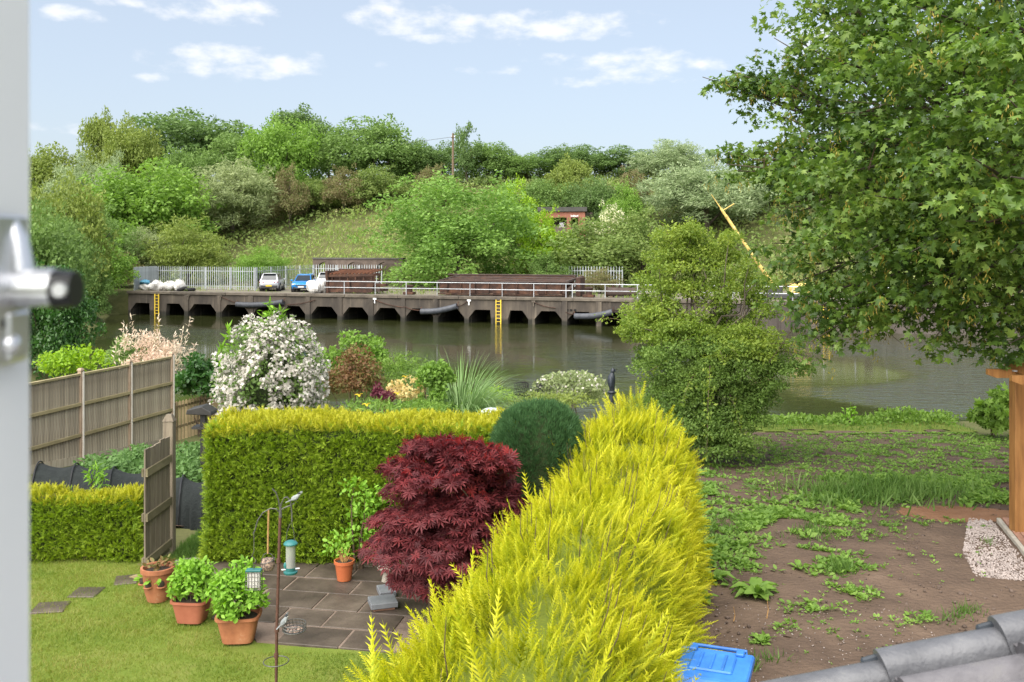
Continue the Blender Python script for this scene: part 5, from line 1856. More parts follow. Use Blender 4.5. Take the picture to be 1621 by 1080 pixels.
# mesh tunnel over the vegetables
mt = thing('netting_tunnel', 'long low tunnel of black netting over hoops in the vegetable plot', 'netting', (-6.5, 16.6, gz(-6.5, 16.6)))
pts = [(at(62, 0, 17.6).x, 17.6), (at(120, 0, 17.4).x, 17.4), (at(180, 0, 17.0).x, 17.0), (at(235, 0, 16.7).x, 16.7), (at(290, 0, 16.2).x, 16.2), (at(330, 0, 15.9).x, 15.9)]
prof = []
V, Fc = [], []
NS, NR = 40, 12
for i in range(NS + 1):
    f = i / NS * (len(pts) - 1)
    k = min(int(f), len(pts) - 2)
    x = pts[k][0] + (pts[k + 1][0] - pts[k][0]) * (f - k)
    y = pts[k][1] + (pts[k + 1][1] - pts[k][1]) * (f - k)
    zb = gz(x, y)
    sag = 1 - .1 * math.sin(math.pi * ((f * 1.0) % 1)) ** 1
    for j in range(NR + 1):
        a = math.pi * j / NR
        r = .42 * sag * (1 + .05 * math.sin(i * 1.7 + j))
        V.append((x + .1 * math.cos(a), y - .5 * math.cos(a) * (1 + .06 * math.sin(i * 2.3)), zb + .74 * math.sin(a) * sag))
for i in range(NS):
    for j in range(NR):
        b = i * (NR + 1) + j
        Fc.append((b, b + 1, b + NR + 2, b + NR + 1))
MB().add(V, Fc).build('net', 'net_black', mt, smooth=True, world=True)
for k, (x, y) in enumerate(pts):
    zb = gz(x, y)
    MB().tube([(x + .1 * math.cos(math.pi * j / 12), y - .52 * math.cos(math.pi * j / 12), zb + .77 * math.sin(math.pi * j / 12)) for j in range(13)], .014, 6).build('hoop', 'black_plastic', mt, world=True)
# grey sheet and brick at the edge of the plot
c = gp(292, 826)
V, Fc = [], []
for i in range(22):
    for j in range(10):
        x = c.x - .5 + i * .045
        y = c.y - .25 + j * .055 + .25 * math.sin(i * .16)
        V.append((x, y, gz(x, y) + .03 + .1 * abs(math.sin(i * .75 + j * .2)) + .12 * (i / 22) ** 2 + .04 * math.sin(j * 1.3)))
for i in range(21):
    for j in range(9):
        b = i * 10 + j
        Fc.append((b, b + 1, b + 11, b + 10))
o = MB().add(V, Fc).build('crumpled_sheet', 'sheet_grey', None, smooth=True)
tag(o, 'crumpled grey plastic sheet at the edge of the vegetable soil', 'sheet')
c = gp(293, 806)
o = MB().box((0, 0, 0), (.22, .1, .07), rz=.4).build('loose_brick', 'brick_red', None, bevel=.006)
o.location = (c.x, c.y, c.z + .05)
tag(o, 'loose orange red brick lying on the vegetable soil', 'brick')
# potato plants
spots = [(200, 742, 17.9), (222, 728, 18.6), (246, 715, 19.4), (262, 742, 18.1), (283, 728, 18.8), (302, 715, 19.6), (312, 745, 17.8), (180, 750, 18.2), (285, 758, 17.3), (308, 700, 20.4), (236, 702, 20.2), (160, 742, 19.0)]
names = ['leftmost of the potato plants beside the fence foot', 'potato plant by the left gate edge', 'potato plant behind the gate post on its left', 'potato plant just left of the gate planks',
         'potato plant right behind the gate post', 'potato plant far right at the hedge corner', 'potato plant nearest the tall hedge corner', 'small potato plant above the black netting on the left',
         'potato plant showing right of the gate above the netting', 'furthest potato plant beside the tall hedge', 'furthest potato plant near the fence post', 'potato plant tucked under the fence, partly behind others']
for i, (px, py, Y) in enumerate(spots):
    p = at(px, py, Y)
    zb = gz(p.x, p.y)
    l = lump_crown((p.x, p.y, zb + .4), (.56, .5, .36), 14, .42, g, -.2)
    bush('potato_plant', names[i], (p.x, p.y), l, 700, .105, OVAL, 'leaf_potato', g, stems=3, z0=zb, cat='potato plant', group='potato plants', up=.8, jit=.4)
for i, (px, py) in enumerate(((148, 752), (160, 762))):
    p = at(px, py, 16.4)
    zb = gz(p.x, p.y)
    l = [((p.x, p.y, p.z), (.12, .1, .2))]
    bush('bolted_sprout', ('pale green sprout growing through the black netting, left one', 'pale green sprout growing through the black netting, right one')[i], (p.x, p.y), l, 60, .13, NARROW, 'leaf_fresh', g, stems=2, z0=zb, cat='plant', group='sprouts in the netting')

# ------------------------------------------------------------------ patio, pots, bird feeders
pa = thing('stone_patio', 'wet brown stone slab patio in front of the tall hedge', 'patio', (-2.8, 12.2, 0))
top_ = [(-4.3, 13.45), (-1.0, 13.45), (-1.0, 10.6), (-1.9, 10.76), (-2.95, 10.95), (-3.5, 11.8), (-4.05, 12.7)]
MB().add([(x, y, .042) for x, y in top_] + [(x, y, -.05) for x, y in top_], [tuple(range(7)), tuple(range(13, 6, -1))] + [(i, (i + 1) % 7, (i + 1) % 7 + 7, i + 7) for i in range(7)]).build('mortar_bed', 'mortar', pa, world=True)
e1, e2, O_ = Vector((-.983, .183)), Vector((.183, .983)), Vector((-.75, 10.52))
v0 = .0
for r, hgt in enumerate((.52, .5, .56, .5, .58, .5, .5)):
    u0 = -.3 - (r % 2) * .34 - (.15 if r == 4 else 0)
    q = r
    while u0 < 4.2:
        w_ = [.92, .62, .78, .9, .6, .84][q % 6]
        q += 1
        cs = [O_ + e1 * uu + e2 * vv for uu, vv in ((u0 + .012, v0 + .012), (u0 + w_ - .012, v0 + .012), (u0 + w_ - .012, v0 + hgt - .012), (u0 + .012, v0 + hgt - .012))]
        cc = O_ + e1 * (u0 + w_ / 2) + e2 * (v0 + hgt / 2)
        u0 += w_
        if cc.x < -4.15 + (13.3 - cc.y) * .52 or max(c_.y for c_ in cs) > 14.1 or cc.x > -1.0:
            continue
        zt_ = .05 + g.uniform(-.004, .004)
        MB().add([(c_.x, c_.y, .0) for c_ in cs] + [(c_.x, c_.y, zt_) for c_ in cs], [(3, 2, 1, 0), (4, 5, 6, 7), (0, 1, 5, 4), (1, 2, 6, 5), (2, 3, 7, 6), (3, 0, 4, 7)]).build('slab', 'slab', pa, world=True, bevel=.006)
    v0 += hgt
# stepping slabs in the lawn
for i, (px, py, w_) in enumerate(((137, 941, .36), (80, 965, .4), (200, 921, .3), (305, 893, .5))):
    c = gp(px, py)
    o = MB().box((0, 0, 0), (w_, .36, .05), rz=.15 * i).build('stepping_stone', 'slab' if i < 3 else 'stone_pale', None, bevel=.01)
    o.location = (c.x, c.y, .012)
    tag(o, ('brown stepping slab in the lawn left of the strawberry pot', 'stepping slab in the lawn nearest the window sash', 'small stepping slab between the low hedge and the strawberry pot', 'pale stone slab at the corner of the tall hedge beside the gate')[i], 'slab', 'stepping slabs in the lawn')
c = gp(66, 878)
o = MB().box((0, 0, 0), (.7, .2, .08), rz=.1).build('timber_offcut', 'picket_wood')
o.location = (c.x, c.y, .06)
tag(o, 'grey timber lying at the foot of the low hedge', 'timber')


def lens_pot(name, label, c, prof, mat, ell_=(1, 1), n=28, square=0.0, rz=0.0, group='terracotta coloured pots'):
    t_ = thing(name, label, 'plant pot', c, rz, group)
    mb = MB().lathe(prof, n, (0, 0, 0), ell_)
    if square:
        vs = []
        for x, y, z in mb.v:
            a = math.atan2(y / ell_[1], x / ell_[0])
            k = 1 / max(abs(math.cos(a)), abs(math.sin(a)))
            k = min(k, 1.28)
            vs.append((x * (1 + (k - 1) * square), y * (1 + (k - 1) * square), z))
        mb.v = vs
    mb.build('pot', mat, t_, smooth=True)
    return t_


def foliage_thing(parent, lobes, n, size, mat, tmpl, nparts, up=.6):
    pos, d, nn = leaves_on(lobes, n, g, .5, -.5, .7, up, .45, .3)
    leaf_parts(tmpl, pos, d, nn, size * g.uniform(.7, 1.25, n), mat, parent, nparts, 'leaf', 'foliage', g)


# strawberry pot
c = gp(250, 953)
c.z = .03
sp = lens_pot('strawberry_pot', 'round terracotta strawberry pot with side holes at the end of the pot row', c, [(.13, 0), (.165, .12), (.185, .3), (.19, .37), (.215, .375), (.215, .43), (.185, .43), (.175, .36), (0, .36)], 'terracotta')
MB().lathe([(.176, .375), (.1, .39), (0, .395)], 20).build('soil', 'compost', sp)
for a in (-1.9, -1.0, -2.9):
    x, y = .185 * math.cos(a), .185 * math.sin(a)
    mb = MB()
    mb.blob((x * .96, y * .96, .25), (.045, .045, .05), 3, .05, 10, 7)
    mb.build('pocket_hole', 'compost', sp)
    MB().ring((x * 1.02, y * 1.02, .22), .045, .012, 12, 5).build('pocket_lip', 'terracotta', sp)
for a in (-1.9, -1.2, -2.7):
    q = np.tile([.2 * math.cos(a), .2 * math.sin(a), .3], (4, 1)) + .02 * g.standard_normal((4, 3))
    dd = np.stack([math.cos(a) + .5 * g.standard_normal(4), math.sin(a) + .5 * g.standard_normal(4), .2 + .4 * g.standard_normal(4)], 1)
    obj('leaf_tuft', np_mesh('leaf_tuft', *scatter(OVAL, q + np.array([0, 0, .0]), dd, np.tile([0, -.6, .8], (4, 1)), .085)), 'leaf_fresh', sp)
foliage_thing(sp, [((c.x + x, c.y + y, c.z + .45), (.1, .1, .06)) for x, y in ((-.1, 0), (.1, .03), (0, -.08), (0, .1))], 60, .07, 'leaf_bronze', OVAL, 30)
# two trough pots with raspberry plants
for (px, py, w_, h_, rz, fz, nlv, lab, mt) in ((304, 988, .43, .27, -.1, .52, 330, 'square brown plastic pot with a bushy green plant, middle of the pot row', 'plastic_terracotta'),
                                             (378, 1019, .47, .30, .08, .66, 480, 'square terracotta pot with the largest bushy green plant at the lawn edge', 'terracotta')):
    c = gp(px, py)
    c.z = .05
    a = w_ / 2
    t_ = lens_pot('square_pot', lab, c, [(a * .74, 0), (a * .98, h_ * .88), (a * 1.08, h_ * .9), (a * 1.08, h_), (a * .97, h_), (a * .93, h_ * .85), (0, h_ * .85)], mt, (1, .8), 32, .8, rz)
    MB().lathe([(a * .94, h_ * .88), (0, h_ * .92)], 16, (0, 0, 0), (1, .8)).build('soil', 'compost', t_)
    pl = thing('potted_plant', ('bushy green leafy plant growing in the middle square pot' if px < 320 else 'largest bushy green leafy plant, in the terracotta pot at the lawn edge'), 'plant', (c.x, c.y, h_ * .9 + c.z), 0, 'bushy plants in the pots')
    l = lump_crown((c.x, c.y, c.z + h_ + fz * .34), (.31 if px > 320 else .26, .27, fz * .52), 34, .34, g, -.75)
    foliage_thing(pl, l, int(nlv * 3.6), .07, 'leaf_fresh', OVAL, 220)
    for k in range(7):
        mb = MB()
        limb(mb, (c.x + g.uniform(-.1, .1), c.y + g.uniform(-.08, .08), c.z + h_ * .86), l[k][0], .006, .003, g, 3, .05, 5)
        mb.build('stem', 'twig', pl, world=True)
c = gp(545, 924)
c.z = .055
t_ = lens_pot('round_orange_pot', 'bright orange round pot with bare sprouting stems under the tall hedge', c, [(.095, 0), (.125, .22), (.14, .225), (.14, .265), (.125, .265), (.12, .2), (0, .2)], 'plastic_orange')
MB().lathe([(.122, .24), (0, .25)], 16).build('soil', 'compost', t_)
pl = thing('sprouting_stems', 'pale cut stems with small leaves in the bright orange pot', 'plant', (c.x, c.y, c.z + .24))
for k in range(9):
    a = k * .7
    e = Vector((.1 * math.cos(a), .1 * math.sin(a), .1 + .1 * g.random()))
    MB().tube([(0.03 * math.cos(a), .03 * math.sin(a), 0), e * .6, e], [.008, .006, .004], 5).build('stem', 'rope', pl)
foliage_thing(pl, [((c.x, c.y, c.z + .34), (.12, .1, .08)), ((c.x - .05, c.y, c.z + .45), (.16, .1, .1))], 46, .06, 'leaf_fresh', OVAL, 46)
c = gp(612, 926)
t_ = thing('stone_bowl', 'shallow pale stone bowl on a short foot beside the orange pot', 'bowl', (c.x, c.y, .055))
MB().lathe([(.07, 0), (.05, .08), (.04, .12), (.1, .15), (.125, .18), (.12, .19), (.09, .17), (0, .16)], 24).build('bowl', 'stone_pale', t_, smooth=True)
for i, (px, py, w_) in enumerate(((606, 968, .34), (612, 946, .22))):
    c = gp(px, py)
    o = MB().box((0, 0, 0), (w_, .3, .07), rz=.3).build('slate_block', 'slate_slab', None, bevel=.008)
    o.location = (c.x, c.y, .12 if i == 0 else .09)
    tag(o, ('larger grey slate block under the red maple', 'smaller grey slate block under the red maple, nearer the hedge')[i], 'slate block', 'slate blocks by the maple')
    b_ = MB().box((0, 0, 0), (w_ * .8, .22, .06), rz=.3).build('slate_block', 'brick_paver', None)
    b_.location = (c.x, c.y, .055)
    tag(b_, ('brown block carrying the larger grey slate', 'brown block carrying the smaller grey slate')[i], 'block', 'slate blocks by the maple')

# bird feeding station
FY = 9.0
fp = at(441, 1000, FY)
fs_ = thing('bird_feeding_station', 'rusty brown bird feeding pole with curved hooks standing on the lawn', 'bird feeder pole', (fp.x - .012, FY, 0))
ox = fs_.location.x


def fl(px, py, dy=0.0):
    p = at(px, py, FY + dy)
    return (p.x - ox, dy, p.z)


MB().tube([(-.015, 0, -.05), fl(438, 1000), fl(443.5, 816)], .0145, 10).build('pole', 'pole_rust', fs_, smooth=True)
for py in (888, 997, 1038):
    x, y, z = fl(441 + (888 - py) * .025, py)
    MB().tube([(x, y, z - .02), (x, y, z + .02)], .022, 10).build('clamp', 'pole_rust', fs_)
x, y, z = fl(444, 814)
MB().tube([(x, y, z - .03), (x, y, z + .1)], [.017, .008], 8).build('finial', 'wire_dark', fs_)
hooks = [[(442, 812), (438, 806), (428, 805), (416, 812), (408, 824), (404, 838), (401, 846)], [(444, 806), (446, 796), (450, 788), (455, 787), (460, 794), (462, 812), (462, 826)],
         [(443, 806), (441, 792), (437, 780), (431, 774)], [(444, 808), (450, 804), (458, 801), (466, 797)]]
for hpts in hooks:
    MB().tube([fl(*p, dy=-.02 * i / 3) for i, p in enumerate(hpts)], .0065, 6).build('hook', 'wire_dark', fs_)
x, y, z = fl(437, 1047)
MB().ring((x, y, z), .118, .005, 28, 6).build('ground_ring', 'wire_dark', fs_)
tr = fl(466, 992, -.06)
MB().tube([fl(439, 992), (tr[0] - .1, tr[1], tr[2])], .006, 6).build('tray_arm', 'wire_dark', fs_)
# tray
tx, ty, tz = ox + tr[0], FY + tr[1], tr[2]
t_ = thing('wire_seed_tray', 'shallow round wire seed tray on the feeder pole', 'seed tray', (tx, ty, tz))
for dz in (-.03, 0, .03):
    MB().ring((0, 0, dz), .108, .0045, 26, 5).build('hoop', 'wire_dark', t_)
for k in range(20):
    a = k * math.pi / 10
    MB().tube([(.108 * math.cos(a), .108 * math.sin(a), -.03), (.108 * math.cos(a + .12), .108 * math.sin(a + .12), .03)], .003, 4).build('wire', 'wire_dark', t_)
MB().lathe([(.105, -.032), (.105, -.028), (0, -.026)], 20).build('mesh_floor', 'wire_dark', t_)
MB().lathe([(.085, -.026), (.05, -.016), (0, -.014)], 16).build('seed_heap', 'seed_dark', t_)
# tube feeder
c = at(460, 883, FY - .06)
t_ = thing('tube_seed_feeder', 'clear tube seed feeder with green cap and base hanging from the right hook', 'bird feeder', c, 0, 'hanging bird feeders')
MB().tube([(0, 0, -.10), (0, 0, .13)], .044, 20).build('tube', 'plastic_clear', t_, smooth=True)
MB().tube([(0, 0, -.11), (0, 0, .0)], [.038, .036], 16).build('seed', 'seed', t_, smooth=True)
MB().lathe([(.064, .125), (.066, .135), (.05, .155), (.02, .165), (0, .166)], 24).build('cap', 'feeder_green', t_, smooth=True)
MB().lathe([(.06, -.15), (.066, -.14), (.066, -.13), (.045, -.12), (.046, -.09), (0, -.09)], 24).build('base', 'feeder_green', t_, smooth=True)
MB().tube([(-.085, 0, -.115), (.085, 0, -.1)], .006, 6).build('perch', 'paint_white', t_)
MB().blob((-.045, -.015, -.07), (.018, .018, .032), 2, .05, 10, 7).build('feeding_port', 'feeder_green', t_)
MB().tube([(-.04, 0, .15), (-.035, 0, .24), (-.01, 0, .31), (.012, 0, .335), (.03, 0, .24), (.04, 0, .15)], .003, 5).build('wire_handle', 'wire_dark', t_)
# suet cage
c = at(402, 917, FY - .05)
t_ = thing('suet_cage_feeder', 'square wire suet cage with a green top hanging from the left hook', 'bird feeder', c, 0, 'hanging bird feeders')
MB().box((0, 0, .085), (.145, .07, .02)).build('lid', 'feeder_green', t_, bevel=.004)
MB().box((0, 0, -.012), (.115, .045, .14)).build('suet_block', 'suet', t_, bevel=.01)
for k in range(6):
    xx = -.07 + k * .028
    for yy in (-.033, .033):
        MB().tube([(xx, yy, -.09), (xx, yy, .078)], .0028, 4).build('wire', 'wire_dark', t_)
for k in range(5):
    zz = -.09 + k * .04
    MB().tube([(-.072, -.035, zz), (.072, -.035, zz), (.072, .035, zz), (-.072, .035, zz), (-.072, -.035, zz)], .0028, 4).build('wire', 'wire_dark', t_)
MB().tube([(0, 0, .09), (0, 0, .15), (.02, 0, .17), (0, 0, .2), (-.02, 0, .22), (0, -.0, .26), (0, 0, .42)], .004, 5).build('hanger', 'wire_dark', t_)
# coconut feeder on its rope
c = at(424, 893, FY + .1)
t_ = thing('seed_ball_feeder', 'round half shell feeder packed with dark seeds on a long rope', 'bird feeder', c, 0, 'hanging bird feeders')
MB().lathe([(0, -.068), (.045, -.06), (.066, -.02), (.066, .015), (.05, .05), (0, .06)], 22).build('seed_ball', 'seed_dark', t_, smooth=True)
MB().ring((0, 0, .03), .068, .004, 22, 5, .02).build('hoop', 'wire_dark', t_)
MB().tube([(-.066, 0, .03), (-.04, 0, .09), (0, 0, .11), (.04, 0, .09), (.066, 0, .03)], .004, 5).build('wire_handle', 'wire_dark', t_)
MB().tube([(0, 0, .1), (.003, 0, .3), (.008, 0, .52)], .009, 7).build('rope', 'rope', t_)


def bird(label, loc, rz, pitch=0.0):
    t_ = thing('small_garden_bird', label, 'bird', loc, rz, 'small birds at the feeders')
    t_.rotation_euler = (0, pitch, rz)
    st = [(-.035, .006, -.004), (-.025, .016, 0), (-.005, .023, .002), (.015, .021, .006), (.028, .0155, .013), (.04, .0145, .02), (.05, .01, .021), (.056, .0, .02)]
    MB().tube([(x, 0, z) for x, r, z in st], [max(r, .001) for x, r, z in st], 12).build('body', 'tit_grey', t_, smooth=True)
    MB().blob((.041, 0, .026), (.0145, .0135, .0105), 1, .02, 12, 8).build('cap', 'tit_black', t_, smooth=True)
    for sd in (-1, 1):
        MB().blob((.045, sd * .0098, .0195), (.008, .005, .006), 2, .02, 10, 7).build('cheek', 'tit_white', t_, smooth=True)
        MB().blob((.053, sd * .009, .0235), (.0022, .0018, .0022), 2, 0, 8, 6).build('eye', 'tit_black', t_)
        MB().add([(.018, sd * .019, .016), (.012, sd * .0235, -.002), (-.02, sd * .018, -.004), (-.046, sd * .008, -.002), (-.025, sd * .012, .012), (0, sd * .02, .016)], [(0, 1, 2, 3, 4, 5)]).add([(.018, sd * .0205, .016), (.012, sd * .0255, -.002), (-.02, sd * .02, -.004), (-.046, sd * .0095, -.002), (-.025, sd * .0135, .012), (0, sd * .0215, .016)], [(5, 4, 3, 2, 1, 0)]).build('wing', 'tit_grey', t_)
        MB().tube([(0, sd * .008, -.018), (.004, sd * .009, -.036), (.014, sd * .009, -.037)], .0016, 5).build('foot', 'tit_black', t_)
    MB().box((-.058, 0, -.006), (.055, .015, .004), ry=-.1).build('tail', 'tit_grey', t_)
    MB().lathe([(.003, 0), (.0, .011)], 6).build('beak', 'tit_black', t_).rotation_euler = (0, math.radians(95), 0)
    t_.children[-1].location = (.056, 0, .02)
    t_.scale = (1.1, 1.1, 1.1)
    return t_


b1 = at(450.5, 983, FY - .06)
bird('small streaked bird clinging to the rim of the wire tray', (b1.x, b1.y - .02, b1.z), .6, -.55)
b2 = at(467, 791, FY - .06)
bird('small black and white bird perched on the top right hook', (b2.x, b2.y, b2.z + .012), .1, -.3)

# lawn grass
N = 150000
x, y = g.uniform(-8.2, .6, N), g.uniform(7.5, 13.9, N)
inp = (x < HC(y) - .7) & ~((x > -4.35 + (13.4 - y) * .44) & (x > -4.35) & (y > 10.66) & (y < 13.5))
x, y = x[inp], y[inp]
n = len(x)
d = .5 * g.standard_normal((n, 3))
d[:, 2] = .8
stuff('lawn_grass', scatter(BLADE1, np.stack([x, y, ground(x, y) + .012], 1), d, g.standard_normal((n, 3)), g.uniform(.03, .07, n)), 'blade_lawn', None, 'short mown lawn grass', 'grass')
# longer grass beside the tall hedge, gate path
N = 5000
x, y = g.uniform(-5.1, -4.45, N), g.uniform(13.2, 15.6, N)
d = .5 * g.standard_normal((N, 3))
d[:, 2] = .8
stuff('path_grass', scatter(BLADE1, np.stack([x, y, ground(x, y)], 1), d, g.standard_normal((N, 3)), g.uniform(.05, .11, N)), 'blade_weed', None, 'bright green grass path behind the open gate', 'grass')

# ------------------------------------------------------------------ garden things near the water
p = at(778, 662, 19.5)
t_ = thing('pale_garden_dome', 'pale grey-green dome showing above the tall hedge', 'dome', (p.x, p.y, gz(p.x, p.y)))
zt_ = at(0, 645, 19.5).z - t_.location.z
MB().lathe([(.36, zt_ - .34), (.355, zt_ - .3), (.33, zt_ - .2), (.25, zt_ - .09), (.14, zt_ - .025), (0, zt_)], 28).build('dome', 'dome_pale', t_, smooth=True)
MB().lathe([(.37, zt_ - .36), (.37, zt_ - .33), (.3, zt_ - .33)], 28).build('rim', 'galv', t_)
MB().tube([(0, 0, 0), (0, 0, zt_ - .34)], .07, 12).build('stem', 'stone_pale', t_)
for i, (px, py, rz, lab) in enumerate(((827, 608, .5, 'black iron garden chair, the left one of two seen over the globe conifer'), (858, 604, -.25, 'black iron garden chair, the right one of two beside the white speckled shrub'))):
    c = at(px, py, 24.5)
    zb = gz(c.x, c.y)
    ht = c.z - zb
    t_ = thing('iron_garden_chair', lab, 'chair', (c.x, c.y, zb), rz, 'black garden chairs')
    hs = ht - .42
    MB().box((0, -.2, hs), (.42, .42, .03)).build('seat', 'iron_black', t_)
    for sx_ in (-.2, .2):
        MB().tube([(sx_, 0, 0), (sx_, 0, hs), (sx_, .06, ht)], .014, 6).build('back_leg', 'iron_black', t_)
        MB().tube([(sx_, -.4, 0), (sx_, -.4, hs)], .014, 6).build('front_leg', 'iron_black', t_)
    MB().tube([(-.2, .06, ht), (-.1, .07, ht + .03), (.1, .07, ht + .03), (.2, .06, ht)], .016, 6).build('top_rail', 'iron_black', t_)
    for k in range(6):
        MB().bar((-.2 + .06 * k, .02, hs + .12), (-.1 + .06 * k, .06, ht), .02, .02).build('lattice_bar', 'iron_black', t_)
        MB().bar((-.1 + .06 * k, .025, hs + .12), (-.2 + .06 * k, .065, ht), .02, .02).build('lattice_bar', 'iron_black', t_)
    MB().bar((-.2, .02, hs + .12), (.2, .02, hs + .12), .02, .02).build('lower_rail', 'iron_black', t_)

# dark bird statue
c = at(968, 622, 22.5)
zb = gz(c.x, c.y)
t_ = thing('bird_statue', 'dark bird of prey statue perched upright on a post by the water', 'statue', (c.x, c.y, zb))
h0, h1 = c.z - zb, at(0, 582, 22.5).z - zb
s = (h1 - h0)
MB().tube([(0, 0, 0), (0, 0, h0)], [.07, .05], 12).build('pedestal', 'bronze_dark', t_)
pr = [(0.05, .0, .07), (.03, .12, .12), (0, .3, .17), (-.01, .48, .20), (0, .62, .19), (.03, .74, .125), (.04, .79, .085), (.055, .86, .115), (.06, .93, .095), (.05, .985, .03)]
MB().tube([(x * s, 0, h0 + z * s) for x, z, r in pr], [r * s * .8 for x, z, r in pr], 14).build('body', 'bronze_dark', t_, smooth=True)
for sd in (-1, 1):
    MB().blob((-.03 * s, sd * .12 * s, h0 + .45 * s), (.075 * s, .05 * s, .24 * s), 4, .04, 12, 10).build('folded_wing', 'bronze_dark', t_, smooth=True)
MB().add([(-.05 * s, -.06 * s, h0 + .3 * s), (-.05 * s, .06 * s, h0 + .3 * s), (-.13 * s, .05 * s, h0 - .06 * s), (-.13 * s, -.05 * s, h0 - .06 * s), (-.09 * s, 0, h0 + .1 * s)], [(0, 1, 4), (1, 2, 4), (2, 3, 4), (3, 0, 4), (0, 3, 2, 1)]).build('tail', 'bronze_dark', t_)
MB().tube([(.1 * s, 0, h0 + .89 * s), (.17 * s, 0, h0 + .88 * s), (.19 * s, 0, h0 + .84 * s)], [.04 * s, .03 * s, .005 * s], 8).build('beak', 'bronze_dark', t_)
MB().blob((.02 * s, 0, h0 + .02 * s), (.17 * s, .14 * s, .09 * s), 3, .06, 12, 8).build('perch_rock', 'bronze_dark', t_, smooth=True)

# ------------------------------------------------------------------ hawthorn by the shore
g = np.random.default_rng(41)
hc_ = Vector((4.9, 22.6, gz(4.9, 22.6)))
hw = thing('hawthorn_tree', 'bushy green hawthorn at the water edge behind the yellow hedge', 'tree', hc_)


def disc(px, py, Y, rx, rz, n, rl, dy=1.2):
    c = at(px, py, Y)
    return lump_crown(c, (rx * Y / F, dy, rz * Y / F), n, rl, g, -.8, .45)


upper = (disc(1090, 440, 24.6, 100, 80, 64, .19) + disc(1040, 480, 24.4, 66, 60, 30, .22) + disc(1175, 480, 24.2, 66, 66, 34, .22) + disc(1025, 525, 23.8, 52, 28, 14, .32)
         + disc(1085, 378, 24.8, 58, 42, 20, .28) + disc(1150, 405, 24.6, 48, 46, 16, .28) + disc(1100, 530, 23.6, 105, 40, 34, .25) + disc(1185, 540, 23.4, 66, 34, 20, .28)
         + disc(1120, 548, 23.0, 118, 34, 34, .25) + disc(1015, 505, 23.8, 40, 34, 12, .32) + disc(1215, 548, 23.0, 48, 30, 12, .32))
lower = (disc(1130, 590, 22.6, 110, 60, 60, .2) + disc(1075, 610, 22.4, 78, 58, 30, .26) + disc(1218, 585, 22.6, 62, 36, 22, .3) + disc(1130, 655, 22.2, 92, 55, 40, .24, 1.0) + disc(1030, 565, 22.8, 42, 30, 10, .36)
         + disc(1115, 695, 21.8, 98, 36, 40, .26, 1.0) + disc(1050, 665, 21.8, 62, 50, 24, .28, .9) + disc(1190, 650, 22.2, 52, 55, 22, .28, .9))
n = 42000
pos, d, nn = leaves_on(upper, n, g, .6, -.8, .7, .5, .6)
stuff('crown', scatter(DIAMOND, pos, d, nn, g.uniform(.05, .11, n)), 'leaf_hawthorn_yellow', hw)
n = 48000
pos, d, nn = leaves_on(lower, n, g, .55, -.8, .7, .5, .6)
pos[:, 2] = np.maximum(pos[:, 2], gz(hc_.x, hc_.y) + .08)
stuff('crown', scatter(DIAMOND, pos, d, nn, g.uniform(.045, .1, n)), 'leaf_hawthorn', hw)
mb = MB()
tp_ = at(1105, 560, 23.6)
limb(mb, hc_ + Vector((.1, .3, -.1)), tp_, .13, .09, g, 5, .06, 9)
mb.build('trunk', 'bark', hw, True, world=True)
for k in range(22):
    l = (upper + lower)[(k * 9) % len(upper + lower)]
    mb = MB()
    limb(mb, Vector(hc_ + Vector((.1, .3, 0))).lerp(tp_, g.uniform(.3, 1)), l[0], .045, .008, g, 5, .1, 6)
    mb.build('branch', 'bark', hw, True, world=True)
# arching outer twigs with leaves
for k in range(44):
    l = (upper + lower)[g.integers(len(upper + lower))]
    p0 = np.array(l[0])
    dirn = nrm((p0 - np.array([hc_.x, hc_.y + .6, 2.2]))[None])[0] + np.array([0, -.1, .25])
    pts = [p0 + dirn * f * .95 + np.array([0, 0, -.35 * f * f]) for f in np.linspace(0, 1, 6)]
    mb = MB()
    mb.tube(pts, [.012, .01, .008, .006, .004, .002], 5)
    mb.build('twig', 'twig', hw, world=True)
    q = np.array([pts[int(i)] for i in g.integers(1, 6, 44)]) + .06 * g.standard_normal((44, 3))
    stuff('spray', scatter(DIAMOND, q, g.standard_normal((44, 3)), g.standard_normal((44, 3)) + np.array([0, 0, .8]), g.uniform(.06, .12, 44)), 'leaf_hawthorn_yellow' if k % 3 else 'leaf_hawthorn', hw)

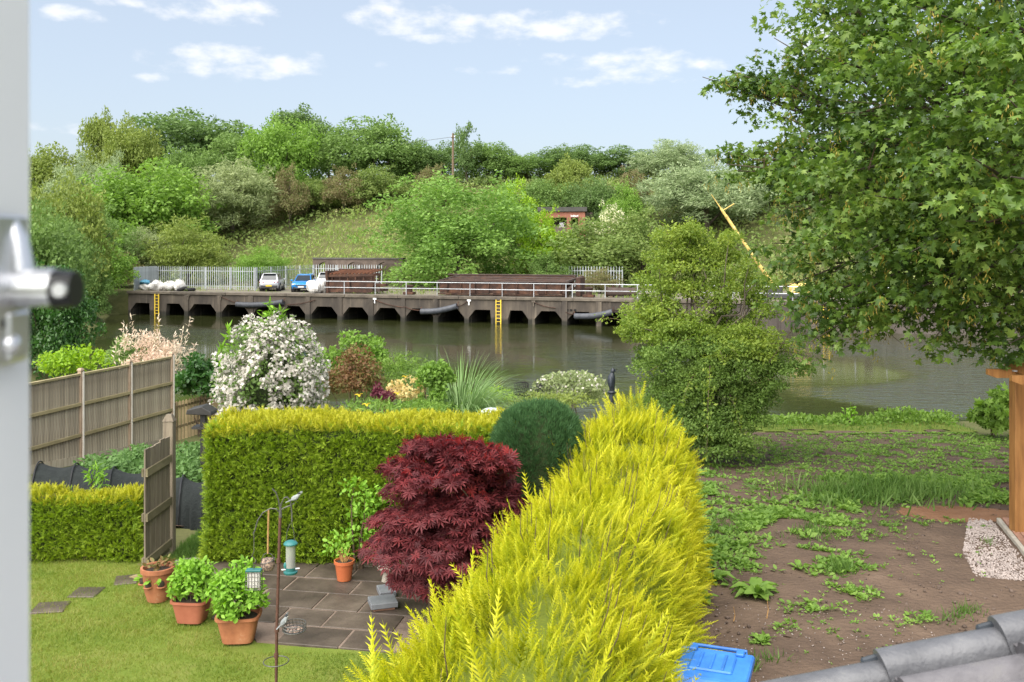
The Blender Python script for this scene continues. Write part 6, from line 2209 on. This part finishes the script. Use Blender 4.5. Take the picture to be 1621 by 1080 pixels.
# ------------------------------------------------------------------ sycamore overhanging from the right
tr0 = Vector((12.2, 18.5, gz(12.2, 18.5)))
sy = thing('sycamore_tree', 'large sycamore with lobed leaves and hanging seeds overhanging from the right', 'tree', tr0)
fork = Vector((11.8, 18.4, 3.6))
mb = MB()
limb(mb, tr0 + Vector((0, 0, -.2)), fork, .42, .34, g, 5, .02, 14)
mb.build('trunk', 'bark', sy, True, world=True)
pads = []
TIPS = [  # (px, py, depth) of the bough ends
    (1135, 125, 20.5), (1180, 245, 20.0), (1150, 260, 19.5), (1225, 120, 19.2), (1255, 60, 18.5), (1240, 185, 18.4), (1270, 10, 18.0), (1250, 330, 18.6), (1235, 420, 18.2), (1275, 470, 17.2),
    (1295, 380, 16.6), (1310, 280, 16.0), (1330, 180, 16.0), (1300, 90, 16.8), (1350, 40, 15.6), (1380, 120, 14.6), (1400, 220, 14.2), (1385, 310, 14.6), (1370, 400, 15.2), (1350, 470, 16.0),
    (1420, 470, 15.2), (1470, 480, 14.8), (1440, 400, 14.0), (1470, 300, 13.2), (1460, 190, 13.0), (1440, 90, 13.4), (1450, 10, 13.2), (1520, 60, 12.4), (1530, 150, 12.0), (1540, 250, 11.8),
    (1530, 350, 12.6), (1540, 440, 13.8), (1510, 500, 14.6), (1580, 500, 14.4), (1600, 400, 12.8), (1600, 280, 11.4), (1600, 160, 11.2), (1600, 50, 11.6), (1650, 100, 12), (1660, 330, 12.4), (1670, 460, 13.2), (1670, 220, 11.8), (1380, -60, 14.8), (1500, -70, 12.8), (1600, -70, 12.2),
    (1300, -60, 16.8), (1450, -180, 15), (1600, -200, 14), (1350, 520, 16.6), (1280, 515, 17.4), (1480, 535, 15.4), (1595, 545, 15.0), (1290, 230, 17.6), (1350, 250, 17.0), (1420, 340, 16.2), (1500, 400, 15.8), (1400, 30, 16.6), (1560, 90, 14.5), (1500, 220, 15.0), (1580, 330, 14.8), (1340, 340, 17.5), (1240, 250, 19.0), (1112, 122, 20.6), (1150, 112, 20.4), (1185, 118, 20.2), (1205, 150, 20.0), (1145, 240, 19.8), (1165, 270, 19.6), (1200, 225, 19.6), (1215, 270, 19.2), (1228, 345, 18.8), (1222, 385, 18.6), (1240, 455, 18.0), (1262, 505, 17.4), (1285, 540, 17.0), (1225, 60, 19.6), (1240, 90, 19.4), (1255, 150, 18.8)]
bough = {}
for (px, py, Y) in TIPS:
    e = at(px, py, Y)
    pads.append((e, (fork - e).length, px < 1240))
lobes = []
for e, dist, tipside in pads:
    to = (Vector((11.8, 18.4, e.z * .5 + 2.4)) - e).normalized()
    m_ = 7
    for k in range(m_):
        f = k / (m_ - 1)
        c = e + to * f * 1.5 + Vector((g.normal(0, .26), g.normal(0, .3), g.normal(0, .2) - .12 * (1 - f)))
        s = (.34 + .2 * f) * (.88 if tipside else 1.0)
        lobes.append((np.array(c), np.array([s * g.uniform(.8, 1.4), s * g.uniform(.8, 1.3), s * g.uniform(.45, .75)])))
# back and far side of the crown, behind and to the right of the picture
for k in range(120):
    u = rdir(1, -.35, g)[0]
    c = np.array([12.2, 18.5, 7.0]) + u * np.array([6.2, 6.4, 5.0]) * g.uniform(.55, .95)
    if c[0] < 8.3 and c[2] < 9.5:
        continue
    if c[1] < 11 or c[2] < 3.2:
        continue
    lobes.append((c, np.array([.9, .9, .55]) * g.uniform(.7, 1.2)))
for k in range(95):
    e = at(g.uniform(1270, 1690), g.uniform(-90, 480), g.uniform(14.5, 18.5))
    if e.x > 3.9 + 2.2 * g.random() and e.z > 2.9:
        lobes.append((np.array(e), np.array([.75, .75, .42]) * g.uniform(.7, 1.25)))
n = 63000
pos, d, nn = leaves_on(lobes, n, g, .5, -.45, .55, .75, .45, .45)
keep = pos[:, 2] > 1.9
pos, d, nn = pos[keep], d[keep], nn[keep]
d = d + np.array([-.35, -.35, -.25])
leaf_parts(SYCA, pos, d, nn, .055 + .12 * g.random(len(pos)) ** 1.2, 'leaf_sycamore', sy, 300, 'leaf', 'crown', g)
# hanging seed bunches
n = 480
li = g.integers(0, 7 * len(TIPS), n)
q, dd = [], []
for k in li:
    c, r = lobes[k]
    u = rdir(1, -.4, g)[0]
    base_ = c + u * r * .95 + np.array([-.05, -.12, 0])
    for j in range(9):
        q.append(base_ + np.array([g.normal(0, .03), g.normal(0, .03), -.02 * j]))
        dd.append([g.normal(0, .5), g.normal(0, .5), -1])
stuff('seed_bunches', scatter(NARROW, np.array(q), np.array(dd), g.standard_normal((len(q), 3)), g.uniform(.06, .09, len(q))), 'sycamore_seed', sy)
for i, (e, dist, _) in enumerate(pads):
    st = fork + Vector((0, 0, g.uniform(-.6, 2.6)))
    mid = st.lerp(e, .55) + Vector((g.normal(0, .3), g.normal(0, .3), .35))
    mb = MB()
    pts = [st, st.lerp(mid, .5) + Vector((0, 0, .15)), mid, mid.lerp(e, .5) + Vector((g.normal(0, .1), 0, g.normal(0, .08) + .08)), e]
    mb.tube(pts, [.12, .075, .05, .028, .008], 7)
    mb.build('bough', 'bark', sy, True, world=True)
    for k in range(2):
        a_ = mid.lerp(e, g.uniform(.2, .8))
        mb = MB()
        mb.tube([a_, a_ + Vector((g.normal(0, .3), g.normal(0, .3), g.normal(0, .25))), a_ + Vector((g.normal(0, .6), g.normal(0, .6), g.normal(0, .5)))], [.016, .01, .004], 5)
        mb.build('twig', 'twig', sy, world=True)

# ------------------------------------------------------------------ shore plants on the right
c, l = ell(1572, 655, 27.0, 40, 34, n=18)
bush('sycamore_sapling', 'bright green large leaved sapling at the water edge beside the pergola post', c, l, 620, .24, SYCA, 'leaf_fern_edge', g, 120)
c, l = ell(1350, 668, 29.6, 18, 26, n=8)
bush('shore_elder_sprig', 'slender sprig standing up from the shore against the water', c, l, 110, .14, OVAL, 'leaf_fresh', g, 0)
n = 5200
x = g.uniform(3.6, 14, n)
y = 29.9 + .5 * g.standard_normal(n) + .3
hgt = .12 + .62 * vnoise(x, y * 0, .7, 18) ** 2
z = ground(x, y) + hgt * g.random(n)
d = g.standard_normal((n, 3)) + np.array([0, 0, .7])
stuff('shore_plants', scatter(OVAL, np.stack([x, y, z], 1), d, g.standard_normal((n, 3)) + np.array([0, -.4, .8]), g.uniform(.07, .16, n)), 'leaf_fern_edge', None, 'ragged strip of leafy plants along the near shore', 'plants')
n = 9000
x = np.concatenate([g.uniform(-17, 3.6, n // 2), g.uniform(3.6, 14, n // 2)])
y = g.uniform(28.3, 31.2, n)
d = .5 * g.standard_normal((n, 3)) + np.array([0, 0, 1.0])
stuff('shore_grass', scatter(BLADE, np.stack([x, y, ground(x, y)], 1), d, g.standard_normal((n, 3)), g.uniform(.06, .2, n)), 'blade_weed', None, 'light green grass along the near shore', 'grass')

# ------------------------------------------------------------------ weeds on the bare soil
PATCH = [(1215, 722, 90, 20, 120, .06), (1330, 706, 130, 20, 420, .05), (1470, 705, 140, 24, 520, .05), (1560, 720, 60, 36, 260, .06), (1400, 735, 150, 20, 260, .055), (1540, 770, 70, 20, 200, .06),
         (1240, 745, 60, 20, 60, .05), (1380, 764, 60, 10, 200, .08), (1480, 772, 100, 13, 420, .075), (1570, 795, 50, 8, 170, .09), (1330, 800, 70, 14, 170, .08), (1230, 825, 55, 18, 230, .085),
         (1285, 838, 50, 12, 130, .075), (1190, 835, 30, 18, 90, .08), (1160, 865, 50, 22, 130, .07), (1330, 845, 60, 14, 80, .055), (1270, 885, 36, 14, 70, .06), (1330, 905, 40, 16, 100, .06),
         (1175, 895, 40, 14, 60, .06), (1125, 880, 30, 26, 90, .08), (1350, 945, 36, 14, 60, .05), (1270, 970, 26, 6, 40, .055), (1120, 800, 34, 36, 110, .08), (1200, 780, 30, 20, 40, .05), (1440, 835, 80, 10, 50, .045),
         (1205, 1022, 10, 5, 14, .06), (1110, 760, 30, 26, 70, .08), (1390, 850, 40, 12, 40, .045), (1245, 1000, 20, 8, 12, .045), (1470, 880, 110, 40, 26, .035), (1450, 990, 30, 8, 20, .045), (1345, 1000, 70, 30, 18, .035), (1330, 960, 160, 60, 40, .03), (1300, 760, 130, 50, 160, .04)]
P, D, S, = [], [], []


def soil_xy(qx, qy):
    Yq = 18.0
    for _ in range(6):
        zq = float(np.interp(Yq, [13, 16, 20, 24, 28, 31], [0, -.075, -.33, -.64, -.93, -1.0]))
        Yq = (CAMZ - zq) * F / (qy - HY)
    return (qx - HX) * Yq / F, Yq


for px, py, rx, ry, k, sz in PATCH:
    for _ in range(int(k * (2.3 if py < 780 else 1.6))):
        Xq, Yq = soil_xy(px + rx * .62 * g.standard_normal(), max(690, py + ry * .62 * g.standard_normal()))
        if (Xq < HC(min(Yq, 15)) + .6 and Yq < 15) or Yq > 27.8 or vnoise(Xq, Yq, .35, 20) < .3:
            continue
        m_ = g.integers(3, 8)
        s0 = sz * g.uniform(.5, 1.5)
        for j in range(m_):
            a_ = j * 6.28 / m_ + g.normal(0, .4)
            P.append((Xq + .25 * s0 * math.cos(a_), Yq + .25 * s0 * math.sin(a_)))
            D.append((math.cos(a_), math.sin(a_), g.uniform(.1, .9)))
            S.append(s0 * g.uniform(.8, 1.3))
P, D, S = np.array(P), np.array(D), np.array(S)
pos = np.stack([P[:, 0], P[:, 1], ground(P[:, 0], P[:, 1]) + .05 + .03 * g.random(len(P))], 1)
wn_ = .4 * g.standard_normal((len(P), 3)) + np.array([0, 0, 1])
nr2 = P[:, 1] < 13.5
stuff('broadleaf_weeds', merge(scatter(OVAL, pos[nr2], D[nr2], wn_[nr2], S[nr2]), scatter(DIAMOND, pos[~nr2], D[~nr2], wn_[~nr2], S[~nr2] * 1.1)), 'leaf_weed', None, 'low broad leaved weeds spreading over the bare soil', 'weeds')
# long grass patches
P, S = [], []
for px, py, rx, ry, k, L in ((1385, 788, 110, 18, 2600, .34), (1290, 850, 40, 14, 300, .22), (1165, 845, 60, 20, 500, .18), (1330, 912, 22, 12, 160, .24), (1125, 850, 30, 30, 240, .2), (1520, 705, 90, 18, 800, .16),
                             (1480, 985, 40, 8, 150, .16), (1530, 975, 26, 6, 110, .16), (1200, 1062, 40, 10, 240, .2), (1345, 745, 20, 8, 60, .2), (1565, 868, 10, 4, 60, .14), (1215, 755, 26, 12, 160, .2), (1370, 700, 120, 14, 700, .12), (1130, 740, 20, 16, 120, .22), (1365, 830, 30, 5, 60, .12), (1440, 760, 60, 14, 300, .16)):
    for _ in range(k):
        q = soil_xy(px + rx * .6 * g.standard_normal(), max(690, py + ry * .6 * g.standard_normal()))
        if vnoise(q[0], q[1], .3, 22) < .28:
            continue
        P.append(q)
        S.append(L * g.uniform(.4, 1.2))
P, S = np.array(P), np.array(S)
d = .55 * g.standard_normal((len(P), 3)) + np.array([0, 0, 1.0])
stuff('grass_tufts', scatter(BLADE, np.stack([P[:, 0], P[:, 1], ground(P[:, 0], P[:, 1]) + .01], 1), d, g.standard_normal((len(P), 3)) + np.array([0, -.5, .3]), S), 'blade_weed', None, 'tufts of long green grass growing on the bare soil', 'grass')
n = 5200
x, y = g.uniform(1.8, 11, n), 8 + 20 * g.random(n) ** 1.2
k = (x > HC(np.minimum(y, 15)) + .9)
x, y = x[k], y[k]
d = g.standard_normal((len(x), 3))
stuff('soil_clods', scatter(PEBBLE, np.stack([x, y, ground(x, y) + .052], 1), d, g.standard_normal((len(x), 3)), .008 + .035 * g.random(len(x)) ** 3), 'clod', None, 'clods and small stones scattered over the bare soil', 'clods')
n = 700
x, y = g.uniform(2.0, 5, n), g.uniform(8, 12, n)
stuff('pale_grit', scatter(PEBBLE, np.stack([x, y, ground(x, y) + .055], 1), g.standard_normal((n, 3)), g.standard_normal((n, 3)), g.uniform(.006, .014, n)), 'gravel', None, 'pale grit scattered on the soil near the blue bin', 'grit')
n = 420
x, y = g.uniform(2.0, 11, n), g.uniform(8, 24, n)
k = (x > HC(np.minimum(y, 15)) + .9)
x, y = x[k], y[k]
d = g.standard_normal((len(x), 3)) * np.array([1, 1, .08])
stuff('dead_stalk_litter', scatter(NARROW, np.stack([x, y, ground(x, y) + .062], 1), d, g.standard_normal((len(x), 3)), g.uniform(.05, .22, len(x)) * .6), 'twig', None, 'bits of dead stalk littering the bare soil', 'litter')
n = 260
x, y = g.uniform(2.4, 10, n), g.uniform(8, 22, n)
stuff('larger_clods', scatter(PEBBLE, np.stack([x, y, ground(x, y) + .055], 1), g.standard_normal((n, 3)), g.standard_normal((n, 3)), .018 + .035 * g.random(n) ** 2), 'clod', None, 'larger dark lumps of earth lying on the bare soil', 'clods')
# dock plants with big leaves
for i, (px, py, k, L, lab) in enumerate(((1196, 948, 26, .3, 'large dock plant with broad leaves on the bare soil'), (1130, 925, 16, .26, 'smaller dock plant beside the yellow hedge'), (1205, 1024, 9, .12, 'tiny broad leaved seedling near the blue bin'),
                                      (1265, 905, 12, .16, 'small broad leaved weed right of the large dock plant'), (1115, 955, 10, .16, 'broad leaved weed half under the yellow hedge'), (1545, 790, 18, .2, 'leafy dock plant in front of the pergola post'), (1350, 815, 14, .16, 'leafy weed at the left end of the long grass'))):
    c = gp(px, py)
    t_ = thing('dock_plant', lab, 'weed', c, g.uniform(0, 6), 'broad leaved weeds on the soil')
    for j in range(k):
        a = j * 2.4
        e_ = g.uniform(.1, .65)
        ll = L * g.uniform(.65, 1.15)
        o = obj('leaf', np_mesh('leaf', *BIGLEAF, True) if j == 0 else me_, 'leaf_weed', t_, (.03 * math.cos(a), .03 * math.sin(a), .03), (g.normal(0, .3), -e_ * 1.1, a + g.normal(0, .35)), (ll, ll * g.uniform(.75, 1.1), ll * g.uniform(.8, 1.8)))
        if j == 0:
            me_ = o.data
for px, py, ln in ((1213, 985, .3), (1160, 990, .22)):
    c = gp(px, py)
    o = MB().tube([(0, 0, .0), (.03, .02, ln * .5), (.01, .0, ln)], [.008, .006, .003], 5).build('dry_stalk', 'rope')
    o.location = c
    tag(o, 'dry orange brown stalk standing in the soil, ' + ('taller one' if ln > .25 else 'shorter one'), 'stalk', 'dry stalks')

# ------------------------------------------------------------------ pergola, gravel, paving
pg = thing('wooden_pergola', 'orange-brown timber pergola at the right edge', 'pergola', (8.05, 15.1, 0))
PZ = .03
for x, y in ((0, 0), (3.4, 0), (0, -3.6), (3.4, -3.6)):
    MB().box((x + .02, y, 1.3), (.2, .2, 2.54)).build('post', 'pergola_wood', pg, bevel=.008)
for x in (.02, 3.4):
    MB().bar((x, .35, 2.68), (x, -3.9, 2.68), .09, .2).build('plate_beam', 'pergola_wood', pg, bevel=.006)
for k in range(6):
    y = .04 - k * .72
    MB().prism([(-.46, 2.55), (-.46, 2.64), (3.8, 2.64), (3.8, 2.5), (-.32, 2.5)], y - .04, y + .04).build('rafter', 'pergola_wood', pg)
for k in range(3):
    MB().tube([(-.04, .03 - k * .05, 2.62), (-.09, .03 - k * .05, 2.62)], .012, 8).build('bolt', 'galv', pg)
A, B = gp(1581, 832), gp(1636, 902)
kb = MB().bar(A + Vector((0, 0, .06)), B + (B - A) * 1.2 + Vector((0, 0, .06)), .07, .14).build('concrete_edging', 'stone_pale', None, bevel=.01)
tag(kb, 'straight pale concrete edging strip along the gravel', 'edging')
pv = thing('brick_paving', 'brown brick paving under the pergola', 'paving', (8.2, 14.5, 0))
dr = (B - A).normalized()
nr_ = Vector((-dr.y, dr.x, 0))
if nr_.x < 0:
    nr_ = -nr_
MB().add([A + nr_ * .04 + Vector((0, 0, .055)), A + nr_ * 4 + Vector((0, 0, .055)), A + dr * 4.5 + nr_ * 4 + Vector((0, 0, .055)), A + dr * 4.5 + nr_ * .04 + Vector((0, 0, .055))], [(0, 1, 2, 3)]).build('joint_sand', 'mortar', pv, world=True)
bme = MB().box((0, 0, 0), (.205, .098, .06)).mesh('brick', bevel=.005)
an = math.atan2(dr.y, dr.x)
for i in range(12):
    for j in range(9):
        p = A + dr * (.12 + .214 * i + (.107 if j % 2 else 0)) + nr_ * (.1 + .107 * j)
        o = obj('brick', bme, 'brick_paver', pv, (p.x - 8.2, p.y - 14.5, .045 + g.uniform(-.003, .003)), (0, 0, an))
# gravel bed
n = 5200
a = g.random(n)
x = np.empty(n)
qx, qy, qz = [], [], []
for _ in range(n):
    f = g.random() * 1.5
    p = A + dr * (f * 2.2 - .1)
    w_ = .08 + (.36 + .42 * min(f, 1.0)) * g.random() ** .8
    q = p - nr_ * w_
    if vnoise(q.x * 3, q.y * 3, .3, 19) * .5 + .3 < (w_ - .4) * 1.1:
        continue
    qx.append(q.x)
    qy.append(q.y)
    qz.append(.035 + .03 * g.random() + gz(q.x, q.y))
q = np.stack([qx, qy, qz], 1)
stuff('gravel_bed', scatter(PEBBLE, q, g.standard_normal((len(q), 3)), g.standard_normal((len(q), 3)), g.uniform(.013, .03, len(q))), 'gravel', None, 'pale pinkish gravel strip beside the pergola', 'gravel')

# ------------------------------------------------------------------ blue lidded bin
BC = at(1128, 1050, 8.0)
bn = thing('wheelie_bin', 'grey wheeled bin with a bright blue lid beside the yellow hedge', 'bin', (BC.x, 8.0, 0), -.35)
zt_ = .98
MB().box((0, 0, zt_ / 2 + .02), (.48, .56, zt_ - .04), taper=1.14).build('body', 'bin_grey', bn, bevel=.03)
MB().box((0, 0, zt_ - .03), (.60, .70, .05)).build('rim', 'bin_grey', bn, bevel=.015)
lid = MB().prism([(-.37, .0), (.37, .0), (.37, .045), (.3, .085), (-.3, .095), (-.37, .05)], -.315, .315, 'x')
ld = lid.build('lid', 'bin_blue', bn, smooth=False, bevel=.015)
ld.location = (0, 0, zt_ + .005)
MB().box((0, .0, .097), (.36, .34, .03)).build('lid_panel', 'bin_blue', ld, bevel=.012)
MB().tube([(-.24, .33, .03), (-.24, .41, .06), (.24, .41, .06), (.24, .33, .03)], .016, 8).build('lid_handle', 'bin_blue', ld)
for x in (-.1, 0, .1):
    MB().box((x, 0, .116), (.022, .3, .014)).build('lid_rib', 'bin_blue', ld, bevel=.004)
MB().box((0, -.27, .075), (.5, .06, .03)).build('lid_lip', 'bin_blue', ld, bevel=.008)
for x in (-.2, .2):
    MB().box((x, .26, .1), (.07, .1, .03)).build('lid_lug', 'bin_blue', ld, bevel=.008)
    MB().tube([(x * 1.35, .26, .12), (x * 1.2, .26, .12)], .12, 16).build('wheel', 'tyre', bn)
MB().box((0, -.36, zt_ - .06), (.5, .03, .1)).build('hand_grip', 'bin_grey', bn)

# ------------------------------------------------------------------ the house the picture is taken from: wall below the sill, low tiled roof
hs = thing('house', 'grey concrete tiled roof of the house in the lower right corner', 'house', (0, 0, 0))
MB().box((.3, -.12, (CAMZ - .78) / 2), (5.4, .28, CAMZ - .78)).build('wall', 'house_brick', hs)
MB().box((.3, -.04, CAMZ - .74), (5.4, .5, .06)).build('window_board', 'upvc', hs, bevel=.01)
SL = math.radians(16)
ca, sa = math.cos(SL), math.sin(SL)
VY = 2.62                                     # far verge
x_ref = (1410 - HX) * VY / F
z_ref = CAMZ - (1063 - HY) * VY / F
GA = .335
TW = .30


def rp(u, y, h):
    """point on the roof: u metres up the slope from the reference course, h above the tile bed"""
    return (x_ref + u * ca - h * sa, y, z_ref + u * sa + h * ca - .03)


prof = []
for k in range(25):
    f = k / 24
    y = -f * TW
    w1_ = max(0, 1 - ((f - .25) / .16) ** 2)
    w2_ = max(0, 1 - ((f - .75) / .16) ** 2)
    prof.append((y, .028 * math.sqrt(w1_) * 1.0 + .028 * math.sqrt(w2_)))
roof_bed = MB()
roof = MB().add([rp(-1.3, VY - .05, -.06), rp(2.6, VY - .05, -.06), rp(2.6, .05, -.06), rp(-1.3, .05, -.06), rp(-1.3, VY - .05, -.1), rp(2.6, VY - .05, -.1), rp(2.6, .05, -.1), rp(-1.3, .05, -.1)],
                [(0, 1, 2, 3), (7, 6, 5, 4), (0, 4, 5, 1), (1, 5, 6, 2), (2, 6, 7, 3), (3, 7, 4, 0)]).build('roof', 'car_trim', hs)
MB().box((1.0 + 1.2, VY / 2, (z_ref - .2) / 2 - .1), (2.7, VY - .5, z_ref - .4)).build('extension_wall', 'house_brick', hs)
V, Fc = [], []
n = len(prof)
for u, lift in ((0.0, .036), (GA + .06, .002)):
    for y, h in prof:
        V.append((u, y, h + lift))
for y, h in prof:
    V.append((0.0, y, h + .036 - .034))
for k in range(n - 1):
    Fc += [(k, k + 1, n + k + 1, n + k), (2 * n + k, 2 * n + k + 1, k + 1, k)]
tme = MB().add(V, Fc).mesh('roof_tile', True)
vc = MB()
cap = []
m_ = 12
for u, lift in ((-.012, .012), (GA + .05, -.024)):
    ring_ = [(u, .105 + .0 * q, 0) for q in range(1)]
    for q in range(m_ + 1):
        a = math.pi * q / m_
        cap.append((u, .062 + .05 * math.cos(a), .022 + lift + .04 * math.sin(a)))
    cap.append((u, .0, -.03 + lift))
    cap.append((u, .116, -.12 + lift))
k_ = m_ + 3
fcs = []
for q in range(k_ - 2):
    fcs.append((q, q + 1, k_ + q + 1, k_ + q))
fcs.append((k_ - 1, 0, k_, 2 * k_ - 1))
fcs.append(tuple(range(m_ + 1)))
vcm = MB().add(cap, fcs).mesh('verge_cap', True)
clipm = MB().box((-.03, .03, .006), (.055, .02, .035), rx=.5).mesh('verge_clip', bevel=.006)
rot = (0, -SL, 0)
for i in range(-4, 8):
    for j in range(8):
        p = rp(i * GA, VY - .045 - j * TW, 0)
        obj('roof_tile', tme, 'tile', roof, p, rot)
    p = rp(i * GA, VY - .058, .018)
    obj('verge_cap', vcm, 'verge_cap', roof, p, rot)
    p = rp(i * GA, VY + .0, .05)
    obj('verge_clip', clipm, 'verge_clip', roof, p, rot)

# ------------------------------------------------------------------ open window sash on the left
WX = -.3265
wd = thing('open_window', 'blurred white window sash with a metal handle, close to the camera', 'window', (WX, .1, CAMZ - .7))
LZ = .7


def wbox(name, y0, y1, z0, z1, x0, x1, mat, bev=.004):
    return MB().box(((x0 + x1) / 2, (y0 + y1) / 2 - .1, (z0 + z1) / 2 + LZ), (x1 - x0, y1 - y0, z1 - z0)).build(name, mat, wd, bevel=bev)


wbox('stile', .575, .645, -.66, .66, -.062, 0, 'upvc')
wbox('stile', .06, .13, -.66, .66, -.062, 0, 'upvc')
wbox('rail', .131, .574, .59, .66, -.062, -.0005, 'upvc')
wbox('rail', .131, .574, -.66, -.59, -.062, -.0005, 'upvc')
wbox('pane', .131, .574, -.59, .59, -.04, -.022, 'glass_clear', 0)
wbox('gasket', .571, .5745, -.59, .59, -.05, -.002, 'gasket', 0)
MB().box((-.03, -.08, LZ - .69), (.07, .12, .06)).build('hinge_block', 'upvc', wd)
hd = wbox('handle_plate', .585, .625, -.075, .02, .0005, .008, 'chrome', .002)
zh = -(455 - HY) * .61 / F + LZ
MB().tube([(.0, .51, zh), (.034, .51, zh)], .0125, 18).build('handle_neck', 'chrome', wd, smooth=True)
MB().tube([(.034, .508, zh - .001), (.047, .508, zh - .001)], [.0128, .0115], 18).build('handle_end', 'black_plastic', wd, smooth=True)
MB().tube([(.043, .4955, zh - .001), (.043, .492, zh - .001)], .0045, 12).build('screw_head', 'chrome', wd)
MB().tube([(-.004, .51, zh + .041), (.003, .51, zh + .04), (.008, .51, zh + .03), (.011, .51, zh + .01)], [.006, .0065, .007, .008], 12).build('handle_arm', 'chrome', wd, smooth=True)
MB().box((.004, .51, zh - .031), (.012, .03, .035)).build('lock_body', 'chrome', wd, bevel=.004)
MB().tube([(.004, .494, zh - .022), (.004, .491, zh - .022)], .005, 12).build('key_hole', 'black_plastic', wd)
MB().blob((.006, .503, zh - .036), (.008, .008, .007), 2, .02, 14, 10).build('latch', 'chrome', wd, smooth=True)
